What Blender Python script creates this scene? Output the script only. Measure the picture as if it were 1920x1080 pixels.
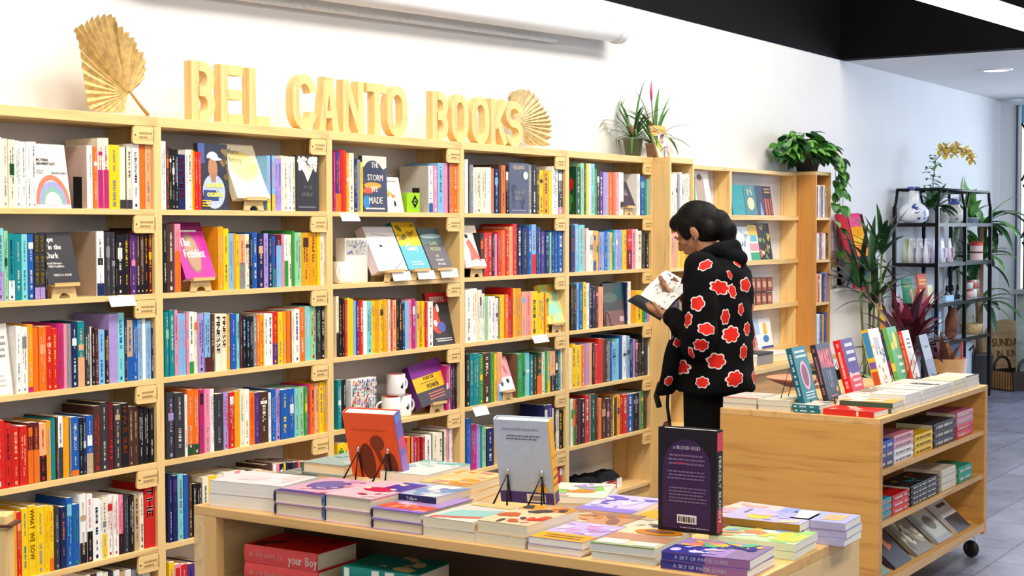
import bpy, bmesh, math, random, re
from mathutils import Vector, Matrix, Euler
from mathutils.bvhtree import BVHTree
import numpy as np
SC = bpy.context.scene
for _o in list(bpy.data.objects): bpy.data.objects.remove(_o)
COL = SC.collection
R = math.radians

# ---------------------------------------------------------------- camera
FPX, YAW, PIT, ROLL, EYE = 2791.1, R(33.318), R(2.3275), R(-0.115), 1.5
cF = np.array([math.cos(YAW)*math.cos(PIT), math.sin(YAW)*math.cos(PIT), -math.sin(PIT)])
_r = np.array([math.sin(YAW), -math.cos(YAW), 0.0]); _u = np.cross(_r, cF)
cR = math.cos(ROLL)*_r + math.sin(ROLL)*_u
cU = -math.sin(ROLL)*_r + math.cos(ROLL)*_u
cam_data = bpy.data.cameras.new('camera')
cam_data.sensor_width = 36.0
cam_data.lens = FPX/1920*36.0
cam_data.clip_start = 0.05
cam = bpy.data.objects.new('camera', cam_data)
COL.objects.link(cam)
cam.matrix_world = Matrix(((cR[0], cU[0], -cF[0], 0), (cR[1], cU[1], -cF[1], 0), (cR[2], cU[2], -cF[2], EYE), (0, 0, 0, 1)))
SC.camera = cam
SC.view_settings.view_transform = 'Standard'
SC.view_settings.look = 'None'
SC.view_settings.gamma = 1
SC.view_settings.use_curve_mapping = False
SC.view_settings.exposure = -0.50

# ---------------------------------------------------------------- daylight
W = bpy.data.worlds.new('daylight'); SC.world = W; W.use_nodes = True
_bg = W.node_tree.nodes['Background']
_bg.inputs[0].default_value = (0.80, 0.89, 1.0, 1)
_bg.inputs[1].default_value = 0.42

def area(name, loc, rot, sx, sy, power, col):
    L = bpy.data.lights.new(name, 'AREA'); L.shape = 'RECTANGLE'; L.size = sx; L.size_y = sy
    L.energy = power; L.color = col
    o = bpy.data.objects.new(name, L); COL.objects.link(o); o.location = loc; o.rotation_euler = rot
    return o
WARM = (1.0, 0.94, 0.85)
for _x in (1.6, 4.4, 7.2, 9.6): area('shop_light', (_x, 2.1, 4.1), (R(12), 0, 0), 2.2, 0.7, 150 if _x < 8 else 80, WARM)
for _x in (2.0, 5.5): area('shop_light', (_x, -0.8, 4.1), (R(8), 0, 0), 2.2, 0.7, 130, WARM)
# the glass shop front behind and beside the camera
area('shopfront_daylight', (-1.0, -3.4, 2.6), (R(72), 0, R(-25)), 5.0, 2.6, 130, (1.0, 0.98, 0.95))
area('window_daylight', (12.9, 0.4, 2.5), (R(66), 0, 0), 3.6, 2.0, 215, (0.66, 0.80, 1.0))
area('window_daylight', (14.9, 2.1, 1.5), (R(90), 0, R(90)), 2.2, 2.2, 90, (0.72, 0.84, 1.0))
area('outside_sky', (19.0, 4.0, 2.0), (R(90), 0, R(90)), 9.0, 5.0, 420, (0.86, 0.93, 1.0))

# ---------------------------------------------------------------- view helpers (points of the place from the calibrated camera)
def _ray(px, py): return cF + cR*(px-960)/FPX + cU*(540-py)/FPX
def onY(px, py, Yv):
    r = _ray(px, py); t = Yv/r[1]; return Vector((r[0]*t, Yv, EYE+r[2]*t))
def onZ(px, py, Zv):
    r = _ray(px, py); t = (Zv-EYE)/r[2]; return Vector((r[0]*t, r[1]*t, Zv))
def onX(px, py, Xv):
    r = _ray(px, py); t = Xv/r[0]; return Vector((Xv, r[1]*t, EYE+r[2]*t))
def onD(px, py, depth):
    r = _ray(px, py); return Vector((r[0]*depth, r[1]*depth, EYE+r[2]*depth))
def proj(P):
    d = np.array([P[0], P[1], P[2]-EYE]); k = d@cF
    return 960+FPX*(d@cR)/k, 540-FPX*(d@cU)/k

# ---------------------------------------------------------------- materials
def lin(h):
    v = [int(h[i:i+2], 16)/255 for i in (0, 2, 4)]
    return tuple(c/12.92 if c <= 0.04045 else ((c+0.055)/1.055)**2.4 for c in v)
_M = {}
def mat(hexc, rough=0.5, metal=0.0, kind='plain', var=0.06, scale=30.0, coat=0.0, trans=0.0, emit=0.0, bump=0.0):
    key = (hexc, rough, metal, kind, var, scale, coat, trans, emit, bump)
    if key in _M: return _M[key]
    m = bpy.data.materials.new('%s_%s' % (kind, hexc)); m.use_nodes = True
    nt = m.node_tree; N = nt.nodes; Lk = nt.links; b = N['Principled BSDF']
    c = lin(hexc)
    tc = N.new('ShaderNodeTexCoord')
    if kind.startswith('wood'):
        ax = kind[-1]
        mp = N.new('ShaderNodeMapping'); Lk.new(tc.outputs['Object'], mp.inputs[0])
        sc = {'x': (1.1, 16, 16), 'y': (16, 1.1, 16), 'z': (16, 16, 1.1)}[ax]
        mp.inputs['Scale'].default_value = sc
        n1 = N.new('ShaderNodeTexNoise'); n1.inputs['Scale'].default_value = 1.6; n1.inputs['Detail'].default_value = 5; n1.inputs['Distortion'].default_value = 0.9
        Lk.new(mp.outputs[0], n1.inputs['Vector'])
        mp2 = N.new('ShaderNodeMapping'); Lk.new(tc.outputs['Object'], mp2.inputs[0]); mp2.inputs['Scale'].default_value = tuple(s*6 if s > 2 else s*2 for s in sc)
        n2 = N.new('ShaderNodeTexNoise'); n2.inputs['Scale'].default_value = 2.2; n2.inputs['Detail'].default_value = 3
        Lk.new(mp2.outputs[0], n2.inputs['Vector'])
        add = N.new('ShaderNodeMath'); add.operation = 'MULTIPLY_ADD'; add.inputs[1].default_value = 0.35
        Lk.new(n2.outputs[0], add.inputs[0]); Lk.new(n1.outputs[0], add.inputs[2])
        cr = N.new('ShaderNodeValToRGB'); Lk.new(add.outputs[0], cr.inputs[0])
        e = cr.color_ramp.elements
        e[0].position = 0.42; e[0].color = (c[0]*0.72, c[1]*0.62, c[2]*0.50, 1)
        e[1].position = 0.86; e[1].color = (min(1, c[0]*1.08), min(1, c[1]*1.08), min(1, c[2]*1.10), 1)
        mid = cr.color_ramp.elements.new(0.62); mid.color = (*c, 1)
        Lk.new(cr.outputs[0], b.inputs['Base Color'])
    elif kind == 'tile':
        br = N.new('ShaderNodeTexBrick'); Lk.new(tc.outputs['Object'], br.inputs['Vector'])
        br.offset = 0.5; br.inputs['Scale'].default_value = 1.0
        br.inputs['Brick Width'].default_value = 0.61; br.inputs['Row Height'].default_value = 0.305; br.inputs['Mortar Size'].default_value = 0.004
        br.inputs['Color1'].default_value = (c[0]*0.85, c[1]*0.85, c[2]*0.88, 1); br.inputs['Color2'].default_value = (c[0]*1.2, c[1]*1.2, c[2]*1.22, 1)
        br.inputs['Mortar'].default_value = (c[0]*0.45, c[1]*0.45, c[2]*0.45, 1)
        n1 = N.new('ShaderNodeTexNoise'); n1.inputs['Scale'].default_value = 3.5; n1.inputs['Detail'].default_value = 6; Lk.new(tc.outputs['Object'], n1.inputs['Vector'])
        mx = N.new('ShaderNodeMixRGB'); mx.blend_type = 'OVERLAY'; mx.inputs[0].default_value = 0.5
        Lk.new(br.outputs['Color'], mx.inputs[1]); Lk.new(n1.outputs[0], mx.inputs[2]); Lk.new(mx.outputs[0], b.inputs['Base Color'])
        mr = N.new('ShaderNodeMapRange'); mr.inputs[3].default_value = rough-0.1; mr.inputs[4].default_value = rough+0.15
        Lk.new(n1.outputs[0], mr.inputs[0]); Lk.new(mr.outputs[0], b.inputs['Roughness'])
    elif kind.startswith('pages'):
        mp = N.new('ShaderNodeMapping'); Lk.new(tc.outputs['Object'], mp.inputs[0]); mp.inputs['Scale'].default_value = {'x': (700, 2, 2), 'y': (2, 700, 2), 'z': (2, 2, 700)}[kind[-1]]
        n1 = N.new('ShaderNodeTexNoise'); n1.inputs['Scale'].default_value = 1.0; Lk.new(mp.outputs[0], n1.inputs['Vector'])
        cr = N.new('ShaderNodeValToRGB'); Lk.new(n1.outputs[0], cr.inputs[0])
        cr.color_ramp.elements[0].position = 0.35; cr.color_ramp.elements[0].color = (c[0]*0.90, c[1]*0.89, c[2]*0.87, 1)
        cr.color_ramp.elements[1].position = 0.6; cr.color_ramp.elements[1].color = (*c, 1)
        Lk.new(cr.outputs[0], b.inputs['Base Color'])
    else:
        n1 = N.new('ShaderNodeTexNoise'); n1.inputs['Scale'].default_value = scale; n1.inputs['Detail'].default_value = 4
        Lk.new(tc.outputs['Object'], n1.inputs['Vector'])
        cr = N.new('ShaderNodeValToRGB'); Lk.new(n1.outputs[0], cr.inputs[0])
        cr.color_ramp.elements[0].position = 0.3; cr.color_ramp.elements[0].color = (c[0]*(1-var*2), c[1]*(1-var*2), c[2]*(1-var*2), 1)
        cr.color_ramp.elements[1].position = 0.7; cr.color_ramp.elements[1].color = tuple(min(1, v*(1+var)) for v in c)+(1,)
        Lk.new(cr.outputs[0], b.inputs['Base Color'])
        if bump:
            bp = N.new('ShaderNodeBump'); bp.inputs['Strength'].default_value = bump; bp.inputs['Distance'].default_value = 0.004
            Lk.new(n1.outputs[0], bp.inputs['Height']); Lk.new(bp.outputs[0], b.inputs['Normal'])
    if kind != 'tile': b.inputs['Roughness'].default_value = rough
    b.inputs['Metallic'].default_value = metal
    b.inputs['Coat Weight'].default_value = coat
    if kind in ('cloth', 'hair'): b.inputs['Specular IOR Level'].default_value = 0.15
    if kind == 'plaster': b.inputs['Specular IOR Level'].default_value = 0.08
    if kind == 'paper': b.inputs['Specular IOR Level'].default_value = 0.28
    if trans: b.inputs['Transmission Weight'].default_value = trans
    if emit:
        b.inputs['Emission Color'].default_value = (*c, 1); b.inputs['Emission Strength'].default_value = emit
    _M[key] = m
    return m
WOODC = 'eac583'
WX = mat(WOODC, 0.5, kind='wood_x'); WY = mat(WOODC, 0.5, kind='wood_y'); WZ = mat(WOODC, 0.5, kind='wood_z')
SX = mat('d9a356', 0.45, kind='wood_x'); SY = mat('d9a356', 0.45, kind='wood_y'); SZ = mat('d9a356', 0.45, kind='wood_z')
TX = mat('dcae6c', 0.42, kind='wood_x'); TY = mat('dcae6c', 0.42, kind='wood_y'); TZ = mat('dcae6c', 0.42, kind='wood_z')
PAGES = mat('e6dabc', 0.8, kind='pages_x'); PAGESW = mat('ece8de', 0.8, kind='pages_x')
def pgv(m, ax):
    for k, v in list(_M.items()):
        if v is m: return mat(k[0], 0.8, kind='pages_'+ax)
    return m
BLACKM = mat('141316', 0.35, 0.6, 'metal')
PAL = dict(w='f4f1ea', cr='f1e6ca', k='1b191d', ch='36353b', gr='86878b', r='d0241c', dr='5e1a22', o='ec6f18', y='f4c914', go='eb9e10',
           g='33913f', dg='174c30', lg='93cc9a', t='0f848c', lt='7fcdd0', b='1c59ac', db='1a2556', lb='80b6e2', p='4e2e7c', lp='ab92d0',
           m='bc2470', pk='ef8ba6', br='4c2f24', tn='c4a47a', pe='f2aa78')
CNAME = dict(w='white', cr='cream', k='black', ch='charcoal', gr='grey', r='red', dr='maroon', o='orange', y='yellow', go='golden', g='green', dg='dark green',
             lg='pale green', t='teal', lt='turquoise', b='blue', db='navy', lb='light blue', p='purple', lp='lilac', m='magenta', pk='pink', br='brown', tn='tan', pe='peach')
def pc(code, rough=0.42):
    return mat(PAL.get(code, code), rough, kind='paper', var=0.03, scale=60, coat=0.0)

# ---------------------------------------------------------------- mesh building
class MB:
    def __init__(s): s.v = []; s.f = []; s.m = []; s.mats = []; s.sm = []
    def mi(s, m):
        if m not in s.mats: s.mats.append(m)
        return s.mats.index(m)
    def add(s, verts, faces, m, M=None, smooth=False):
        o = len(s.v)
        if M is not None: verts = [M @ Vector(v) for v in verts]
        s.v += [tuple(v) for v in verts]
        i = s.mi(m)
        for f in faces: s.f.append(tuple(o+k for k in f)); s.m.append(i); s.sm.append(smooth)
    def box(s, x0, x1, y0, y1, z0, z1, m, M=None, faces=None):
        v = [(x0, y0, z0), (x1, y0, z0), (x1, y1, z0), (x0, y1, z0), (x0, y0, z1), (x1, y0, z1), (x1, y1, z1), (x0, y1, z1)]
        F = dict(b=(3, 2, 1, 0), t=(4, 5, 6, 7), f=(0, 1, 5, 4), r=(1, 2, 6, 5), k=(2, 3, 7, 6), l=(3, 0, 4, 7))
        s.add(v, [F[c] for c in (faces or 'btfrkl')], m, M)
    def prism(s, pts, z0, z1, m, M=None, smooth=False):
        """pts: 2D outline in XZ, extruded along Y z0..z1"""
        n = len(pts)
        v = [(p[0], z0, p[1]) for p in pts]+[(p[0], z1, p[1]) for p in pts]
        s.add(v, [tuple(range(n)), tuple(range(2*n-1, n-1, -1))]+[(i, i+n, (i+1) % n+n, (i+1) % n) for i in range(n)], m, M, smooth)
    def tube(s, pts, r, m, seg=8, cap=True, M=None):
        pts = [Vector(p) for p in pts]; n = len(pts); rs = r if isinstance(r, (list, tuple)) else [r]*n
        v = []; f = []
        T0 = (pts[1]-pts[0]).normalized(); up = Vector((0, 0, 1)) if abs(T0.z) < 0.9 else Vector((1, 0, 0))
        A = T0.cross(up).normalized()
        for i, p in enumerate(pts):
            T = ((pts[min(i+1, n-1)]-pts[i]).normalized()+(pts[i]-pts[max(i-1, 0)]).normalized())
            T = T.normalized() if T.length > 1e-6 else T0
            A = (A-T*A.dot(T)).normalized(); B = T.cross(A)
            for k in range(seg):
                a = 2*math.pi*k/seg; v.append(p+(A*math.cos(a)+B*math.sin(a))*rs[i])
        for i in range(n-1):
            for k in range(seg):
                k2 = (k+1) % seg; f.append((i*seg+k, i*seg+k2, (i+1)*seg+k2, (i+1)*seg+k))
        if cap: f += [tuple(range(seg-1, -1, -1)), tuple((n-1)*seg+k for k in range(seg))]
        s.add(v, f, m, M, True)
    def lathe(s, prof, m, seg=24, M=None, smooth=True):
        v = []; f = []
        for (r, z) in prof:
            for k in range(seg):
                a = 2*math.pi*k/seg; v.append((max(r, 1e-4)*math.cos(a), max(r, 1e-4)*math.sin(a), z))
        for i in range(len(prof)-1):
            for k in range(seg):
                k2 = (k+1) % seg; f.append((i*seg+k, i*seg+k2, (i+1)*seg+k2, (i+1)*seg+k))
        s.add(v, f, m, M, smooth)
    def loft(s, rings, m, M=None, cap=True, smooth=True):
        n = len(rings[0]); v = [p for r in rings for p in r]; f = []
        for i in range(len(rings)-1):
            for k in range(n):
                k2 = (k+1) % n; f.append((i*n+k, i*n+k2, (i+1)*n+k2, (i+1)*n+k))
        if cap: f += [tuple(range(n-1, -1, -1)), tuple((len(rings)-1)*n+k for k in range(n))]
        s.add(v, f, m, M, smooth)
    def mesh(s, name):
        me = bpy.data.meshes.new(name); me.from_pydata(s.v, [], s.f)
        for m in s.mats: me.materials.append(m)
        me.polygons.foreach_set('material_index', s.m); me.polygons.foreach_set('use_smooth', s.sm); me.update()
        return me
    def build(s, name, parent=None, loc=None, rot=None):
        o = bpy.data.objects.new(name, s.mesh(name)); COL.objects.link(o)
        if parent is not None: o.parent = parent
        if loc is not None: o.location = loc
        if rot is not None: o.rotation_euler = rot
        return o
def tag(o, label=None, cat=None, group=None, kind=None):
    if label: o['label'] = label
    if cat: o['category'] = cat
    if group: o['group'] = group
    if kind: o['kind'] = kind
    return o
def thing(name, label, cat, loc=(0, 0, 0), rot=(0, 0, 0), group=None):
    o = bpy.data.objects.new(name, None); COL.objects.link(o); o.empty_display_size = 0.05
    o.location = loc; o.rotation_euler = rot
    return tag(o, label, cat, group)
def struct(name, mb): return tag(mb.build(name), kind='structure')
def bevel(o, w=0.0015, seg=2):
    md = o.modifiers.new('bevel', 'BEVEL'); md.width = w; md.segments = seg; md.limit_method = 'ANGLE'; md.angle_limit = R(40)
    return o

# text glyphs
_G = {}
def glyph(ch):
    if ch in _G: return _G[ch]
    cu = bpy.data.curves.new('g', 'FONT'); cu.body = ch; cu.size = 1.0; cu.resolution_u = 2
    ob = bpy.data.objects.new('g', cu); COL.objects.link(ob)
    dg = bpy.context.evaluated_depsgraph_get(); ev = ob.evaluated_get(dg); me = ev.to_mesh()
    vs = [(v.co.x, v.co.y) for v in me.vertices]; fs = [tuple(p.vertices) for p in me.polygons]
    ev.to_mesh_clear(); bpy.data.objects.remove(ob); bpy.data.curves.remove(cu)
    xs = [v[0] for v in vs] or [0, 0.28]
    x0 = min(xs); w = max(xs)-x0
    if ch == ' ': w = 0.28; x0 = 0
    _G[ch] = ([(v[0]-x0, v[1]) for v in vs], fs, w)
    return _G[ch]
def text_geo(txt, h, cond=1.0, track=0.09, bold=0.0):
    """2D verts/faces, baseline 0, cap height h; returns verts, faces, width"""
    k = h/0.70; V = []; Fc = []; x = 0
    for ch in txt:
        vs, fs, w = glyph(ch); offs = [0] if not bold else [-bold, 0, bold]
        for ofx in offs:
            o = len(V); V += [((x+v[0])*k*cond+ofx*h, v[1]*k) for v in vs]; Fc += [tuple(o+i for i in f) for f in fs]
        x += w+track
    return V, Fc, (x-track)*k*cond
# ================================================================ THE ROOM
YW = 4.112; ZC = 2.752; XC = 10.73; XE = 15.13
wall_white = mat('e1e0df', 0.75, kind='plaster', var=0.012, scale=3, bump=0.15)
wall_black = mat('0e0d0e', 0.7, kind='plaster', var=0.06, scale=4)
mb = MB(); mb.box(-3, XE+0.2, YW, YW+0.15, 0, ZC, wall_white); struct('wall_back', mb)
mb = MB(); mb.box(-3, XC, YW-0.004, YW+0.15, ZC, 4.3, wall_black); struct('wall_upper', mb)
mb = MB(); mb.box(XC, XC+0.12, -4, YW, ZC, 4.3, mat('080708', 0.7, kind='plaster', var=0.06, scale=4)); struct('wall_fascia', mb)
mb = MB(); mb.box(-3, XC, -4, YW+0.15, 4.3, 4.4, wall_black); struct('ceiling', mb)
mb = MB(); mb.box(XC+0.12, XE+0.2, -4, YW, ZC, ZC+0.1, wall_white); struct('ceiling_low', mb)
mb = MB(); mb.box(-4, XE+6, -6, YW+0.15, -0.1, 0, mat('7b7e92', 0.26, kind='tile')); struct('floor', mb)
# end wall around the lattice window
mb = MB()
mb.box(XE, XE+0.15, 3.95, YW, 0, ZC, wall_white)
mb.box(XE, XE+0.15, -4, 3.95, 2.70, ZC, wall_white)
mb.box(XE, XE+0.15, -4, 3.95, 0, 0.25, wall_white)
struct('wall_end', mb)
mb = MB(); wf = mat('39485c', 0.5, kind='metal')
mb.box(XE-0.03, XE+0.02, 3.93, 3.95, 0.25, 2.70, wf)
mb.box(XE-0.01, XE+0.02, 1.2, 3.90, 2.52, 2.70, mat('4f9cc4', 0.5))
mb.box(XE-0.02, XE+0.02, 1.2, 1.25, 0.25, 2.70, wf)
wo = struct('window_1', mb)
mb = MB()
ys = 0.0
for k in range(-8, 14):
    for sgn in (1, -1):
        # diagonal lattice bars clipped to the window opening
        y0 = 3.9-k*0.30; pts = []
        za, zb = 0.25, 2.52; span = (zb-za)/1.9
        p0 = (y0, zb); p1 = (y0-sgn*span, za)
        n = 60; cur = []
        for i in range(n+1):
            t = i/n; yy = p0[0]+(p1[0]-p0[0])*t; zz = p0[1]+(p1[1]-p0[1])*t
            if 1.25 <= yy <= 3.9: cur.append((XE-0.005, yy, zz))
        if len(cur) > 2: mb.tube([cur[0], cur[-1]], 0.011, BLACKM, 6)
tag(mb.build('window_lattice', wo), 'black diamond lattice')
mb = MB(); mb.box(XE+0.005, XE+0.010, 1.25, 3.9, 0.25, 2.52, mat('ffffff', 0.05, kind='glass', trans=1.0)); mb.build('window_pane', wo)
# recessed ceiling light in the low ceiling
c = onZ(1869, 131, ZC-0.004)
t = thing('ceiling_light', 'round white recessed spotlight glowing in the low ceiling at far right', 'ceiling light', c)
mb = MB(); mb.lathe([(0.10, 0.0), (0.115, -0.012), (0.125, 0.002)], mat('f4f4f4', 0.4)); mb.build('rim', t)
mb = MB(); mb.lathe([(0.0, -0.006), (0.10, -0.006)], mat('ffffff', 0.4, emit=6.0)); mb.build('lamp', t)
c = onZ(1905, 186, ZC-0.004)
t = thing('smoke_detector', 'flat round white disc on the ceiling above the lattice window', 'smoke detector', c)
mb = MB(); mb.lathe([(0.0, -0.03), (0.05, -0.03), (0.07, -0.012), (0.07, 0.0)], mat('dfe4ea', 0.5)); mb.build('housing', t)
# white conduit / duct pipe on the wall
a = onY(740, -2, YW-0.09); b_ = onY(1158, 62, YW-0.09)
kz = (b_.z-a.z)/(b_.x-a.x); pz = lambda x: b_.z+kz*(x-b_.x)

t = thing('wall_pipe', 'long white painted pipe fixed high on the white wall', 'pipe', (0, 0, 0))
mb = MB(); mb.tube([(a.x-1.5, YW-0.09, pz(a.x-1.5)), (b_.x, YW-0.09, b_.z)], 0.052, mat('e6e6e6', 0.45, kind='paint', var=0.02), 20); mb.build('pipe', t)
mb = MB(); mb.tube([(b_.x-0.03, YW-0.09, pz(b_.x-.03)), (b_.x+0.02, YW-0.09, pz(b_.x+.02))], 0.060, mat('dedede', 0.45, kind='paint', var=0.02), 20); mb.build('end_cap', t)
mb = MB()
for xx in (a.x+0.2, a.x+1.1, b_.x-0.35): mb.box(xx-0.02, xx+0.02, YW-0.06, YW, pz(xx)-0.03, pz(xx)+0.03, mat('d0d0d0', 0.5))
mb.tube([(a.x-1.5, YW-0.03, pz(a.x-1.5)-0.075), (b_.x-0.55, YW-0.03, pz(b_.x-.55)-0.075)], 0.012, mat('d6d6d6', 0.5), 8)
mb.build('bracket', t)
# the fluorescent fixture seen top right, and its sisters over the shop floor
def fixture(x0, y0, z0, ln, yaw, label):
    t = thing('ceiling_fixture', label, 'ceiling light', (x0, y0, z0), (0, 0, yaw), 'fluorescent strips over the shop floor')
    mb = MB(); mb.prism([(-0.09, 0.0), (0.09, 0.0), (0.05, 0.06), (-0.05, 0.06)], 0, ln, mat('b9bcc2', 0.4), Matrix.Rotation(R(-90), 4, 'Z'))
    mb.build('housing', t)
    for dy in (-0.045, 0.045):
        mb = MB(); mb.tube([(0.03, dy, -0.022), (ln-0.03, dy, -0.022)], 0.019, mat('fffdf6', 0.4, emit=9.0), 12); mb.build('tube', t)
    mb = MB()
    for xx in (0.0, ln): mb.box(xx-0.02, xx+0.02, -0.07, 0.07, -0.045, 0.0, mat('d5d5d5', 0.4))
    mb.build('lamp_holder', t)
    mb = MB()
    for xx in (ln*0.2, ln*0.8): mb.tube([(xx, 0, 0.06), (xx, 0, 4.3-z0)], 0.004, BLACKM, 6)
    mb.build('hanger', t)
    return t
fixture(7.75, 2.555, 2.75, 2.4, R(-5.1), 'glowing fluorescent strip light hanging at the top right corner')
# ================================================================ BOOKCASES
Y0 = 3.870; XB = 3.651; CW = 0.914; TOPZ = 1.885
SH = [1.565, 1.273, 0.977, 0.684, 0.388, 0.094]
CASES = ['leftmost', 'second', 'third', 'fourth', 'fifth']
def wooden_case(x0, x1, yf, yb, top, shelves, label, group=None, tags=True, wx=WX, wy=WY, wz=WZ, th=0.018, ft=0.034, side=None):
    t = thing('bookcase', label, 'bookcase', (x0, yf, 0), (0, 0, 0), group)
    w = x1-x0; d = yb-yf
    for xx in (0, w-th):
        mb = MB(); mb.box(xx, xx+th, 0, d, 0, top-ft, side or wz); bevel(mb.build('side_panel', t), 0.001)
    mb = MB(); mb.box(0, w, 0, d, top-ft, top, wx); bevel(mb.build('top_panel', t), 0.0015)
    for z in shelves:
        mb = MB(); mb.box(th, w-th, 0.001, d, z-0.019, z, wx); s = bevel(mb.build('shelf', t), 0.001)
    mb = MB(); mb.box(th, w-th, 0.02, 0.038, 0, shelves[-1]-0.019, wx); mb.build('plinth', t)
    if tags:
        zs = [top-ft]+[z-0.019 for z in shelves[:-1]]
        for z in zs:
            mb = MB()
            Wd, Hh, rr = 0.098, 0.062, 0.012; pts = []
            for (cx, cz, a0) in ((Wd-rr, -rr, 0), (rr+0.004, -rr, 90), (rr, -Hh+rr, 180), (Wd-rr, -Hh+rr, 270)):
                for q in range(5):
                    a = R(a0+q*22.5); pts.append((cx+rr*math.cos(a), cz+rr*math.sin(a)))
            mb.prism(pts[::-1], -0.004, 0.004, wx)
            mb.tube([(0.012, -0.0045, -Hh/2), (0.012, -0.0055, -Hh/2)], 0.003, mat('3a2a1c', 0.6), 8)
            rnd = random.Random(int(z*1000)+int(x0*100))
            for (zz, n) in ((-0.024, 8), (-0.038, 6)):
                x = 0.030
                for q in range(n):
                    ww = 0.003+rnd.random()*0.004; mb.box(x, x+ww, -0.0046, -0.004, zz-0.004, zz+0.003, mat('9c7a48', 0.6)); x += ww+0.0025
            mb.build('shelf_label', t, (w-th-Wd+0.004, 0.004, z-0.001))
    return t
for k in range(5):
    wooden_case(XB+(k-1)*CW, XB+k*CW, Y0, YW-0.002, TOPZ, SH,
        ['leftmost tall wooden bookcase, under the large dried palm fan', 'second tall wooden bookcase from the left, under the first three sign letters',
         'third tall wooden bookcase from the left, holding the white mugs', 'fourth tall wooden bookcase from the left, under the small dried palm fan',
         'fifth tall wooden bookcase from the left, beside the reader'][k], 'row of open wooden bookcases along the white wall')
XR = XB+4*CW
wooden_case(XR+0.002, XR+0.30, Y0-0.103, YW-0.002, 1.884, SH, 'narrow wooden bookcase standing proud of the row, behind the reader', tags=False, ft=0.03)
X8 = 9.666
wooden_case(X8, X8+0.275, 3.864, YW-0.002, 1.88, SH, 'narrow wooden bookcase with a broad plain side under the trailing plant', tags=False, side=mat('c98d45', 0.45, kind='wood_z'), ft=0.024)
# shallow display shelving between them
t = thing('display_shelving', 'shallow wooden face-out display shelving above the low counter', 'bookcase', (XR+0.302, 4.0, 0))
x0, x1 = 0.0, X8-XR-0.304; d = YW-4.0-0.002
xm = 8.581-(XR+0.302)
for xx in (0, xm, x1-0.03):
    mb = MB(); mb.box(xx, xx+0.026, 0, d, 0.64, 1.850, WZ); bevel(mb.build('upright', t), 0.001)
mb = MB(); mb.box(0, x1, 0, d, 1.850, 1.872, WX); mb.build('top_panel', t)
for z in SH[:3]+[0.684]:
    mb = MB(); mb.box(0.0, x1, -0.002, d, z-0.02, z, WX); mb.build('shelf', t)
    mb = MB(); mb.box(0.0, x1, -0.012, -0.002, z-0.02, z+0.012, WX); mb.build('lip', t)
# counter under it
t = thing('low_counter', 'low wooden counter under the display shelving, right of the reader', 'counter', (XR+0.302, 3.70, 0))
mb = MB(); mb.box(0, x1, 0, 0.40, 0.605, 0.635, WX); bevel(mb.build('counter_top', t), 0.002)
mb = MB(); mb.box(0.02, x1-0.02, 0.03, 0.40, 0.0, 0.605, mat('d3a062', 0.5, kind='wood_x')); mb.build('base', t)

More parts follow.
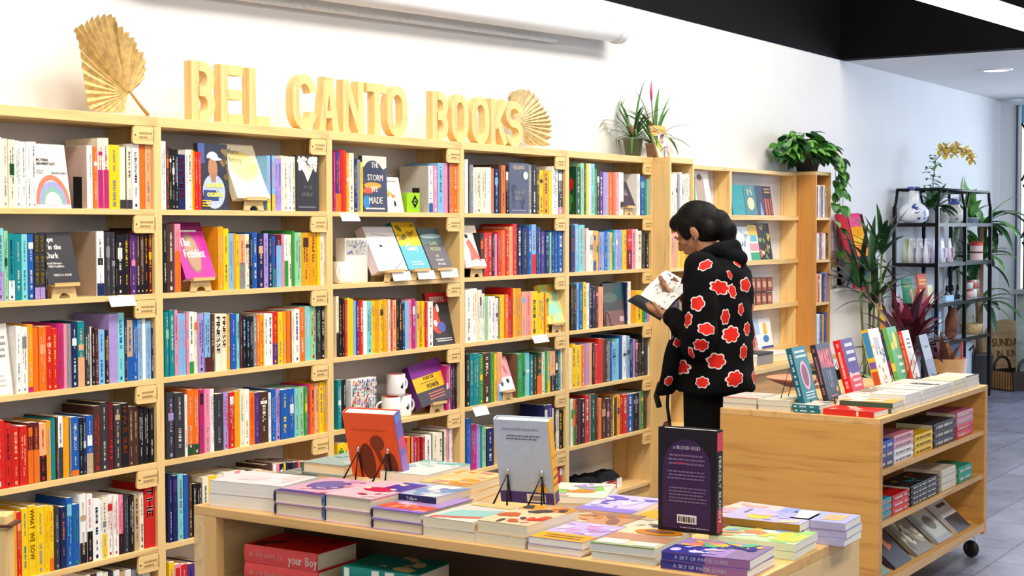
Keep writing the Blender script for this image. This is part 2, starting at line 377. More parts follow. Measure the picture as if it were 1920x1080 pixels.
# ================================================================ SHELVED BOOKS
# every token: spine colour[-lettering colour][+band colour and its share]:width[@height of its top edge]
ROWS = {
 (0,0): [(-22,'w-b:27@257 cr:12@260 cr-dg:13@262 w-gr:10@264 w:11@266 w-gr:9@266 w-gr:9@266'),(165,'w-lt:11@273 o-w:8@276 cr-m+m55:11@259 cr-m+m55:10@259 y:20@272 cr+ch15:11@276 k:2@276 cr+ch15:11@276 w-ch:13@270 o:11@272 pe:12@272')],
 (0,1): [(-22,'lb:12@428 lt+lp40:16@428 lg-dg:8@433 t-db+w30:12@438 t-w:13@439 lt-t:11@439 b-w:13@439 ch-y+lp18:10@438 ch-y+lp18:10@438 k:4@440'),(180,'w-k+db20:14@434'),(196,'ch-gr:11@435 ch-gr:9@435 k:2@440 k-w:12@441 k-y:12@439 dr:2@439 p-pk:10@441 br-w+k20:8@433 br-w+k20:7@433 k-go:8@428 dr-y:7@430')],
 (0,2): [(26,'w-gr:10@612 w-gr:12@614 go-w+m8:10@609 o:11@615 o-pe:14@613 r-pe:11@612 r-y:10@616 m-r:12@607 pk:6@608 gr:8@608 db-w:12@605 t-pe+pe45:13@603 ch-w:11@613 w:2@613 k-w:7@614 dr-w:6@617 lb-b:12@619 k-y:8@620 lp:16@589 lt-b:13@587 db-w:5@600 tn-b+b40:11@601 b-w:9@601 lb:9@600 w:6@598 lb:10@602 db-w:9@615')],
 (0,3): [(-22,'r:24@790 r-dr:13@795 r-pe:15@801 r-pe:15@800 dr-o+o55:11@794 dr-o+o55:11@793 pe-r+k45:14@795 go-lp:8@790 t:10@786 br-go:4@784 w-b+ch50:9@782 go:13@784 gr:3@784 b-w+o10:14@783 k-lg:8@784 db-w:6@784 b-w+tn35:13@780 br-r:15@762 ch-w:12@755 dr-r:13@756 ch-tn:13@760 k-o:14@757 br-tn:9@763 br-tn:9@763 k-w:11@766 k-w:10@766 k-w:10@766 ch-gr:5@776')],
 (0,4): [(4,'go:18@962 r-pe:9@962 y-t:13@955 y-go:15@950 y:16@952 y-go:9@950 y-o+o20:8@951 ch-gr:13@953 db-o:11@952 b-lt:12@935 b-g:13@947 w-tn+k30:14@928 w-pk+k45:11@928 w-db:15@938 w:3@938 cr-gr+y40:9@935 w-r:12@930 w-r:10@930 pk-r+k35:10@930 ch-gr:10@929 k-w:10@930 tn-br:9@929 cr:10@925 r-w:23@907')],
 (0,5): [(150,'w:12@1080 br:10@1078 w-gr:12@1075 cr:11@1076 ch-w:10@1074 w:12@1072 tn:10@1074 w-k:12@1071 gr:12@1071 w:12@1069 cr:10@1070')],
 (1,0): [(303,'w-b:9@265 br-o:6@273 k-w:5@278 k-w:6@281 k-w:6@281 db-r:13@290 w-k:6@281 w-k:6@281 y:3@281 o:3@283 r-pe:6@285 r-pe:6@285'),(501,'lb-pk+y30:7@292 db:2@292 lb-pk+y30:6@292 lp-b:6@298 lp-b:6@298 w:4@292 cr:8@293 w-k:8@294 cr-k:6@294')],
 (1,1): [(305,'k-w:7@420 br-w:15@421 pk-o+o60:11@420'),(408,'go:10@425 y-k:10@429 lb:9@438 go:5@438 y:6@440 pe-r+gr50:11@443 cr-k:9@439 k-w:4@440 b:11@436 db-pe:11@438 lp-b:8@438 db-w:8@438 b-r+t35:7@442 dr-lb+lb80:10@441 pk:5@439 w-g+g50:8@440 cr-dg:7@440 g:5@433 lg:14@436 go-br:14@437 go-br:14@436 y:6@437 cr:5@437 w-gr:6@434')],
 (1,2): [(307,'t-lg:8@585 t-w:10@582 pk-r:6@582 lb-pk:8@588 lb-pk:8@588 pk-lp:5@587 w-g+g20:9@585 cr-o:8@586 lp-db:12@588 lb-dr+dr25:11@587 br-tn:9@590 cr-k:12@589 cr-k:10@589 go:7@590 b-lp:11@588 lt:7@589 dr:4@593 k-lb:8@593 k-lb:6@593 k-w:7@593 gr:6@591 o:6@590 go-r:8@590 w:8@588 w-k:8@588 r-go+p40:10@585 y:9@586 go:8@585 o:7@584 dr:2@584 cr-o:5@583 w-b:10@580 o:10@577 lt-w:10@575 lg-r:12@575 ch-lg:8@574 k-w:9@570')],
 (1,3): [(309,'ch-lp:14@736 ch-w:19@737 w:5@741 o-cr+dg17:12@731 o-cr+dg17:11@731 m-k:9@731 pk-k:12@730 w-br:8@730 ch-gr:16@739 lp-r:11@736 r-w:10@736 go:10@734 cr-lg:9@731 w-go:9@731 o-r:10@736 p-lp:9@737 br-w:17@735 w:5@737 b-lb:9@730 lp-dr:9@730 b-y:16@731 b-w:10@729 lt-go:2@728 lt-g:6@728 lg:11@727 g-y:6@726 m-r:6@722 o-db:8@720 pe:8@719 y:8@717 go:8@715')],
 (1,4): [(310,'db-lp:8@891 db-p:9@893 lt:12@890 b:8@891 br-tn:9@894 k-w:7@908 k-w:11@908 cr:12@896 y:14@893 cr:14@891 w:10@887 w-k:12@886 pk-w:10@884 w:10@884 k-w:12@884 w-pk:10@884 k:12@882 br-k:18@872 w:6@872 pk:6@870 k-w:8@870 y:4@869 db-w:7@869 k:6@868 br:5@868 p:5@867 o-w:5@867 k:6@867 w-db:7@866 go:6@865')],
 (1,5): [(309,'y-lp:11@1056 pk-r:12@1060 r-pk:12@1060 p-db:13@1059 p-db:13@1058 k-w:14@1056')],
 (2,0): [(626,'m-w:3@285 p-o+o30:11@284 r:10@282 go-w:5@288 cr:9@287 db-w:6@298 gr:6@300 y:5@304'),(804,'w-b+b20:8@311 pk-w:9@311 lb:11@306 pk:9@306 p:2@307 o:8@307 o:8@307')],
 (2,2): [(629,'cr-k+k40:5@556 k-go:6@562 k-go:5@560 r-pk:5@563 y:5@559 y:6@561 lb-lg:5@564 p-w:7@565 r:7@563 w:7@565 lt:9@565 y-go:7@564 go:8@564 y-k:7@563 go-w:9@562 w-g:4@562 r:4@563 pe-r:7@563 k-go:5@562 k-go:6@562 db-w:5@569 lb:7@565 pk:7@562 m-w:6@561 lp:3@565 y-k:4@565 go-br:6@565 y:5@565 r:6@567 w-k:9@566')],
 (2,3): [(631,'t-w:7@713 k:3@713 k-w:5@712'),(835,'m-w:5@687 pk:3@684 p:5@684 dr:3@682 k-t:6@681')],
 (2,4): [(630,'y-g:14@832 y:6@832 w:8@834 lb:10@834 w:12@834 cr:14@834 tn:14@830 w:14@830 gr:14@826'),(738,'pk-m:7@824 pe:6@823 o:6@821 r:4@821 o:6@820 k:2@820 go:5@820 m:6@820 r:5@820 dr-r:5@820 r:5@820 w-k:12@817 k:2@815 cr:11@812 cr:9@812 dg:2@810 cr:6@806 pk:5@805 w:6@802')],
 (3,0): [(873,'w:6@299 ch:2@305 gr-w:8@309 w-k:5@315 cr:8@314 cr-gr:12@314 w-lb:7@314 o:6@316 db-lb:8@317 br-k:5@309 o-br:8@310 k-w:6@309'),(990,'gr:8@309 k-w:8@309 ch-go:5@319 y-k:8@319 go-k:10@319 y:6@320 w-k:11@312 ch-w+pk15:9@313')],
 (3,1): [(900,'k-o:7@437 r:8@436 r:7@436 k-w:5@437 pk-lb:6@439 r:7@435 o:7@432 r-pe:8@430 pe-o:6@425 r-go:8@420 db-w:10@426 db-gr:11@427 b-w:7@424 lb-r+r40:8@421 db:4@424 b-w:5@427 p-w:7@434 db-lb:10@436 lt:3@436 ch-w:5@436 b-lb:7@433 b-w:10@434')],
 (3,2): [(873,'w-gr:11@543 w-go:11@541 cr:4@544 w-k:4@544 cr-b:5@551 lg-w:7@556 w:6@556 w-lp:8@556 w-dr:5@559 k:2@557 y-k:4@557 y:6@553 o:7@553 r-lb:5@556 r:4@540 y:4@541 go-k:12@541 pe-lb:9@548 pk-o:8@548 y:13@547 y:13@550 o:2@550 y-g:7@550')],
 (3,3): [(873,'k-w:7@664 t-lg:7@663 t:11@663 g-y:7@665 br-w:14@662 g:7@662 y-o:6@664 pe-lb+lb35:9@661'),(970,'g-lt:9@664 g-dg:6@663 lt-w:8@662 t-w:7@665 br-tn:6@665 dg-o+o45:10@662 cr-g:5@661 g-lt:5@659 lg-y+y30:5@659 pe-k+k40:10@659 k-w:5@659 t-y:5@658 w:4@653')],
 (3,4): [(873,'b-lb:9@785 m-lb:10@796 lp-lb:7@797 t:4@798 lg:8@799 db-w:14@803 tn:13@803 br:13@803 cr:13@802 w:14@801 k-w:14@798 tn:14@796 cr:14@795 db-w:7@760 p-w:8@759 w:4@766 br:4@767 cr-k:5@768 k-y:6@770 k-w:5@770 br:5@772')],
 (3,5): [(1000,'k-w:8@880 w:8@880 k-w:8@879 w:6@878 k:6@877 w-r:6@876 r:6@876 r-w:7@874')],
 (4,0): [(1080,'dg-w:9@313 lg:6@303 dg:4@302 y:5@301 w:4@303 lt:7@305 g-w:4@317 br-cr:5@320 p-w:7@322 lp-w:10@323 o:8@323 o-pe:5@324 pk-w:6@325 cr:5@323 w:4@324'),(1194,'w-lp:6@326 b-lb:9@330 g-lg:5@336 lb:7@336')],
 (4,1): [(1070,'db-r:8@423 lb-w:7@420 lt-o:11@422 pk:3@428 cr:6@428 w-gr:8@432 pe-b+b25:5@432 y-g:5@433 lp-b:6@435 lb-b:4@435 b-w:6@433 lb:5@435 y-dr:4@436 t-lb:6@431 lb-w:5@431 lp:4@431 lb:5@431 y:8@431 r-pk+dr50:9@432 pk:7@430 w:4@430 cr:7@433 ch-gr:7@433 k-w:9@438')],
 (4,2): [(1070,'k-tn:6@533 k-tn:5@533 lb-db:4@530 b-lg:8@530 y-g:7@529 w:5@531 db-w:5@534 k-lp:7@537 dr-pk:5@538 pe-pk:10@538'),(1174,'db:4@530 cr:6@528 go-o:9@545 y:11@545 g:4@548 t:5@552 lp-r:5@556 w:3@558')],
 (4,3): [(1068,'cr:5@653 y:6@645 y-k:11@648 o:7@647 lp-pe:9@644 pe:5@643 k:4@643 r-o:7@646 r:9@635 br:5@637 br-cr:4@637 gr-lg:5@640 b:3@641 lb-b:8@643 lt:6@635 b:6@630 w-k:8@629 lb-db:5@630 db-w:6@635 lp-k:4@636 ch-pk:6@638 k-gr:6@645 k-w:5@626 ch:8@632 w:3@650')],
 (4,4): [(1068,'lg:2@748 w-g:5@748 o-g+g40:4@749 br-cr:3@749 dr:8@749 k-w:7@748 r:8@741 gr:3@741 dg:9@739 dr:5@739 o:6@747 br-tn:9@747 br-pk:7@747 br:5@747 y-dr:4@747 br-p:4@745 go-k:6@741 r-o:5@740 r:9@740 b:10@739 k-gr:12@737 gr:3@736 g-y:5@734 ch-r:6@731')],
}
TITLES = {(0,3,21): 'BLACK SUN', (0,4,3): 'WHAT WE SOW', (1,0,5): 'SYSTEM', (0,1,7): 'MADE IN CHINA', (0,1,8): 'MADE IN CHINA', (1,2,11): 'FINESSE', (1,2,12): 'FINESSE', (0,4,23): 'THE', (1,3,18): '', (0,1,6): ''}
def book_geo(mb, w, h, d, base, acc=None, band=None, title=None, seed=0, M=None, side=None):
    rnd = random.Random(seed); hard = rnd.random() < 0.4 and w > 0.018
    B = pc(base); pg = PAGES if rnd.random() < 0.6 else PAGESW
    g = 0.0006
    x0, x1 = g, w-g
    if hard:
        q = 0.0025
        mb.box(x0, x0+q, 0.004, d, 0, h, B, M); mb.box(x1-q, x1, 0.004, d, 0, h, B, M)
        ring = []
        pts = [(x0, 0.005), (x0+w*0.12, 0.0015), (x0+w*0.3, 0), (x1-w*0.3, 0), (x1-w*0.12, 0.0015), (x1, 0.005)]
        v = [(p[0], p[1], 0) for p in pts]+[(p[0], p[1], h) for p in pts]; n = 6
        mb.add(v, [(i, i+1, i+1+n, i+n) for i in range(n-1)]+[tuple(range(n, 2*n))], B, M)
        mb.box(x0+q, x1-q, 0.006, d-0.004, 0.003, h-0.004, pg, M)
    else:
        mb.box(x0, x1, 0, d, 0, h, B, M, 'frlb'); mb.box(x0, x1, 0, d, 0, h-0.0002, pg, M, 'tk')
        mb.box(x0, x0+0.0008, 0, d, h-0.001, h+0.0006, B, M); mb.box(x1-0.0008, x1, 0, d, h-0.001, h+0.0006, B, M)
    e = 0.0005
    if side:
        mb.add([(x0-e, 0.004, 0.002), (x0-e, d, 0.002), (x0-e, d, h-0.002), (x0-e, 0.004, h-0.002)], [(0, 3, 2, 1)], pc(side[0]), M)
        if len(side) > 1:
            for q in range(9): 
                cy = d*(0.2+0.6*rnd.random()); cz = h*(0.15+0.6*rnd.random()); rr = 0.012+0.02*rnd.random()
                mb.add([(x0-e*(2+q*.1), cy+rr*math.cos(t*.7), cz+rr*1.4*math.sin(t*.7)) for t in range(9)], [tuple(range(8, -1, -1))], pc(side[1+q % (len(side)-1)]), M)
    def rect(u0, u1, z0, z1, c, lay=1): mb.add([(u0, -e*lay, z0), (u1, -e*lay, z0), (u1, -e*lay, z1), (u0, -e*lay, z1)], [(0, 1, 2, 3)], pc(c), M)
    if band:
        bc, share = band; rect(x0+w*0.02, x1-w*0.02, 0.001, h*share, bc)
    if acc is None:
        acc = rnd.choice(['k', 'gr']) if base in ('w', 'cr', 'y', 'lb', 'lt', 'lg', 'pe', 'pk', 'tn', 'lp') else rnd.choice(['w', 'cr', 'tn'])
        if rnd.random() < 0.25: return
    elif rnd.random() < 0.30 and w > 0.012 and not title:       # a second printed block in the lettering colour
        z0 = h*(0.45+rnd.random()*0.35); rect(x0+w*0.14, x1-w*0.14, z0, min(h*0.97, z0+h*(0.05+rnd.random()*0.14)), acc)
    A = pc(acc)
    if acc in ('w', 'cr') and base not in ('w', 'cr', 'y', 'pk', 'lb'): acc = rnd.choice(['d8d2c6', 'cfc6b8', 'e4ded2', 'bdb6ac'])
    elif acc == 'k': acc = rnd.choice(['5a575c', '7a7678', '48454a', '9a9698'])
    if title:
        V, F, tw = text_geo(title, w*0.55, 1.0, 0.1, 0.03)
        ln = h*0.72; k = min(1.6, ln/max(tw, 1e-6))
        # text runs down the spine
        V2 = [(w*0.5-w*0.275+v[1], -e*2, h*0.95-v[0]*k) for v in V]
        mb.add(V2, F, A, M); return
    # small printed marks standing for the spine lettering
    def line(zs, ze, xc, hh):
        z = zs; hh *= 0.66
        while z > ze:
            lw = hh*(0.45+rnd.random()*0.5)
            if rnd.random() < 0.14: z -= hh*0.6; continue
            s = rnd.choice([0, 0, 1, 2])
            if s == 0: rect(xc-hh/2, xc+hh/2, z-lw, z, acc, 2)
            elif s == 1: rect(xc-hh/2, xc+hh/2, z-lw*0.3, z, acc, 2); rect(xc-hh/2, xc-hh/2+hh*0.3, z-lw, z, acc, 2)
            else: rect(xc-hh/2, xc+hh/2, z-lw*0.28, z, acc, 2); rect(xc-hh/2, xc+hh/2, z-lw, z-lw*0.7, acc, 2)
            z -= lw+hh*0.22
    st = rnd.random(); top = h*(0.93-rnd.random()*0.06)
    if st < 0.5: line(top, h*(0.40+rnd.random()*0.1), w*0.5, w*(0.32+rnd.random()*0.22)); line(h*0.33, h*(0.16+rnd.random()*0.05), w*0.5, w*0.22)
    elif st < 0.75 and w > 0.014: line(top, h*0.35, w*0.64, w*0.24); line(top-0.01, h*0.45, w*0.32, w*0.22); line(h*0.3, h*0.15, w*0.5, w*0.2)
    else: line(h*0.45, h*0.15, w*0.5, w*0.4); line(top, h*0.6, w*0.5, w*0.25)
    if rnd.random() < 0.6: rect(w*0.36, w*0.64, h*0.035, h*0.035+w*0.35, acc, 2)
ROWN = ['top', 'second', 'third', 'fourth', 'fifth', 'lowest visible']
books = []
for (c, r), runs in ROWS.items():
    zsh = SH[r]; idx = 0; lo = XB+(c-1)*CW+0.019; hi = XB+c*CW-0.019; xs_prev = lo
    row = []
    for (px, s) in runs:
        top = None; first = True
        for tok in s.split():
            a = re.match(r'([a-z]+)(?:-([a-z]+))?(?:\+([a-z]+)(\d+))?:([\d.]+)(?:@(\d+))?$', tok)
            base, acc, bc, bs, w, tp = a.groups(); w = float(w)
            if tp: top = float(tp)
            Yp = Y0+0.012
            xa = onY(px, 400, Yp).x; xb = onY(px+w, 400, Yp).x; px += w
            xa = max(xa, xs_prev); xb = min(xb, hi)
            h = onY(px-w/2, top, Yp).z-zsh
            h = min(max(h, 0.10), 0.262)
            i = idx; idx += 1
            if xb-xa < 0.0035: continue
            xs_prev = xb
            row.append(dict(c=c, r=r, i=i, x=xa, w=xb-xa, h=h, base=base, acc=acc, band=(bc, int(bs)/100) if bc else None, title=TITLES.get((c, r, i))))
    books += row
for b in books:
    P0 = proj((b['x'], Y0+0.012, SH[b['r']])); P1 = proj((b['x']+b['w'], Y0+0.012, SH[b['r']]+b['h']))
    b['area'] = abs(P1[0]-P0[0])*abs(P0[1]-P1[1])
    if P0[1] > 1090 and P1[1] > 1080: b['area'] = 0
rank = sorted(books, key=lambda b: -b['area'])
keep = set(id(b) for b in rank[:300])
# labels that single each one out
from collections import Counter
rowmap = {}
for b in books: rowmap.setdefault((b['c'], b['r']), []).append(b)
SZ = {}
for key, row in rowmap.items():
    c, r = key; where = '%s shelf of the %s bookcase' % (ROWN[r], CASES[c])
    names = [CNAME[b['base']] for b in row]
    cnt = Counter(names)
    trip = [(names[i-1] if i else 'side', names[i], names[i+1] if i+1 < len(names) else 'side') for i in range(len(names))]
    tc = Counter(trip); seen = Counter()
    for i, b in enumerate(row):
        n = names[i]; seen[n] += 1
        if cnt[n] == 1: L = 'only %s book on the %s' % (n, where)
        elif tc[trip[i]] == 1 and 'side' not in trip[i]:
            L = '%s book between %s and %s, %s' % (n, trip[i][0], trip[i][2], where)
        elif trip[i][0] == 'side' and i == 0: L = '%s book at the left end of the %s' % (n, where)
        elif trip[i][2] == 'side': L = '%s book at the right end of the %s' % (n, where)
        else:
            o = ['first', 'second', 'third', 'fourth', 'fifth', 'sixth', 'seventh', 'eighth', 'ninth', 'tenth', 'eleventh', 'twelfth', 'thirteenth'][seen[n]-1]
            L = '%s %s book from the left, %s' % (o, n, where)
        b['label'] = L
SIDES = {(1, 0, 12): ['p'], (0, 0, 7): ['d8b8a8'], (0, 1, 10): ['b89c80'], (2, 0, 8): ['c8c0b4'], (4, 0, 0): ['dg', 'g', 'r', 'r', 'dg', 'g'], (3, 3, 8): ['8a5a48'], (1, 1, 3): ['f0a01c']}
rest = MB()
for b in books:
    d = 0.135+0.05*random.Random(b['i']*7+b['c']*100+b['r']*31).random()
    seed = b['c']*10000+b['r']*1000+b['i']
    # twins keep the same printing
    loc = (b['x'], Y0+0.012, SH[b['r']]+0.0004)
    if id(b) in keep:
        mb = MB(); book_geo(mb, b['w'], b['h'], d, b['base'], b['acc'], b['band'], b['title'], seed, None, SIDES.get((b['c'], b['r'], b['i'])))
        o = mb.build('book', None, loc)
        tag(o, b['label'], 'book', 'books on the %s shelf of the %s bookcase' % (ROWN[b['r']], CASES[b['c']]))
    else:
        book_geo(rest, b['w'], b['h'], d, b['base'], b['acc'], b['band'], b['title'], seed, Matrix.Translation(loc))
# the two narrow bookcases at the far end
FAR = [((XR+0.02, XR+0.28, Y0-0.09), [(0, 'w w-gr cr w-k gr w w-gr cr w w', 0.235), (1, 'pk pe pe pk y-lg y go y y go cr', 0.20), (2, 'm-w k dr-w p k-w tn k pk gr k', 0.20), (3, 'w k gr-w w k cr k w gr', 0.22)]),
       ((X8+0.018, X8+0.257, 3.876), [(0, 'pe br cr lp k cr gr-w tn', 0.22), (1, 'm w k pk-w cr k', 0.19), (2, 'tn pe r-w cr br b lp', 0.20), (3, 'lb w b-lg go b', 0.21)])]
for (xa, xb, yy), rr in FAR:
    for (r, s, hh) in rr:
        toks = s.split(); w = (xb-xa)/len(toks)*0.97; x = xa
        for q, tkn in enumerate(toks):
            a = tkn.split('-'); book_geo(rest, w, hh*(0.93+0.1*random.Random(q*3+r).random()), 0.16, a[0], a[1] if len(a) > 1 else None, None, None, q+r*50+int(xa*10), Matrix.Translation((x, yy, SH[r]+0.0004))); x += w
tag(rest.build('shelved_books'), 'smaller books filling the far bookcase shelves near the reader and beyond', 'books', kind='stuff')
# ================================================================ SINGLE BOOKS WITH COVERS
RICH = [False]
def pk(c):
    """ink colour; covers lying flat have colours deepened against the strong light from above"""
    if not RICH[0]: return pc(c)
    import colorsys
    hx = PAL.get(c, c); r, g, b = [int(hx[q:q+2], 16)/255 for q in (0, 2, 4)]; h, sa, v = colorsys.rgb_to_hsv(r, g, b)
    r, g, b = colorsys.hsv_to_rgb(h, min(1, sa*1.35+0.02), v*0.87); return pc('%02x%02x%02x' % (int(r*255), int(g*255), int(b*255)))
def cover_art(mb, Wd, Hh, art, M, T=None):
    """flat printed shapes on the front cover (local face y=0 looking to -Y), u left-right, v bottom-top"""
    lay = 0
    for a in art:
        lay += 1; e = -0.00025*lay-0.0002; k = a[0]
        P = lambda u, v: (-Wd/2+u*Wd, e, v*Hh)
        if k == 'rect':
            _, u0, v0, u1, v1, c = a; mb.add([P(u0, v0), P(u1, v0), P(u1, v1), P(u0, v1)], [(0, 1, 2, 3)], pk(c), M)
        elif k == 'poly':
            mb.add([P(u, v) for (u, v) in a[1]], [tuple(range(len(a[1])))], pk(a[2]), M)
        elif k == 'ell':
            _, cu, cv, ru, rv, c = a[:6]; a0, a1 = a[6] if len(a) > 6 else (0, 360); n = 24
            pts = [P(cu+ru*math.cos(R(a0+(a1-a0)*i/n)), cv+rv*math.sin(R(a0+(a1-a0)*i/n))) for i in range(n if a1-a0 == 360 else n+1)]
            mb.add(pts, [tuple(range(len(pts)))], pk(c), M)
        elif k == 'ring':
            _, cu, cv, ru, rv, wd, c, (a0, a1) = a; n = 24; v = []
            for i in range(n+1):
                t = R(a0+(a1-a0)*i/n); v += [P(cu+ru*math.cos(t), cv+rv*math.sin(t)), P(cu+(ru-wd)*math.cos(t), cv+(rv-wd*ru/rv*Wd/Hh)*math.sin(t))]
            mb.add(v, [(2*i, 2*i+1, 2*i+3, 2*i+2) for i in range(n)], pk(c), M)
        elif k == 'text':
            _, s, u, v, h, c = a[:6]; cond = a[6] if len(a) > 6 else 0.8; al = a[7] if len(a) > 7 else 'c'; bold = a[8] if len(a) > 8 else 0.04
            V, F, tw = text_geo(s, h*Hh, cond, 0.1, bold)
            x0 = -Wd/2+u*Wd-(tw/2 if al == 'c' else 0)
            mb.add([(x0+q[0], e, v*Hh+q[1]) for q in V], F, pk(c), M)
        elif k == 'lines':     # small print, drawn as dashes
            _, u0, v0, u1, v1, n, c = a; rnd = random.Random(int(u0*99+v0*77+n)); hh = (v1-v0)/n*0.45
            for i in range(n):
                v = v1-(i+0.7)*(v1-v0)/n; u = u0+rnd.random()*0.08*(u1-u0); ue = u1-rnd.random()*0.12*(u1-u0)
                while u < ue:
                    w = 0.02+rnd.random()*0.06; w = min(w, ue-u); mb.add([P(u, v), P(u+w, v), P(u+w, v+hh), P(u, v+hh)], [(0, 1, 2, 3)], pk(c), M); u += w+0.012
        elif k == 'blobs':
            _, seed, n, cols, (u0, v0, u1, v1), sz = a; rnd = random.Random(seed)
            for i in range(n):
                cu = u0+rnd.random()*(u1-u0); cv = v0+rnd.random()*(v1-v0); s = sz*(0.4+rnd.random()); m = 9; ph = rnd.random()*6
                asp = 0.5+rnd.random(); ee = e-0.00002*i
                pts = []
                for q in range(m):
                    t = 2*math.pi*q/m; rr = s*(0.75+0.35*math.sin(2*t+ph)+0.2*rnd.random())
                    uu = min(max(cu+rr*math.cos(t)*asp, 0.01), 0.99); vv = min(max(cv+rr*math.sin(t)*Wd/Hh, 0.01), 0.99); p = P(uu, vv); pts.append((p[0], ee, p[2]))
                mb.add(pts, [tuple(range(m))], pk(rnd.choice(cols)), M)
def cover_book(label, size, base, art, loc, rot, spine=None, spine_art=None, hard=False, flat=False, group=None, pages=None, backc=None, wave=0.0, name='book'):
    Wd, Hh, T = size
    t = thing('hardback' if hard else 'paperback', label, 'hardback' if hard else 'paperback', loc, rot, group)
    M = Matrix.Translation((0, 0, 0))
    if flat: M = Matrix.Translation((0, -Hh/2, T)) @ Matrix.Rotation(R(-90), 4, 'X')
    RICH[0] = flat  # flat covers: colours darkened to offset the overhead light
    B = pk(base); S = pc(spine or base); q = 0.0028 if hard else 0.0012
    mb = MB()
    mb.box(-Wd/2, Wd/2, 0, q, 0, Hh, B, M); mb.box(-Wd/2, Wd/2, T-q, T, 0, Hh, pc(backc or base), M)
    if hard:
        n = 6; pts = [(-Wd/2-0.0035*math.sin(math.pi*i/n), T*i/n) for i in range(n+1)]
        v = [(p[0], p[1], 0) for p in pts]+[(p[0], p[1], Hh) for p in pts]+[(-Wd/2+q, 0, 0), (-Wd/2+q, T, 0), (-Wd/2+q, 0, Hh), (-Wd/2+q, T, Hh)]
        m = n+1; a = 2*m
        mb.add(v, [(i, i+m, i+1+m, i+1) for i in range(n)]+[tuple(range(0, m))+(a+1, a), tuple(range(2*m-1, m-1, -1))+(a+2, a+3)], S, M)
    else: mb.box(-Wd/2-0.0002, -Wd/2+q, 0.0002, T-0.0002, 0, Hh, S, M)
    cover_art(mb, Wd, Hh, art, M); RICH[0] = False
    # spine lettering: ('text', string, colour, start, size) or ('marks', colour)
    sx = -Wd/2-(0.0042 if hard else 0.0006)
    for a in (spine_art or []):
        if a[0] == 'text':
            V, F, tw = text_geo(a[1], T*a[4], a[5] if len(a) > 5 else 0.9, 0.1, 0.03)
            mb.add([(sx, T*0.5+T*a[4]*0.5-v[1], Hh*(1-a[3])-v[0]) for v in V], [f[::-1] for f in F], pc(a[2]), M)
        elif a[0] == 'rect':
            mb.add([(sx+0.0002, T*0.08, Hh*a[1]), (sx+0.0002, T*0.92, Hh*a[1]), (sx+0.0002, T*0.92, Hh*a[2]), (sx+0.0002, T*0.08, Hh*a[2])], [(0, 3, 2, 1)], pc(a[3]), M)
        elif a[0] == 'marks':
            rnd = random.Random(int(Wd*1e5)+int(T*1e5)); z = Hh*0.93
            while z > Hh*0.15:
                w = 0.004+rnd.random()*0.006
                if rnd.random() > 0.2: mb.add([(sx, T*0.34, z-w), (sx, T*0.66, z-w), (sx, T*0.66, z), (sx, T*0.34, z)], [(0, 3, 2, 1)], pc(a[1]), M)
                z -= w+0.0025
    mb.build('cover', t)
    mb = MB(); rc = 0.003 if hard else 0.0004
    pm_ = pages or PAGES; mb.box(-Wd/2+q, Wd/2-rc, q, T-q, rc, Hh-rc, pgv(pm_, 'z' if flat else 'y'), M)
    mb.build('pages', t)
    return t
PLY = mat('e8c180', 0.5, kind='wood_x')
def ply_stand(loc, rot, w, label, h=0.039, group='small plywood book stands'):
    """small bent ply stand: arched front foot, sloped tray with a lip, back leg"""
    t = thing('book_stand', label, 'book stand', loc, rot, group)
    mb = MB(); n = 10; ar = w*0.22
    out = [(-w/2, 0)]+[(-ar, 0)]+[(-ar*math.cos(math.pi*i/n), 0.75*ar*math.sin(math.pi*i/n)) for i in range(1, n)]+[(ar, 0), (w/2, 0), (w*0.42, h), (-w*0.42, h)]
    mb.prism(out[::-1], 0.0, 0.006, PLY); mb.build('foot', t)
    mb = MB(); mb.box(-w*0.5, w*0.5, -0.012, 0.045, h, h+0.005, PLY); mb.box(-w*0.5, w*0.5, -0.016, -0.012, h, h+0.012, PLY); mb.build('tray', t)
    mb = MB(); mb.add([(-w*0.3, 0.040, h), (w*0.3, 0.040, h), (w*0.22, 0.085, h+0.10), (-w*0.22, 0.085, h+0.10), (-w*0.3, 0.046, h), (w*0.3, 0.046, h), (w*0.22, 0.091, h+0.10), (-w*0.22, 0.091, h+0.10)],
        [(0, 1, 2, 3), (7, 6, 5, 4), (0, 4, 5, 1), (1, 5, 6, 2), (2, 6, 7, 3), (3, 7, 4, 0)], PLY)
    mb.box(-w*0.3, w*0.3, 0.09, 0.096, 0, h+0.10, PLY); mb.build('back_rest', t)
    return t
def shelf_display(label, pl, pr, pb, pt, lean, row, art, base, T=0.018, stand=None, yf=0.02, spine=None, yaw=0, hard=False, size=None, spine_art=None, tilt=0, pages=None, hscale=1.0):
    """face-out book in a bookcase; pl..pr its bottom edge, pb/pt its bottom and top in the picture"""
    Yp = Y0+yf; a = onY(pl, pb, Yp); b = onY(pr, pb, Yp); Wd = b.x-a.x; zb = SH[row]+(0.0 if not stand else 0.046)
    # top edge: solved on the leaning plane
    zt = onY((pl+pr)/2, pt, Yp+0.07*math.sin(R(lean))*2).z
    Hh = (zt-zb)/math.cos(R(lean))*hscale
    if size: Wd, Hh = size
    loc = ((a.x+b.x)/2, Yp+(0.0 if not stand else 0.003), zb+0.0005)
    cover_book(label, (Wd, Hh, T), base, art, loc, (R(-lean), R(tilt), R(yaw)), spine, hard=hard, spine_art=spine_art, pages=pages)
    if stand: ply_stand((loc[0], Yp+0.004, SH[row]+0.0003), (0, 0, R(yaw)), stand*1.35, 'small arched plywood stand holding the %s' % label_short(label))
def label_short(l): return ' '.join(l.split()[:6])
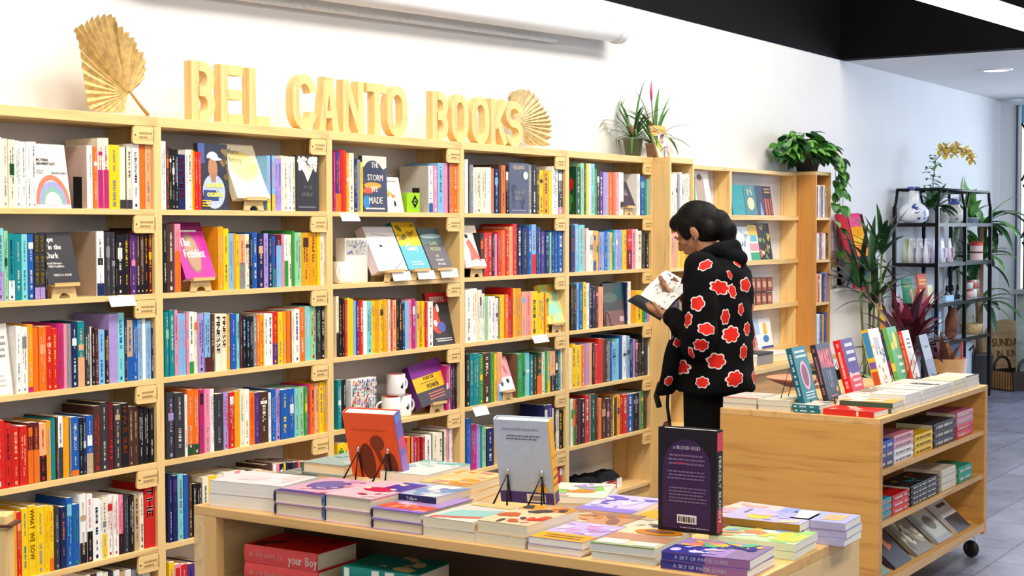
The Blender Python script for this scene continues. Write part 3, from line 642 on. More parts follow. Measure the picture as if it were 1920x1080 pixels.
# ---- leftmost bookcase
shelf_display('cream book with an orange, blue and green rainbow arch on its cover', 71, 134, 385, 271, 9, 0,
    [('ring', .48, .06, .50, .46, .12, 'ee7d5e', (0, 180)), ('ring', .48, .06, .41, .36, .12, '9d9fd2', (0, 180)), ('ring', .48, .06, .32, .27, .11, '86b6a4', (0, 180)), ('ell', .48, .05, .25, .20, 'f6ecd8', (0, 180)),
     ('text', 'A', .04, .80, .035, 'k', .8, 'l'), ('text', 'FUNCTIONAL', .04, .73, .045, 'k', .7, 'l'), ('text', 'FUNDAMENTALIST', .04, .67, .045, 'k', .72, 'l'), ('lines', .04, .53, .3, .60, 2, 'gr'), ('lines', .5, .52, .95, .58, 1, 'gr')], 'f5eadf', T=0.015)
shelf_display('charcoal book with bold white title on a plywood stand, second shelf of leftmost case', 92, 152, 533, 436, 16, 1,
    [('text', 'Hope', .05, .82, .10, 'w', .85, 'l', .06), ('text', 'in the', .22, .67, .10, 'w', .85, 'l', .06), ('text', 'Dark', .10, .50, .11, 'w', .85, 'l', .06), ('text', 'Untold Histories', .05, .38, .045, 'w', .8, 'l'), ('text', 'Wild Possibilities', .1, .32, .045, 'w', .8, 'l'), ('text', 'REBECCA SOLNIT', .5, .15, .045, 'w', .8)],
    'ch', T=0.03, stand=0.075, yf=0.0, spine='ch')
shelf_display('white book leaning face out at the left edge, third shelf of leftmost case', -30, 25, 738, 608, 8, 2,
    [('lines', .1, .5, .9, .85, 4, 'gr'), ('lines', .1, .1, .8, .3, 3, 'c8c4c0')], 'w', T=0.02)
# black bookend
t = thing('bookend', 'black metal bookend beside the rainbow cover', 'bookend', onY(145, 388, Y0+0.03).xy[:]+(SH[0],) if False else (onY(145, 388, Y0+0.05).x, Y0+0.04, SH[0]+0.0004))
mb = MB(); mb.box(-0.022, 0.024, 0.0, 0.003, 0, 0.105, BLACKM); mb.build('upright_plate', t)
mb = MB(); mb.box(-0.022, 0.024, 0.003, 0.10, 0, 0.002, BLACKM); mb.build('foot_plate', t)
# ---- second bookcase
shelf_display('tall face-out book showing a person in a white cap, dark blue cover', 376, 431, 392, 270, 3, 0,
    [('rect', 0, 0, 1, 1, '3a3c4c'), ('rect', 0, .7, .22, 1, '4c62a4'), ('blobs', 3, 8, ['6d5a3a', '5a4a40', '8a744a'], (.75, .5, 1, .9), .12), ('ell', .48, .28, .38, .26, 'b7c6e6'), ('ell', .47, .63, .16, .17, 'b98768'), ('rect', .40, .42, .55, .55, 'b07c5e'),
     ('ell', .47, .78, .20, .10, 'w', (0, 180)), ('ell', .60, .77, .18, .022, 'w'), ('rect', .12, .14, .62, .30, '3a4a86'), ('text', 'naomi', .5, .34, .10, 'f2f07a', .95, 'c', .09), ('text', 'osaka', .5, .20, .10, 'f2f07a', .95, 'c', .09), ('lines', .05, .04, .4, .16, 3, 'y')], 'ch', T=0.02)
shelf_display('cream book with a pale yellow oval leaning back on a plywood stand', 447, 508, 369, 272, 24, 0,
    [('ell', .5, .60, .40, .27, 'f2e08a'), ('text', 'Where', .08, .82, .09, '8a866c', .8, 'l', .02), ('text', 'I Belong', .05, .67, .09, '8a866c', .8, 'l', .02), ('lines', .3, .3, .8, .42, 3, 'ded2a0')], 'f5edd2', T=0.03, stand=0.08, yf=-0.005, spine='e9ddb4')
shelf_display('black cover with white feathery plume, facing out at the right of top shelf', 556, 598, 394, 292, 0, 0,
    [('rect', 0, 0, 1, 1, '3a393f'), ('blobs', 5, 40, ['e8e2da', 'd6cec6', 'f4efe8'], (.1, .74, .9, .97), .09), ('poly', [(.25, .78), (.75, .78), (.5, .52)], 'e2dbd2'), ('text', 'BLACK', .5, .40, .065, 'w', .75, 'c', .02), ('text', 'LITURGIES', .5, .27, .065, 'w', .75, 'c', .02), ('lines', .05, .04, .9, .10, 1, 'gr')], 'ch', T=0.018, yf=0.006)
shelf_display('magenta book with a gold brushed oval on a plywood stand', 350, 407, 525, 417, 22, 1,
    [('rect', 0, .84, 1, 1, '7d1a62'), ('ell', .45, .45, .24, .36, '9a7468'), ('ell', .47, .44, .20, .30, 'b48e74'), ('lines', .08, .80, .8, .88, 1, 'w'), ('text', 'The', .12, .57, .15, 'w', .7, 'l', .05), ('text', 'Fetishist', .5, .37, .15, 'w', .62, 'c', .05)], 'd02c9c', T=0.03, stand=0.078, yf=-0.005, spine='7d1a62')
# ---- third bookcase
shelf_display('dark blue book with white capital title and orange glow, top shelf of third case', 682, 727, 396, 293, 2, 0,
    [('rect', 0, 0, 1, 1, '474c66'), ('rect', 0, .80, 1, 1, 'd9d2c4'), ('ell', .42, .72, .38, .20, '3c4058'), ('ell', .4, .47, .36, .06, 'f0a040'), ('ell', .2, .38, .25, .05, 'd9604a'), ('ell', .12, .17, .14, .12, '3c86d0'), ('ell', .86, .83, .09, .06, 'f2ecd0'),
     ('text', 'THE', .5, .79, .10, 'w', .8), ('text', 'STORM', .5, .56, .11, 'w', .85), ('text', 'WE', .45, .36, .11, 'w', .8), ('text', 'MADE', .5, .15, .12, 'w', .85), ('lines', .05, .03, .95, .09, 1, 'w')], 'ch', T=0.02)
t = thing('picture_frame', 'small white leaning frame with orange flowers beside a green box', 'picture frame', (onY(741, 396, Y0+0.03).x, Y0+0.03, SH[0]+0.0004), (R(-14), 0, R(-8)))
mb = MB()
for (a, b, c, d) in ((-.055, -.040, 0, .155), (.040, .055, 0, .155), (-.04, .04, 0, .015), (-.04, .04, .14, .155)): mb.box(a, b, 0, 0.015, c, d, pc('w'))
bevel(mb.build('frame', t), 0.001)
mb = MB(); mb.box(-.04, .04, 0.008, 0.012, .015, .14, pc('fbf6ec')); cover_art(mb, 0.08, 0.125, [('blobs', 4, 9, ['f0b428', 'f28a30', 'f6d23c', '9ac47a'], (.2, .45, .7, .85), .16), ('ell', .7, .2, .08, .1, 'k')], Matrix.Translation((0, 0.0075, .015))); mb.build('picture', t)
p = onY(769, 396, Y0+0.03)
t = thing('boxed_game', 'lime green box with black diamond emblem leaning against a bookend', 'box', (p.x, Y0+0.012, SH[0]+0.0004), (0, 0, R(-12)))
mb = MB(); mb.box(-.036, .036, 0, .035, 0, .085, pc('9ed22a')); bevel(mb.build('box', t), 0.001)
mb = MB(); cover_art(mb, 0.072, 0.085, [('poly', [(.62, .2), (.88, .55), (.62, .9), (.36, .55)], 'k'), ('ell', .62, .55, .10, .12, '9ed22a'), ('rect', .56, .50, .70, .60, 'k')], Matrix()); mb.build('emblem', t)
t = thing('bookend', 'black metal bookend right of the lime green box', 'bookend', (onY(790, 396, Y0+0.05).x, Y0+0.062, SH[0]+0.0004))
mb = MB(); mb.box(-0.045, 0.032, 0.0, 0.003, 0, 0.108, BLACKM); mb.build('upright_plate', t)
mb = MB(); mb.box(-0.045, 0.032, 0.003, 0.09, 0, 0.002, BLACKM); mb.build('foot_plate', t)
# second shelf of the third case: boxed set, cup and three displays
p = onY(668, 528, Y0+0.06)
t = thing('boxed_print_set', 'cream boxed picture set with a grey crowd drawing behind the white cup', 'box', (p.x, Y0+0.055, SH[1]+0.0004), (0, 0, 0))
mb = MB(); mb.box(-.078, .070, 0, .05, 0, .185, pc('efe7d6')); bevel(mb.build('box', t), 0.001)
mb = MB(); cover_art(mb, 0.148, 0.185, [('rect', .05, .05, .97, .6, 'e6e4de'), ('rect', .05, .62, .97, .95, 'c9c7c4'), ('blobs', 8, 40, ['8f97a8', '6f7a9a', '9a9a9a', 'b0a79a', 'd8d4cc'], (.08, .64, .95, .93), .05)], Matrix.Translation((-.004, 0, 0))); mb.build('front_print', t)
def mug(loc, yaw, label, group=None, bird=True, inside='e8602c', sc=1.0):
    t = thing('mug', label, 'mug', loc, (0, 0, yaw), group)
    mb = MB(); r = 0.041*sc; h = 0.092*sc
    mb.lathe([(0, 0.002), (r*0.85, 0), (r*0.98, 0.006), (r, 0.014), (r, h), (r*0.98, h+0.0015), (r*0.92, h)], mat('f4f2ee', 0.18, kind='ceramic', var=0.01, coat=0.6), 32)
    mb.lathe([(r*0.92, h), (r*0.91, 0.01), (0, 0.008)], mat(inside, 0.25, kind='ceramic', var=0.02, coat=0.4), 32)
    if bird:
        for pts in ([(-.012, .040), (-.006, .046), (.003, .060), (.006, .062), (.001, .048), (.004, .040), (-.001, .030)], [(.004, .046), (.014, .052), (.005, .042)]):
            V = []
            for (a, b) in pts:
                th = a/r-math.pi/2; V.append(((r+.0006)*math.cos(th), (r+.0006)*math.sin(th), b*sc))
            mb.add(V, [tuple(range(len(V)))], pc('k'))
    mb.build('cup', t)
    mb = MB(); pts = [(r*0.96+0.027*sc*math.sin(math.pi*i/12), 0, h*0.5+h*0.30*math.cos(math.pi*i/12)) for i in range(13)]
    mb.tube(pts, 0.0048*sc, mat('f4f2ee', 0.18, kind='ceramic', var=0.01, coat=0.6), 10); mb.build('handle', t)
    return t
p = onY(640, 528, Y0+0.05)
mug((p.x, Y0+0.045, SH[1]+0.0004), R(200), 'white cup with black bird mark at the left of the display shelf', sc=0.95, inside='f0f0ee')
shelf_display('white book leaning on a stand, leftmost of the three slanted displays', 712, 766, 508, 425, 26, 1, [('rect', 0, .86, 1, 1, 'd9d6e0'), ('poly', [(.2, .83), (.8, .76), (.8, .775), (.2, .85)], 'c2c0c8'), ('ell', .38, .56, .05, .03, 'k'), ('poly', [(.52, .0), (.95, .2), (.96, .215), (.53, .02)], '5a5a60')], 'f6f4f4', T=0.045, stand=0.09, yf=-0.006, spine='d9c8cc')
shelf_display('yellow over teal book leaning on a stand, middle slanted display', 768, 809, 505, 417, 26, 1, [('rect', 0, .5, 1, 1, 'ecc21e'), ('rect', 0, 0, 1, .5, '5cb4c4'), ('blobs', 2, 8, ['a8862a', 'c89c1c', '7a6a2a'], (.1, .6, .9, .95), .10), ('text', 'Sun', .4, .50, .09, 'w', .7), ('text', 'Country', .5, .40, .11, 'w', .62, 'c', .06), ('lines', .2, .08, .8, .18, 2, 'd8ecee')], '5cb4c4', T=0.035, stand=0.085, yf=-0.006, spine='17727c')
shelf_display('slate grey book with sea and green lettering, right slanted display', 812, 851, 500, 428, 26, 1, [('rect', 0, .6, 1, 1, '5f7880'), ('ell', .5, .80, .5, .06, 'b8d0d0'), ('text', 'CLAIRE', .5, .58, .09, 'c4d49a', .75), ('text', 'MESSUD', .5, .44, .09, 'c4d49a', .8), ('text', 'THE', .45, .28, .06, 'w', .8), ('text', 'WOMAN', .5, .18, .06, 'w', .8), ('text', 'UPSTAIRS', .52, .08, .06, 'w', .8)], '646068', T=0.02, stand=0.085, yf=-0.006)
def price_card(px0, px1, py0, py1, label, lean=-28):
    a = onY(px0, py0, Y0-0.012); b = onY(px1, py0, Y0-0.012); h = (a.z-onY(px0, py1, Y0-0.012).z)
    t = thing('price_card', label, 'card', ((a.x+b.x)/2, Y0-0.006, a.z), (R(lean), 0, 0), 'blank white cards hung on the shelf edges')
    w = b.x-a.x
    mb = MB(); mb.box(-w/2, w/2, -0.0015, 0, -h*1.05, 0, pc('fdfcfa')); mb.build('card', t)
    mb = MB(); mb.box(-0.012, 0.012, -0.0025, 0.014, -0.002, 0.0035, mat('cfd6da', 0.2, kind='plastic')); mb.build('clip', t)
price_card(204, 252, 557, 577, 'white card hanging under the second shelf of the leftmost bookcase')
price_card(638, 672, 400, 416, 'white card hanging under the top shelf of the third bookcase')
price_card(998, 1026, 630, 645, 'white card hanging under the third shelf of the fourth bookcase')
price_card(887, 913, 765, 782, 'white card hanging under the fourth shelf of the fourth bookcase')
for q, (a, b, c, d) in enumerate(((736, 770, 510, 527), (783, 815, 508, 524), (826, 858, 504, 521))):
    price_card(a, b, c, d, 'white card in front of the %s slanted display book' % ['white', 'yellow and teal', 'slate grey'][q], lean=-18)
shelf_display('black and red comic style cover leaning at the right of the third shelf', 814, 854, 645, 548, 13, 2, [('rect', 0, .80, 1, 1, 'c8202c'), ('ell', .35, .48, .32, .26, 'e8502e'), ('ell', .70, .55, .26, .22, '3a383c'), ('ell', .15, .66, .09, .07, 'w'), ('ell', .45, .70, .07, .08, 'w'), ('ell', .25, .42, .08, .06, 'w'), ('ell', .5, .34, .18, .10, '5a60a8'), ('text', 'PERSEPOLIS', .5, .82, .10, 'f4e6dc', .62), ('lines', .1, .06, .9, .14, 2, 'w')], '3a383c', T=0.015)
p = onY(680, 775, Y0+0.03)
t = thing('jigsaw_box', 'white box patterned all over with tiny colourful people, beside the mugs', 'box', (onY(679, 775, Y0+0.03).x, Y0+0.02, SH[3]+0.0004), (0, 0, 0))
mb = MB(); mb.box(-.083, .083, 0, .045, 0, .192, pc('f3efee')); bevel(mb.build('box', t), 0.001)
mb = MB(); rnd = random.Random(12); art = []
for i in range(11):
    for j in range(12):
        u = (i+.5)/11+rnd.uniform(-.02, .02); v = (j+.5)/12+rnd.uniform(-.02, .02)
        art.append(('rect', u-.028, v-.04, u+.028, v+.005, rnd.choice(['e05a4a', 'f0b428', '4a9ac0', '7ac0a8', 'f0c4c8', '3a3e5a', '9a6ac0', 'f4f0ea'])))
        art.append(('ell', u, v+.018, .022, .020, rnd.choice(['2a2024', '5a3a2a', 'd8b08c', 'b88460'])))
for k0 in range(0, len(art), 24): cover_art(mb, .16, .186, art[k0:k0+24], Matrix.Translation((0, -0.0002, .003)))
mb.build('front_print', t)
ma = onY(731, 783, Y0+0.055); mb_ = onY(766, 780, Y0+0.055)
mug((ma.x, Y0+0.05, SH[3]+0.0004), R(150), 'white mug with orange inside, lower left of the small mug pile', 'white mugs with orange insides', bird=False)
mug((ma.x+0.086, Y0+0.055, SH[3]+0.0004), R(-12), 'white mug with black bird mark, lower right of the small mug pile', 'white mugs with orange insides')
mug((ma.x+0.043, Y0+0.055, SH[3]+0.0946), R(-8), 'white mug with black bird mark, on top of the small mug pile', 'white mugs with orange insides')
shelf_display('purple, yellow and grey book tilted on a stand beside the mugs', 792, 850, 755, 676, 20, 3, [('rect', 0, .68, 1, 1, '7c2c86'), ('rect', 0, .34, 1, .68, 'efb428'), ('rect', 0, 0, 1, .34, '4a474c'), ('text', 'PURPOSE', .5, .58, .085, 'k', .8), ('lines', .2, .5, .8, .55, 1, '8a6a1c'), ('text', 'POWER', .55, .37, .11, 'k', .8), ('lines', .3, .08, .85, .28, 3, 'e07a6a')], '4a474c', T=0.035, stand=0.075, yf=-0.004, spine='5c2468', tilt=-7)
# ---- fourth bookcase
shelf_display('dark slate face-out book with a white moon, top shelf of fourth case', 955, 991, 398, 306, 0, 0, [('rect', 0, 0, 1, 1, '565a74'), ('blobs', 9, 10, ['3c4058', '4a5068'], (.1, .1, .9, .8), .15), ('text', 'LEIGH BARDUGO', .5, .87, .09, 'e8d8b8', .42), ('ell', .84, .76, .12, .08, 'w'), ('text', 'STOLEN', .5, .38, .10, 'd0d4d8', .62), ('text', 'HOUSE', .5, .26, .10, 'd0d4d8', .6), ('lines', .1, .04, .9, .09, 1, 'a8a0b8')], '565a74', T=0.02, yf=0.006)
shelf_display('white cover with a pink dancing figure on a stand, second shelf fourth case', 877, 914, 500, 423, 20, 1, [('poly', [(.3, .6), (.5, .68), (.65, .45), (.85, .12), (.6, .2), (.3, .15), (.38, .4)], 'e0746a'), ('ell', .4, .74, .08, .05, 'k'), ('ell', .25, .85, .10, .04, 'd88a80')], 'f6f1ea', T=0.012, stand=0.07, yf=-0.004)
shelf_display('yellow and mint watercolour cover on a stand, third shelf of fourth case', 1030, 1061, 604, 533, 18, 2, [('rect', 0, 0, 1, 1, 'f2e27c'), ('blobs', 15, 14, ['a8dcb8', '9ad6c4', 'c8e6a0', 'f4c060'], (.1, .2, .8, .9), .22), ('rect', .0, .80, 1, 1, 'b4cc6a')], 'f0dc5e', T=0.03, stand=0.06, yf=-0.002)
shelf_display('pink and white cover with two black marks on a stand, fourth shelf', 941, 967, 733, 668, 20, 3, [('rect', 0, .4, 1, 1, 'e89a9c'), ('blobs', 3, 8, ['c85a60', 'f2c0c0'], (.1, .5, .9, .9), .12), ('ell', .65, .28, .10, .07, 'k'), ('ell', .2, .22, .10, .08, '3a4a6a')], 'f2eef0', T=0.012, stand=0.06, yf=-0.004)
# ---- fifth bookcase
shelf_display('dark purple patterned cover on a stand, top shelf of the fifth case', 1168, 1193, 384, 341, 24, 0, [('rect', 0, 0, 1, 1, '3a2c40'), ('blobs', 22, 9, ['6a5468', '8a7488', '4a3650'], (.15, .35, .85, .9), .08)], '3a2c40', T=0.02, stand=0.06, yf=-0.002)
shelf_display('dark stormy painted cover propped on a wire easel, fifth case', 1134, 1173, 606, 530, 4, 2, [('rect', 0, 0, 1, 1, '4e4c4a'), ('rect', 0, 0, 1, .35, '8a5f5a'), ('ell', .8, .8, .3, .2, '2c5456'), ('ell', .3, .65, .35, .12, '5f6a60'), ('rect', .72, .08, .92, .20, 'd0b4ac')], '4a4a48', T=0.015)
t = thing('wire_easel', 'thin bent wire easel in front of the dark painted cover', 'easel', (onY(1143, 606, Y0-0.002).x, Y0+0.004, SH[2]+0.003))
mb = MB(); mb.tube([(-0.01, 0.012, 0.075), (0.0, 0.0, 0.06), (0.028, 0.0, 0.0), (0.05, 0.0, 0.004)], 0.0022, BLACKM, 6); mb.tube([(-0.01, 0.012, 0.075), (-0.03, 0.0, 0.0)], 0.0022, BLACKM, 6); mb.build('wire', t)
# folded shirts on a short pile of books, lowest shelf of the fifth case
xa = onY(1150, 915, Y0+0.02).x
zz = SH[5]+0.0004
for q in range(3):
    cover_book('%s red and white spined paperback under the folded black shirts' % ['lowest', 'middle', 'topmost'][q], (0.15, 0.22, 0.017), 'w', [('rect', .1, .1, .9, .9, '3a6ab0')], (xa+0.02, Y0+0.115, zz), (0, 0, R(90)), spine='w', spine_art=[('rect', .25, .75, 'c03038')], flat=True, group='paperbacks under the folded shirts')
    cover_book('%s black and white patterned book left of the folded shirt pile' % ['lowest', 'middle', 'topmost'][q], (0.15, 0.22, 0.017), 'k', [('blobs', q, 9, ['w', 'gr'], (.1, .1, .9, .9), .1)], (xa-0.215, Y0+0.115, zz), (0, 0, R(90)), spine='k', spine_art=[('marks', 'w')], flat=True, group='patterned books on the lowest shelf')
    zz += 0.0173
def cloth_fold(label, loc, w, d, h, c, seed, name='folded_shirt'):
    t = thing(name, label, 'shirt', loc); rnd = random.Random(seed)
    n, m = 26, 18; top = []; mbx = MB(); mm = mat(c, 0.9, kind='cloth', var=0.1, scale=80, bump=0.3)
    ph = [rnd.random()*6 for _ in range(6)]
    def H(u, v):
        e = min(1, 6*min(u, 1-u), 6*min(v, 1-v))**0.5
        return h*e*(0.72+0.22*math.sin(5*u+ph[0])*math.sin(4*v+ph[1])+0.10*math.sin(13*u+ph[2]+3*v)+0.06*math.sin(17*v+ph[3]))
    V = []
    for j in range(m+1):
        for i in range(n+1):
            u = i/n; v = j/m; V.append((-w/2+w*u+0.006*math.sin(9*v+ph[4]), -d/2+d*v+0.006*math.sin(8*u+ph[5]), H(u, v)))
    o = len(V); V += [(x, y, 0) for (x, y, z) in V]
    F = [(j*(n+1)+i, j*(n+1)+i+1, (j+1)*(n+1)+i+1, (j+1)*(n+1)+i) for j in range(m) for i in range(n)]
    F += [tuple(o+k for k in f[::-1]) for f in F]
    for i in range(n): F += [(i, o+i, o+i+1, i+1), (m*(n+1)+i+1, o+m*(n+1)+i+1, o+m*(n+1)+i, m*(n+1)+i)]
    for j in range(m): F += [((j+1)*(n+1), o+(j+1)*(n+1), o+j*(n+1), j*(n+1)), (j*(n+1)+n, o+j*(n+1)+n, o+(j+1)*(n+1)+n, (j+1)*(n+1)+n)]
    mbx.add(V, F, mm, None, True); mbx.build('cloth', t)
    return t
cloth_fold('folded black shirt heaped on the red and white paperbacks', (xa+0.02, Y0+0.115, zz+0.001), 0.215, 0.155, 0.045, '1b1c22', 3)
cloth_fold('folded black shirt heaped on the patterned books at left', (xa-0.215, Y0+0.115, zz+0.001), 0.20, 0.15, 0.06, '17181d', 8)
# flat books lying above the row behind the blue back cover
# face-out books on the display shelving
def dsp(label, pl, pr, row_z, pt, art, base, T=0.014, yaw=0, Yp=4.012, lean=9):
    a = onY(pl, 500, Yp); b = onY(pr, 500, Yp); Wd = b.x-a.x
    zt = onY((pl+pr)/2, pt, Yp+0.03).z; Hh = (zt-row_z)/math.cos(R(lean))
    cover_book(label, (Wd*0.97, Hh, T), base, art, ((a.x+b.x)/2, Yp, row_z+0.0006), (R(-lean), 0, R(yaw)))
dsp('plain teal book leftmost on the top display shelf', 1375, 1400, SH[0], 347, [('rect', .3, .1, .8, .5, '2ba3a8'), ('rect', .35, .14, .75, .46, '1e9398')], '1e9398')
dsp('teal book with cream circle, second on the top display shelf', 1400, 1422, SH[0], 348, [('rect', 0, 0, 1, 1, '3f7f8a'), ('ell', .5, .42, .3, .2, 'e6d2a0'), ('blobs', 3, 6, ['d8c890', 'a8c4b0'], (.2, .7, .8, .95), .08)], '3f7f8a')
dsp('navy book with pale lilac spire, third on the top display shelf', 1422, 1436, SH[0], 349, [('rect', 0, 0, 1, 1, '3a4058'), ('poly', [(.3, .0), (.8, .0), (.55, .5)], '9aa4cc')], '3a4058')
dsp('dark book with red stripes at the right of the top display shelf', 1436, 1451, SH[0], 350, [('rect', 0, 0, 1, 1, '2f2a30'), ('poly', [(.1, 0), (.3, 0), (.25, .6), (.05, .6)], 'd86048'), ('poly', [(.45, 0), (.6, 0), (.55, .6), (.4, .6)], 'd86048'), ('poly', [(.75, 0), (.9, 0), (.85, .6), (.7, .6)], 'c84c3c'), ('lines', .1, .75, .9, .95, 2, 'e0b070')], '2f2a30')
dsp('pale grey sketch cover on the second display shelf behind the hood', 1388, 1410, SH[1], 425, [('blobs', 30, 12, ['8f9aa4', 'b8c2c8'], (.1, .1, .9, .9), .10)], 'dfe6ea')
dsp('yellow, pink and green blocked cover on the second display shelf', 1410, 1427, SH[1], 422, [('rect', 0, .7, 1, 1, 'f2c22c'), ('rect', .15, .55, .85, .72, '58b0d0'), ('rect', 0, .3, 1, .5, 'f29aa8'), ('rect', 0, 0, 1, .25, '3fa47a')], 'f4ecd0')
dsp('black cover with scattered fruit colours on the second display shelf', 1427, 1450, SH[1], 419, [('rect', 0, 0, 1, 1, '221f22'), ('blobs', 31, 20, ['e86a4a', 'f2e2c0', '7ab060', 'f0b428'], (.05, .05, .95, .95), .09)], '221f22')
for q in range(4):
    for lv in range(2):
        dsp('small brown framed card, %s in the %s row of the third display shelf' % (['first', 'second', 'third', 'fourth'][q], ['lower', 'upper'][lv]), 1408+q*10.5, 1418+q*10.5, SH[2]+lv*0.095, 549 if False else (519 if lv else 546), [('rect', .1, .1, .9, .9, 'a0563c'), ('rect', .2, .3, .8, .7, 'e0a080')], '5f2f24', T=0.006, lean=4)
dsp('white and pale blue cover with stacked cups on the lowest display shelf', 1405, 1430, SH[3], 598, [('rect', 0, .5, 1, 1, 'a8c8e6'), ('poly', [(.3, .05), (.75, .05), (.62, .9), (.4, .9)], 'c88078'), ('rect', .42, .9, .6, 1, '4a2c28'), ('blobs', 4, 8, ['e8c0b0', '9a6058', 'f2dcd0'], (.3, .1, .7, .85), .08)], 'e6eef6')
dsp('white cover with a yellow figure over blue, lowest display shelf', 1430, 1452, SH[3], 596, [('rect', .3, .5, .6, .85, 'e8bc2c'), ('ell', .45, .35, .25, .12, '2a7ac0'), ('rect', 0, 0, 1, .12, '3a4aa0')], 'f4f2ec')
dsp('cream cover with a tall portrait figure on the left display bay', 1304, 1338, SH[0], 320, [('rect', .2, 0, .7, .85, 'b09a8c'), ('ell', .48, .85, .14, .07, '5a3a30'), ('poly', [(.0, .3), (.1, .3), (.25, .95), (.12, .95)], '3a8a50')], 'efe6da')
# counter odds: low pile, dark boxes
for q, (px0, px1, zc, hh, c, lb) in enumerate([(1400, 1420, 0.636, 0.07, 'e9e4d8', 'white booklet box at the left of the low counter'), (1419, 1450, 0.636, 0.075, '8d8a8c', 'grey and black photo box on the low counter'), (1450, 1484, 0.636, 0.06, 'efe2b8', 'cream book pile box on the low counter')]):
    a = onY(px0, 660, 3.80); b = onY(px1, 660, 3.80)
    t = thing('small_box', lb, 'box', ((a.x+b.x)/2, 3.80, zc))
    w = (b.x-a.x)/2*0.95
    mb = MB(); mb.box(-w, w, 0, 0.14, 0, hh*0.78, pc(c)); bevel(mb.build('box', t), .002)
    mb = MB(); mb.box(-w-.002, w+.002, -.002, .142, hh*0.78, hh, pc('f3efe6' if q != 1 else '3a3a40')); bevel(mb.build('lid', t), .002)
# ================================================================ SIGN LETTERS ON THE BOOKCASES
def letter(ch, px0, px1, label, H=0.215):
    Yp = Y0+0.045; a = onY(px0, 230, Yp).x; b = onY(px1, 230, Yp).x; w = b-a-0.02 if ch != 'I' else b-a; s = 0.036; th = 0.036
    t = thing('sign_letter', label, 'letter', (a, Yp-th/2, TOPZ+0.0004), (0, 0, 0), 'wooden sign letters standing on the bookcases')
    mb = MB(); m = WZ; cnt = [0]
    def dy(): cnt[0] += 1; return -0.0005*cnt[0]
    def bar(x0, z0, x1, z1, ww=s):
        dx, dz = x1-x0, z1-z0; L = math.hypot(dx, dz); nx, nz = -dz/L*ww/2, dx/L*ww/2
        mb.prism([(x0-nx, z0-nz), (x1-nx, z1-nz), (x1+nx, z1+nz), (x0+nx, z0+nz)], dy(), th+cnt[0]*0.0005, m)
    def arc(cx, cz, rx, rz, a0, a1, ww=s, n=18):
        o = len(mb.v)
        P = []; e = dy(); e2 = th-e
        for i in range(n+1):
            t_ = R(a0+(a1-a0)*i/n); P.append(((cx+rx*math.cos(t_), cz+rz*math.sin(t_)), (cx+(rx-ww)*math.cos(t_), cz+(rz-ww)*math.sin(t_))))
        V = []
        for (p, q) in P: V += [(p[0], e, p[1]), (q[0], e, q[1]), (p[0], e2, p[1]), (q[0], e2, q[1])]
        F = []
        for i in range(n):
            k = 4*i; F += [(k, k+1, k+5, k+4), (k+2, k+6, k+7, k+3), (k, k+4, k+6, k+2), (k+1, k+3, k+7, k+5)]
        F += [(0, 2, 3, 1), (4*n, 4*n+1, 4*n+3, 4*n+2)]
        mb.add(V, F, m)
    def vbar(x0, x1, z0, z1): mb.box(x0, x1, dy(), th+cnt[0]*0.0005, z0, z1, m)
    if ch == 'B':
        vbar(0, s, 0, H); z = H*0.5
        for (zb, zt, ex) in ((0, z+s/2, 0), (z-s/2, H, -0.004)):
            hz = (zt-zb)/2; cz = (zb+zt)/2; rx = (w+ex)*0.5; arc(w+ex-rx, cz, rx, hz, -90, 90)
            vbar(s, w+ex-rx, zb, zb+s); vbar(s, w+ex-rx, zt-s, zt)
    elif ch == 'E': vbar(0, s, 0, H); vbar(s, w, 0, s); vbar(s, w, H-s, H); vbar(s, w*0.94, H*0.5-s/2, H*0.5+s/2)
    elif ch == 'L': vbar(0, s, 0, H); vbar(s, w, 0, s)
    elif ch == 'C': arc(w/2, H-w/2-0.01, w/2, w/2+0.01, 10, 180); arc(w/2, w/2+0.01, w/2, w/2+0.01, 180, 350); vbar(0, s, w/2+0.01, H-w/2-0.01)
    elif ch == 'O': arc(w/2, H-w/2-0.01, w/2, w/2+0.01, 0, 180); arc(w/2, w/2+0.01, w/2, w/2+0.01, 180, 360); vbar(0, s, w/2+0.01, H-w/2-0.01); vbar(w-s, w, w/2+0.01, H-w/2-0.01)
    elif ch == 'A': bar(s/2, 0, w/2-s*0.2, H); bar(w-s/2, 0, w/2+s*0.2, H); vbar(w*0.25, w*0.75, H*0.25, H*0.25+s*0.8); vbar(w/2-s*0.7, w/2+s*0.7, H-0.006, H)
    elif ch == 'N': vbar(0, s, 0, H); vbar(w-s, w, 0, H); bar(s*0.55, H-s*0.35, w-s*0.55, s*0.35)
    elif ch == 'T': vbar(0, w, H-s, H); vbar(w/2-s/2, w/2+s/2, 0, H-s)
    elif ch == 'K': vbar(0, s, 0, H); bar(s*0.8, H*0.38, w-s*0.35, H-s*0.2); bar(w*0.42, H*0.55, w-s*0.3, s*0.2)
    elif ch == 'S': r = w/2; hz = H*0.25+s*0.25; arc(r, H-hz, r, hz, 15, 270); arc(r, hz, r, hz, -165, 90)
    mb.build('letter', t)
SIGN = [('B', 353, 404), ('E', 408, 456), ('L', 461, 506), ('C', 543, 593), ('A', 592, 635), ('N', 637, 681), ('T', 682, 724), ('O', 720, 763), ('B', 805, 839), ('O', 841, 877), ('O', 879, 916), ('K', 915, 949), ('S', 943, 979)]
ords = ['first', 'second', 'third']
for i, (c, a, b) in enumerate(SIGN):
    wn = 0 if i < 3 else (1 if i < 8 else 2); k = i-[0, 3, 8][wn]
    letter(c, a, b, 'wooden letter %s standing %s in the %s word of the sign' % (c, ['first', 'second', 'third', 'fourth', 'fifth'][k], ords[wn]))

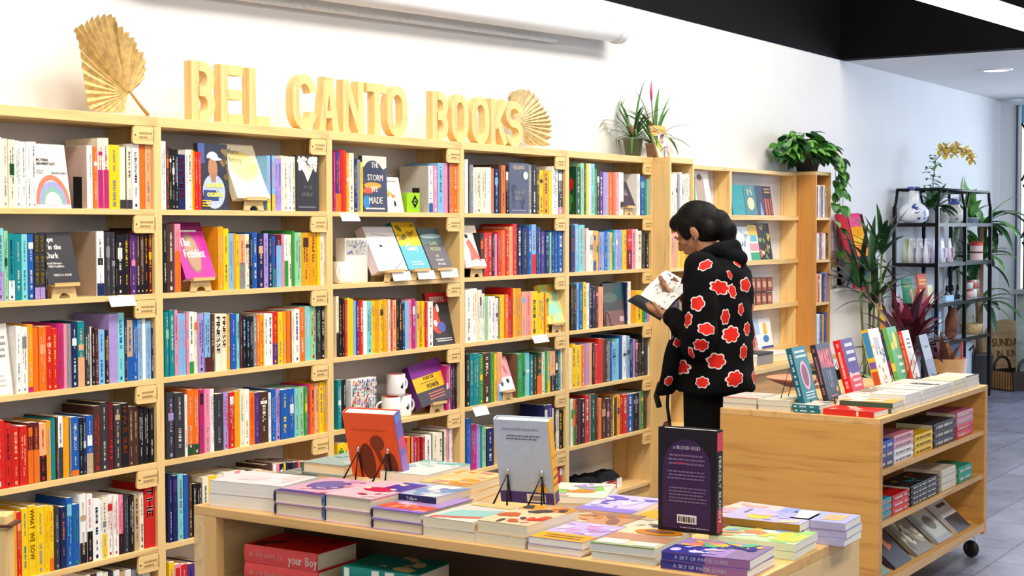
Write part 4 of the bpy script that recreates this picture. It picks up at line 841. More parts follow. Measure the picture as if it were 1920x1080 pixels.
# ================================================================ DRIED PALM FANS
def palm_fan(hub, tips, stalk_end, label, colr='d8b878', folds=34, jag=0.04, Yb=0.0, seed=1):
    """hub and tips given in the fan's own XZ plane (metres), pleated along every rib"""
    t = thing('dried_palm_fan', label, 'dried leaf', (hub[0], hub[1], hub[2])); rnd = random.Random(seed)
    mb = MB(); mm = mat(colr, 0.7, kind='leafdry', var=0.16, scale=45); n = folds
    V = [(0, 0, 0)]
    def at(u):
        u = u*(len(tips)-1); i = min(int(u), len(tips)-2); f = u-i
        return (tips[i][0]*(1-f)+tips[i+1][0]*f, tips[i][1]*(1-f)+tips[i+1][1]*f)
    ringsn = 5; rows = []
    for j in range(1, ringsn+1):
        row = []
        for i in range(2*n+1):
            x, z = at(i/(2*n)); r = j/ringsn; L = math.hypot(x, z)
            y = (0.0045*r if i % 2 else -0.0045*r)*(1+L*2)-0.03*r*r*math.sin(i/(2*n)*math.pi)
            k = r*(1-(0.02+jag*rnd.random() if (j == ringsn and i % 2) else 0))
            row.append((x*k, y, z*k))
        rows.append(row)
    for row in rows: V += row
    m = 2*n+1; F = [(0, 1+i, 2+i) for i in range(m-1)]
    for j in range(ringsn-1):
        for i in range(m-1):
            a = 1+j*m+i; F.append((a, a+m, a+m+1, a+1))
    mb.add(V, F, mm); o = mb.build('blade', t)
    sd = o.modifiers.new('thickness', 'SOLIDIFY'); sd.thickness = 0.0012
    mb = MB(); mb.tube([(0, -0.008, 0.01), (stalk_end[0]*0.5, -0.012, stalk_end[1]*0.5), (stalk_end[0], -0.010, stalk_end[1])], [0.0045, 0.0055, 0.0065], mat('b98a4a', 0.6), 8); mb.build('stalk', t)
def fan_from_px(hub, outline, stalk, Yp, **k):
    h = onY(hub[0], hub[1], Yp); tips = []
    for (x, y) in outline:
        p = onY(x, y, Yp); tips.append((p.x-h.x, p.z-h.z))
    e = onY(stalk[0], stalk[1], Yp)
    palm_fan((h.x, h.y, h.z), tips, (e.x-h.x, max(e.z, TOPZ+0.008)-h.z), **k)
fan_from_px((240, 176), [(232, 212), (212, 211), (185, 210), (160, 206), (152, 180), (147, 150), (141, 112), (136, 80), (126, 54), (142, 44), (158, 32), (178, 26), (201, 28), (207, 42), (228, 58), (246, 76), (252, 96), (263, 96), (270, 124), (268, 150), (248, 170)],
    (274, 216), Y0+0.10, label='large dried palm fan leaning at the left end of the bookcase top', seed=4)
fan_from_px((966, 232), [(950, 245), (948, 215), (946, 190), (950, 172), (966, 167), (985, 168), (1000, 186), (1008, 200), (1020, 215), (1026, 232), (1027, 250), (1025, 276), (1000, 274), (985, 272)],
    (972, 270), Y0+0.13, label='small dried palm fan behind the last sign letter', colr='d3bd8c', folds=24, seed=9)

# ================================================================ PLANTS
def leaf(mb, base, dirv, L, wd, droop, m, seg=7, fold=0.25, roll=0.0, shape=0):
    """one arched leaf blade; shape 0 lance, 1 heart/oval"""
    d = Vector(dirv).normalized(); p = Vector(base); up = Vector((0, 0, 1)); rows = []
    side0 = d.cross(up); side0 = side0.normalized() if side0.length > 1e-3 else Vector((1, 0, 0))
    for i in range(seg+1):
        t = i/seg
        w = (math.sin(math.pi*min(1, t*0.92+0.06))**0.8*(1-t*0.25) if shape == 0 else (math.sin(math.pi*min(1, t**0.62))**0.8))*wd/2
        side = side0*math.cos(roll)+d.cross(side0)*math.sin(roll); nrm = side.cross(d)
        rows.append((p-side*w+nrm*w*fold, p.copy(), p+side*w+nrm*w*fold))
        p = p+d*(L/seg); d = (d-up*droop/seg).normalized()
    V = [q for r in rows for q in r]; F = []
    for i in range(seg):
        a = 3*i; F += [(a, a+1, a+4, a+3), (a+1, a+2, a+5, a+4)]
    mb.add(V, F, m, None, True)
def rosette(mb, base, n, L, wd, m, droop=(0.6, 1.6), el=(30, 80), seed=0, shape=0, bias=None, fold=0.25):
    rnd = random.Random(seed)
    for i in range(n):
        az = rnd.random()*2*math.pi if bias is None else R(rnd.gauss(bias[0], bias[1])); e = R(rnd.uniform(*el))
        mm = m[i % len(m)]; l = L*rnd.uniform(0.65, 1.1)
        leaf(mb, Vector(base)+Vector((math.cos(az), math.sin(az), 0))*0.008, (math.cos(az)*math.cos(e), math.sin(az)*math.cos(e), math.sin(e)), l, wd*rnd.uniform(0.8, 1.1), rnd.uniform(*droop), mm, shape=shape, fold=fold, roll=rnd.uniform(-.4, .4) if shape else 0)
LG = [mat('4f8a3a', 0.4, kind='leaf', var=0.2, scale=25), mat('35702e', 0.4, kind='leaf', var=0.2, scale=25), mat('6aa546', 0.4, kind='leaf', var=0.2, scale=25)]
LD = [mat('24502c', 0.35, kind='leaf', var=0.2, scale=25), mat('1d4026', 0.35, kind='leaf', var=0.2, scale=25), mat('336a34', 0.35, kind='leaf', var=0.2, scale=25)]
LR = [mat('6e2434', 0.4, kind='leaf', var=0.2, scale=25), mat('8a3048', 0.4, kind='leaf', var=0.2, scale=25), mat('4a1e28', 0.4, kind='leaf', var=0.2, scale=25), mat('c04a78', 0.4, kind='leaf', var=0.2, scale=25)]
SOIL = mat('3a2a20', 0.95, kind='soil', var=0.3, scale=120)
def pot(t, r0, r1, h, c, rim=0.004):
    mb = MB(); mb.lathe([(0, 0), (r0, 0), (r1, h-0.012), (r1+rim, h-0.012), (r1+rim, h), (r1-0.004, h), (r1-0.006, h-0.02)], mat(c, 0.5, kind='pot', var=0.05, scale=14), 28); mb.build('pot', t)
    mb = MB(); mb.lathe([(0, h-0.014), (r1-0.005, h-0.016)], SOIL, 24); mb.build('soil', t)
# two pots on top of the fifth bookcase
p = onY(1187, 288, Y0+0.11)
t = thing('potted_plant', 'spidery green plant in a dark green pot on the fifth bookcase', 'plant', (p.x, Y0+0.11, TOPZ+0.0004)); pot(t, 0.040, 0.055, 0.11, '5d6e60')
mb = MB(); rosette(mb, (0, 0, 0.095), 46, 0.32, 0.016, LD+LG[:1], (0.9, 2.2), (15, 85), 5); rosette(mb, (0, 0, 0.095), 5, 0.09, 0.02, [mat('b06a50', 0.5, kind='leaf')], (0, .2), (70, 88), 3); mb.v = [(x, min(y, 0.12), max(z, 0.01)) for (x, y, z) in mb.v]; mb.build('leaves', t)
p = onY(1226, 290, Y0+0.10)
t = thing('potted_plant', 'bromeliad with a tall red flower spike in a pink and white pot', 'plant', (p.x, Y0+0.10, TOPZ+0.0004)); pot(t, 0.036, 0.048, 0.09, 'd8b4a4')
mb = MB(); rosette(mb, (0, 0, 0.08), 30, 0.33, 0.026, LG, (0.8, 2.0), (25, 82), 11); mb.v = [(x, min(y, 0.12), max(z, 0.01)) for (x, y, z) in mb.v]; mb.build('leaves', t)
mb = MB(); mb.tube([(0, 0, 0.09), (-0.012, 0, 0.22), (-0.03, 0, 0.33)], [0.004, 0.0035, 0.003], mat('6a2a30', 0.5), 8); mb.tube([(-0.03, 0, 0.33), (-0.036, 0, 0.38), (-0.028, 0, 0.44)], [0.005, 0.009, 0.001], mat('d0486a', 0.5), 8); mb.build('flower_spike', t)
# leaning card/book on wire easel by the pots
p = onY(1243, 292, 3.80)
cover_book('orange and lilac picture book leaning back on a wire easel by the pots', (0.12, 0.20, 0.012), 'e8cdb8', [('rect', 0, .75, 1, 1, 'f0a050'), ('poly', [(.0, .75), (.2, .75), (.55, 0), (.3, 0)], 'eec02c'), ('blobs', 6, 14, ['c89ab8', 'a8b4c4', 'e8b4a0', '9a8ab0'], (.35, .1, .9, .9), .12)], (XR+0.09, 3.83, 1.8845), (R(-24), 0, R(-18)))
t = thing('wire_easel', 'small wire easel holding the orange and lilac picture book', 'easel', (XR+0.09, 3.80, 1.8845))
mb = MB(); mb.tube([(-0.05, 0.02, 0.001), (-0.03, 0.03, 0.06), (-0.03, 0.10, 0.001)], 0.002, BLACKM, 6); mb.tube([(0.0, 0.015, 0.001), (-0.01, 0.03, 0.06)], 0.002, BLACKM, 6); mb.build('wire', t)
# trailing pothos at the end of the shelves
px_ = X8+0.10
t = thing('potted_plant', 'bushy trailing plant with heart shaped leaves atop the far bookcase', 'plant', (px_, 3.97, 1.8805)); pot(t, 0.07, 0.09, 0.12, '3c3f3e')
mb = MB(); rnd = random.Random(44)
for i in range(270):
    u = rnd.random(); az = rnd.random()*2*math.pi; rr = rnd.random()**0.5*0.27; zz = 0.10+rnd.random()*0.21*(1-rr/0.4)
    base = Vector((-0.10+rr*math.cos(az)*1.35, rr*math.sin(az)*0.42-0.02, zz)); dv = Vector((math.cos(az), math.sin(az)-0.5, rnd.uniform(-0.5, 0.5)))
    leaf(mb, base, dv, rnd.uniform(0.08, 0.13), rnd.uniform(0.055, 0.085), rnd.uniform(0.6, 1.8), LG[rnd.randrange(3)] if rnd.random() < 0.75 else LD[0], shape=1, fold=0.15, roll=rnd.uniform(-.8, .8))
for (sx, ln, sd) in ((0.10, 0.40, 1), (0.18, 0.62, 2), (0.24, 0.30, 3), (0.13, 0.20, 4)):
    pts = []; r2 = random.Random(sd)
    for i in range(9):
        q = i/8; pts.append(Vector((sx+0.09*q+0.01*math.sin(5*q+sd), -0.10-0.05*math.sin(q*2.5), 0.10+0.06*math.sin(q*3.14)-ln*q*q-0.04*q)))
    mb.tube(pts, 0.002, LG[1], 6)
    for i in range(1, 9):
        for s in (0, 1):
            leaf(mb, pts[i], (r2.uniform(-1, 1), -1+r2.random(), -0.4), r2.uniform(0.07, 0.11), r2.uniform(0.05, 0.075), 1.2, LG[r2.randrange(3)], shape=1, fold=0.15, roll=r2.uniform(-.6, .6))
mb.v = [(x, min(y, YW-3.97-0.015), z) for (x, y, z) in mb.v]
mb.build('leaves', t)

# ================================================================ DISPLAY TABLES
def table_box(label, x0, x1, y0, y1, zt, side, shelves, zb, posts=None):
    """wooden book table on castors; open sides are on 'side' ('x' = the -X face, 'y' = the -Y face)"""
    t = thing('display_table', label, 'table', (x0, y0, 0)); w = x1-x0; d = y1-y0
    th = 0.040
    mb = MB(); mb.box(0, w, 0, d, zt-0.024, zt, TX if side == 'y' else TY); bevel(mb.build('table_top', t), 0.002)
    if side == 'y':
        for a in (0, w-th):
            mb = MB(); mb.box(a, a+th, 0, d, zb, zt-0.024, mat('d39c4f', 0.4, kind='wood_y')); bevel(mb.build('end_panel', t), 0.0015)
        mb = MB(); mb.box(th, w-th, d/2-0.01, d/2+0.01, zb, zt-0.024, TX); mb.build('divider', t)
        for z in shelves:
            mb = MB(); mb.box(th, w-th, 0.004, d/2-0.01, z-0.02, z, TX); bevel(mb.build('shelf', t), 0.001)
            mb = MB(); mb.box(th, w-th, d/2+0.01, d-0.004, z-0.02, z, TX); mb.build('shelf', t)
    else:
        for a in (0, d-th):
            mb = MB(); mb.box(0, w, a, a+th, zb, zt-0.024, mat('dfbd86', 0.4, kind='wood_x')); bevel(mb.build('end_panel', t), 0.0015)
        mb = MB(); mb.box(0, 0.03, d-0.078, d-th, zb, zt-0.024, TZ); bevel(mb.build('stile', t), 0.001)
        mb = MB(); mb.box(0, 0.03, th, 0.078, zb, zt-0.024, TZ); bevel(mb.build('stile', t), 0.001)
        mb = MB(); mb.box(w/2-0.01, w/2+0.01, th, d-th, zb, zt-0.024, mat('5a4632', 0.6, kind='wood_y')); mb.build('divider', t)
        for z in shelves:
            mb = MB(); mb.box(0.004, w/2-0.01, th, d-th, z-0.02, z, TY); mb.build('shelf', t)
            mb = MB(); mb.box(w/2+0.01, w-0.004, th, d-th, z-0.02, z, TY); mb.build('shelf', t)
    return t, w, d
def castor(t, x, y, zb):
    c = thing('castor', None, None); c.parent = t; c.location = (x, y, 0)
    del_keys = [k for k in list(c.keys())]
    for k in del_keys: del c[k]
    return c
def castors(t, w, d, zb):
    for (x, y) in ((0.05, 0.05), (w-0.05, 0.05), (0.05, d-0.05), (w-0.05, d-0.05)):
        mb = MB(); mb.lathe([(0.0, -0.014), (0.034, -0.014), (0.038, -0.008), (0.038, 0.008), (0.034, 0.014), (0, 0.014)], mat('17171a', 0.5, kind='rubber'), 24, Matrix.Translation((x-0.012, y, 0.038)) @ Matrix.Rotation(R(90), 4, 'Y') @ Matrix.Rotation(R(25), 4, 'X'))
        wheel = mb.build('wheel', t)
        mb = MB(); ch = mat('c9ccd0', 0.25, 0.9, 'metal'); mb.box(x-0.025, x+0.025, y-0.025, y+0.025, zb-0.004, zb, ch)
        mb.tube([(x, y, zb-0.004), (x, y, zb-0.018)], 0.012, ch, 12)
        for s in (-0.019, 0.019): mb.prism([(x-0.02+0.0, zb-0.016), (x+0.014, zb-0.016), (x-0.004, 0.034), (x-0.020, 0.034)], y+s-0.0012, y+s+0.0012, ch)
        mb.tube([(x-0.012, y-0.022, 0.038), (x-0.012, y+0.022, 0.038)], 0.006, ch, 10); mb.tube([(x-0.012, y-0.02, 0.038), (x+0.03, y-0.02, 0.030)], 0.004, ch, 6)
        mb.build('castor', t)
RT, rw, rd = table_box('wooden display table on castors at right, book stacks below and on top', 5.383, 6.815, 1.895, 2.549, 0.782, 'y', [0.579, 0.381], 0.105)
# its slanted bottom tray
mb = MB(); mb.add([(0.04, 0.004, 0.140), (rw-0.04, 0.004, 0.140), (rw-0.04, rd/2-0.01, 0.235), (0.04, rd/2-0.01, 0.235), (0.04, 0.004, 0.122), (rw-0.04, 0.004, 0.122), (rw-0.04, rd/2-0.01, 0.217), (0.04, rd/2-0.01, 0.217)],
    [(0, 1, 2, 3), (7, 6, 5, 4), (0, 4, 5, 1), (1, 5, 6, 2), (2, 6, 7, 3), (3, 7, 4, 0)], TX); mb.box(0.04, rw-0.04, -0.002, 0.006, 0.122, 0.155, TX); mb.build('slanted_tray', RT)
castors(RT, rw, rd, 0.105)
FT, fw, fd = table_box('large wooden display table in front, covered with piles of books', 2.752, 3.376, 1.235, 2.799, 0.782, 'x', [0.46, 0.14], 0.10)
castors(FT, fw, fd, 0.10)

# ---------------------------------------------------------------- piles on the tables
TT = 0.7824
def pile(n, size, yaw, cx, cy, z, base, art, desc, spine=None, spine_art=None, hard=False, pages=None, jit=4, seed=0, group=None, art2=None):
    rnd = random.Random(seed*13+7); W_, H_, T_ = size
    for i in range(n):
        top = i == n-1
        nm = desc if n == 1 else (('topmost' if top else ['lowest', 'second from bottom', 'third from bottom', 'fourth from bottom', 'fifth from bottom'][i])+' '+desc)
        if n == 2: nm = ('upper ' if top else 'lower ')+desc
        jx, jy, jr = rnd.uniform(-1, 1)*0.003, rnd.uniform(-1, 1)*0.003, rnd.uniform(-1, 1)*jit*0.5
        cover_book(nm, size, base, art if top else [], (cx+jx, cy+jy, z), (0, 0, R(yaw+jr)), spine, spine_art, hard, True, group, pages)
        z += T_+0.0006
    return z
def PW(px, py, z=0.83): p = onZ(px, py, z); return p.x, p.y
FR = 2.765
blob = lambda s, cols, sz=.16, n=16, box=(.08, .08, .92, .92): ('blobs', s, n, cols, box, sz)
# first row, nearest the camera side
pile(2, (0.165, 0.225, 0.033), 186, FR+0.095, 2.655, TT, 'f2e6e6', [blob(1, ['f8eeee', 'f0dcdc'], .2, 6)], 'pale pink covered thick paperback at the left corner of the front table', pages=PAGESW, seed=1)
pile(2, (0.150, 0.225, 0.031), -90, FR+0.116, 2.458, TT, 'd8b4c8', [('rect', .0, .0, 1, .12, '4a3a78'), ('ell', .5, .55, .36, .28, '6a5a94'), blob(2, ['e8a8b0', 'f0c8c4', 'e07a70', 'c8b4d8'], .10, 10, (.1, .1, .9, .9)), ('ell', .5, .58, .27, .20, '77699c')], 'hardback with pink and purple oval cover, second pile on front table', spine='3a3358', hard=True, seed=2)
pile(2, (0.146, 0.228, 0.034), -90, FR+0.117, 2.300, TT, 'e8c8d0', [('rect', .5, .5, 1, 1, '5a4a9c'), ('ell', .55, .5, .3, .12, 'c83a6c'), blob(3, ['f0d8d8', 'b83a60', 'f4e0c8'], .10, 9)], 'blue edged hardback with crimson and purple cover on front table', spine='2a6ab0', hard=True, seed=3, group=None)
pile(2, (0.146, 0.220, 0.025), -90, FR+0.113, 2.147, TT, 'b8a0cc', [('rect', 0, .1, 1, .35, 'e8785c'), blob(4, ['e86a58', 'f0a890', '7a6ab0', 'd8c4d8'], .14, 12), ('rect', 0, 0, 1, .08, 'a888d8')], 'dark edged hardback with coral and violet cover on front table', spine='4a3048', hard=True, seed=4)
pile(2, (0.142, 0.215, 0.0225), -90, FR+0.110, 1.996, TT, 'e8e0d8', [('poly', [(.1, .1), (.9, .3), (.9, .7), (.2, .5)], 'a8d0cc'), ('poly', [(.1, .0), (.9, .2), (.9, .3), (.1, .1)], 'd88878'), ('rect', .1, .8, .9, .95, 'f0d89a')], 'cream paperback with mint swirl cover, middle of front table edge', seed=5)
pile(2, (0.134, 0.225, 0.026), -90, FR+0.115, 1.850, TT, 'f0d8b8', [('rect', 0, .75, 1, 1, 'e8a838'), blob(6, ['e05a3c', 'c87848', '3a3038', 'f0c8a8', 'e8a0a0'], .13, 22)], 'thick paperback with orange and brown collage cover on front table', seed=6)
pile(2, (0.138, 0.200, 0.0155), -90, FR+0.105, 1.708, TT, 'd4c4e8', [('rect', 0, 0, 1, .34, 'f4c04c'), blob(7, ['e8dcf0', 'e0a8d8', 'c8b0e0'], .14, 12, (.08, .38, .92, .95)), ('lines', .15, .06, .9, .26, 2, '8a6a2a')], 'lilac and yellow covered manga volume on front table edge', pages=PAGESW, seed=7)
pile(2, (0.150, 0.215, 0.017), -86, FR+0.115, 1.552, TT, 'f0e4c8', [('rect', .0, .30, 1, .62, 'd0a890'), ('rect', .05, .1, .45, .3, 'f8f6ee'), ('rect', .6, .1, .95, .28, 'f8f6ee'), ('ell', .6, .78, .38, .15, 'e8a030'), ('ell', .6, .80, .25, .08, '8a6a54'), ('rect', 0, 0, 1, .05, '8aa880')], 'manga volume with orange halo cover on front table edge', pages=mat('cdd4cf', 0.8, kind='pages_x'), seed=8)
pile(2, (0.150, 0.195, 0.0185), 3, FR+0.080, 1.352, TT, 'b8a0d0', [('rect', 0, .0, 1, .3, '9a88a8'), ('rect', .0, .55, .5, 1, '4a4a9c'), ('ell', .2, .9, .10, .06, 'e0dcf4'), blob(9, ['e8e4f8', 'c8c0ec'], .09, 10, (.1, .45, .5, .85)), blob(10, ['f4d070', '7ac0a0', 'f0a8a0', '3a3a90', 'c8d8f0'], .15, 14, (.45, .1, .95, .9)), ('poly', [(.5, .15), (.9, .6), (.95, .65), (.6, .12)], '33347c')], 'purple spined comic volume at the near right corner of the table', spine='8a5a98', spine_art=[('rect', .50, 1, '3a3a8c'), ('rect', 0, .5, '9a6a98'), ('text', 'A SKY OF PAPER STARS', 'd8d0ec', .15, .42, .95)], pages=PAGESW, seed=9)
# second row
def P2(n, size, yaw, px, py, z, *a, **k):
    zt = z+n*(size[2]+0.0006); x, y = PW(px, py, zt); return pile(n, size, yaw, x, y, z, *a, **k)
P2(1, (0.13, 0.19, 0.018), -90, 478, 893, TT, 'd8c4a8', [blob(11, ['e89a4a', 'a0b0a8', 'e8d0a0', '8a8a84'], .16, 14)], 'small grey and orange patterned book behind the pale pink pile', seed=11)
P2(2, (0.14, 0.20, 0.012), -90, 600, 880, TT, '8a9088', [blob(12, ['e06a48', 'f0a080', 'b0a8a0', '6a7470'], .16, 14)], 'thin book with coral blossom cover behind the oval cover pile', seed=12)
P2(2, (0.15, 0.225, 0.030), -90, 655, 859, TT, 'a8b4b0', [blob(13, ['c8d0c8', '7a9a9c'], .16, 8)], 'teal edged thick hardback behind the orange standing book', spine='3f7f8a', hard=True, seed=13)
P2(2, (0.15, 0.22, 0.030), -88, 800, 876, TT, 'dfe6e2', [('rect', 0, .8, 1, 1, '8ab8b0'), blob(14, ['8fbab4', 'f4f4f0', 'b8ccd0'], .13, 10, (.1, .5, .9, .95))], 'white and sea green covered paperback by the orange standing book', pages=PAGESW, seed=14)
P2(3, (0.145, 0.21, 0.021), -84, 872, 895, TT, 'f4d0a0', [blob(15, ['f0b060', 'f8dcb4', 'e89a4c', 'd8a8a0'], .15, 14)], 'peach and orange covered thick paperback beside the blue standing book', seed=15)
P2(2, (0.15, 0.18, 0.018), 2, 795, 917, TT+0.030, 'c0c4d8', [blob(16, ['9aa0c8', 'd8dce8', '8aa4c4', 'f0ece8'], .16, 14)], 'blue grey covered book with a navy spine, middle of front table', spine='2c2c58', spine_art=[('text', 'Yellow', 'd8d4e0', .5, .5, .9)], seed=16)
P2(2, (0.15, 0.21, 0.016), -70, 1092, 918, TT, 'e4ecd8', [('poly', [(.1, .2), (.9, .5), (.8, .8), (.1, .6)], '9ac878'), ('ell', .5, .4, .26, .12, 'f0a050'), blob(17, ['f4c4b0', 'b8d898', 'f8e8e0', 'c0a8d8'], .12, 12)], 'pale green and orange covered comic right of the blue standing book', pages=PAGESW, seed=17)
P2(2, (0.15, 0.22, 0.014), -84, 1165, 944, TT, 'dcd4f0', [('rect', 0, 0, 1, .2, 'a898dc'), blob(18, ['f4f2fc', '8a7ac8', 'b8acdc', 'e8e4f8'], .13, 16)], 'lilac and white covered comic left of the black standing book', pages=PAGESW, seed=18)
P2(2, (0.145, 0.19, 0.015), 0, 1120, 969, TT, 'd0a888', [('rect', .7, 0, 1, 1, 'a88878'), blob(19, ['f0a050', 'c89870', 'e8d8c0', '9a7468'], .14, 12)], 'brown covered comic with a magenta spine on front table', spine='b83a80', seed=19)
P2(2, (0.15, 0.21, 0.014), -90, 1235, 975, TT, 'e8e0d0', [('rect', 0, .5, 1, 1, 'f4c050'), blob(20, ['e86a5c', '3a3438', 'c8b8a0'], .14, 10, (.1, .05, .9, .5))], 'yellow and coral covered comic under the black standing book', pages=PAGESW, seed=20)
P2(2, (0.15, 0.21, 0.014), -95, 1400, 958, TT, 'f4dcd4', [blob(21, ['f8c8c0', 'f0e4d8', 'd0b8c8', 'b0a4b0'], .15, 14)], 'salmon and cream covered comic right of the black standing book', pages=PAGESW, seed=21)
P2(3, (0.145, 0.19, 0.017), 4, 1446, 966, TT, 'd4cce8', [('ell', .35, .6, .25, .15, 'f0dc70'), ('lines', .5, .8, .9, .88, 1, '8a86a0'), blob(22, ['f4e8c8', 'c8c4e8', 'e8d0e0'], .14, 10), ], 'lilac covered comic with yellow bloom near the far right corner', spine='a87a30', pages=PAGESW, seed=22)
P2(3, (0.115, 0.18, 0.017), 2, 1529, 966, TT, 'c4c8ec', [('rect', .2, .1, .8, .35, 'f4c8a0'), ('rect', .1, .5, .9, .75, 'fbfaf4'), ('rect', .0, .8, 1, 1, 'b4bcf0')], 'blue and peach covered comic at the far right table edge', spine='b4aed0', pages=PAGESW, seed=23)
P2(2, (0.15, 0.20, 0.017), 3, 1432, 1000, TT, 'd4e4c0', [blob(24, ['b4dc98', 'f4f4ec', 'f8b090', 'a8c8ec', 'f0e080'], .15, 20)], 'spring green and white covered comic near the right table edge', pages=PAGESW, seed=24)
# standing books on the front table (on black wire easels, backs to the camera)
def easel(loc, yaw, label, lean, w=0.09, h=0.075):
    t = thing('wire_easel', label, 'easel', loc, (0, 0, yaw), 'black folding wire easels'); k = -h*math.tan(R(lean))-0.004
    for s in (-w/2, w/2):
        mb = MB(); mb.tube([(s-0.020, k-0.050, 0.0025), (s, k, h), (s+0.016, k-0.045, 0.0025)], 0.0026, BLACKM, 8); mb.tube([(s, k, h-0.002), (s, k+0.001, h+0.013)], 0.0045, mat('c0c4c8', 0.25, 0.9, 'metal'), 8); mb.build('leg', t)
        mb = MB(); mb.tube([(s, k, h), (s, -0.004, 0.003), (s, 0.045, 0.003), (s, 0.05, 0.016)], 0.0026, BLACKM, 8); mb.build('support', t)
    return t
def standing(label, elabel, pl, pbl, zbase, size, base, art, yaw, lean, spine, sart, hard=True, pages=None):
    a = onZ(pl, pbl, zbase); Wd, Hh, T_ = size
    loc = Vector((a.x, a.y, zbase))+Vector((math.cos(R(yaw))*Wd/2, math.sin(R(yaw))*Wd/2, 0))
    # the face turned to the camera is the back cover: spine on its right
    t = cover_book(label, size, base, art, loc, (R(lean), 0, R(yaw)), base, None, hard, backc=base, pages=pages or PAGESW)
    mb = MB(); mb.box(Wd/2, Wd/2+0.003, 0.0, T_, 0, Hh, pc(spine))
    for a_ in sart:
        if a_[0] == 'text':
            V, F, tw = text_geo(a_[1], T_*a_[4], .9, .1, .05)
            mb.add([(Wd/2+0.0036, T_*0.5-T_*a_[4]*0.5+v[1], Hh*(1-a_[3])-v[0]) for v in V], F, pc(a_[2]))
        elif a_[0] == 'rect': mb.add([(Wd/2+0.0032, 0.001, Hh*a_[1]), (Wd/2+0.0032, T_-0.001, Hh*a_[1]), (Wd/2+0.0032, T_-0.001, Hh*a_[2]), (Wd/2+0.0032, 0.001, Hh*a_[2])], [(0, 1, 2, 3)], pc(a_[3]))
    mb.build('spine', t)
    if elabel: easel(Vector(loc), R(yaw), elabel, lean)
    return t
standing('orange hardback standing with a dark silhouette pair on its back cover', 'black wire easel holding up the orange standing book', 662, 893, TT+0.037, (0.155, 0.192, 0.036), 'e2592a',
    [('ell', .36, .26, .15, .28, '6a2c20'), ('ell', .60, .55, .14, .12, '7a3424'), ('poly', [(.5, .5), (.62, .45), (.72, .2), (.6, .25)], '7a3424'), ('ell', .80, .20, .14, .22, '6a2c20'), ('lines', .1, .72, .85, .76, 1, 'c44a24')], -80, 18, '7a6ab8', [('rect', .45, .62, 'c85a8a'), ('rect', .86, .97, '6a8ad0'), ('rect', .1, .35, 'a070c0')])
standing('pale blue paperback standing with a yellow spine on the front table', 'black wire easel holding up the pale blue standing book', 940, 940, TT+0.031, (0.142, 0.220, 0.030), 'b4c2d6',
    [('lines', .1, .86, .85, .92, 1, '8a9ab4'), ('lines', .18, .76, .85, .83, 2, '5a6a88'), ('rect', 0, 0, 1, .14, '453a80'), ('rect', .5, .02, .85, .12, 'f0e8dc'), ('rect', .55, .04, .8, .10, '8a8488'), ('poly', [(.72, .14), (.88, .14), (.82, .32)], 'c0502c'), ('rect', .70, .14, .9, .22, 'e8b04c')], -78, 14, 'f0b41c', [('rect', 0, .14, '4a3c88'), ('rect', .55, .56, '9a5a20'), ('rect', .4, .42, 'c87020'), ('rect', .3, .33, '6a4a20'), ('rect', .22, .25, 'c03a20')])
standing('black hardback standing with a purple arch of text on its back', None, 1234, 992, TT+0.0362, (0.140, 0.232, 0.032), '1d181e',
    [('rect', .08, .03, .92, .62, '3c2348'), ('ell', .5, .60, .42, .30, '3c2348', (0, 180)), ('text', 'a BLOOD FEUD', .5, .80, .035, 'd0c8d4', .8), ('lines', .16, .64, .86, .76, 3, '7d6484'), ('lines', .16, .50, .86, .60, 3, '7d6484'), ('lines', .16, .28, .86, .44, 5, '7d6484'), ('rect', .30, .66, .5, .675, 'b03a5a'), ('rect', .34, .085, .68, .17, 'ece8e4'),
     ('lines', .38, .04, .9, .055, 1, 'c8b8c8')]+[('rect', .36+.03*q, .10, .36+.03*q+(.012 if q % 3 else .02), .155, '2a2a2a') for q in range(10)], -88, 0, '1d181e', [('rect', .80, .98, 'd8445c'), ('text', 'FIERCELY BLOODY', 'e8e0dc', .25, .42), ('rect', .02, .24, 'a02a4c')])

# stacks inside the front table
z = 0.4605
for q, c in enumerate(['3f8a2c', 'dd4a48', '3f8a2c', 'dd4a48', 'dd4a48']):
    lb = ['lowest green', 'coral red, second from bottom,', 'green, middle,', 'coral red, second from top,', 'topmost coral red'][q]
    cover_book('%s thick hardback in the pile under the front table top' % lb, (0.165, 0.235, 0.046), c, [blob(30, ['8a2420', '5a1a18', 'b83a34'], .16, 8)] if q == 4 else [], (2.870, 2.535, z), (0, 0, R(2+q % 2)), c, [('text', 'your Boy', 'f4d8cc', .62, .5, .7), ('text', 'IN THE NAME OF', 'f0a498', .08, .24, .9)] if c != '3f8a2c' else [('marks', 'e8e8c8')], True, True, 'coral and green hardbacks inside the front table')
    z += 0.0466
def px_pile(n, size, yaw, cx, cy, ztop, base, art, desc, **k):
    pile(n, size, yaw, cx, cy, ztop-n*(size[2]+0.0006), base, art, desc, **k)
px_pile(6, (0.150, 0.215, 0.036), 4, 2.855, 2.215, 0.681, '178074', [blob(31, ['e8d8b0', '2a8a7c', 'c8b890'], .14, 12)], 'teal patterned hardback in the middle pile inside the front table', spine='178074', spine_art=[('rect', .0, .12, 'e8c85c'), ('rect', .30, .42, 'e8e4d8'), ('rect', .50, .60, 'e8e4d8'), ('rect', .9, .97, 'e8e4d8')], hard=True, seed=31)
px_pile(4, (0.150, 0.225, 0.047), 5, 2.865, 1.890, 0.650, '7a8a98', [blob(32, ['3a6a9c', '8a8a8a', '4a4a50'], .14, 16)], 'blue and white spined thick book, right pile inside the front table', spine='2f78b8', spine_art=[('rect', .1, .4, 'e8e4f0'), ('rect', .5, .9, 'a8d4f0')], seed=32)
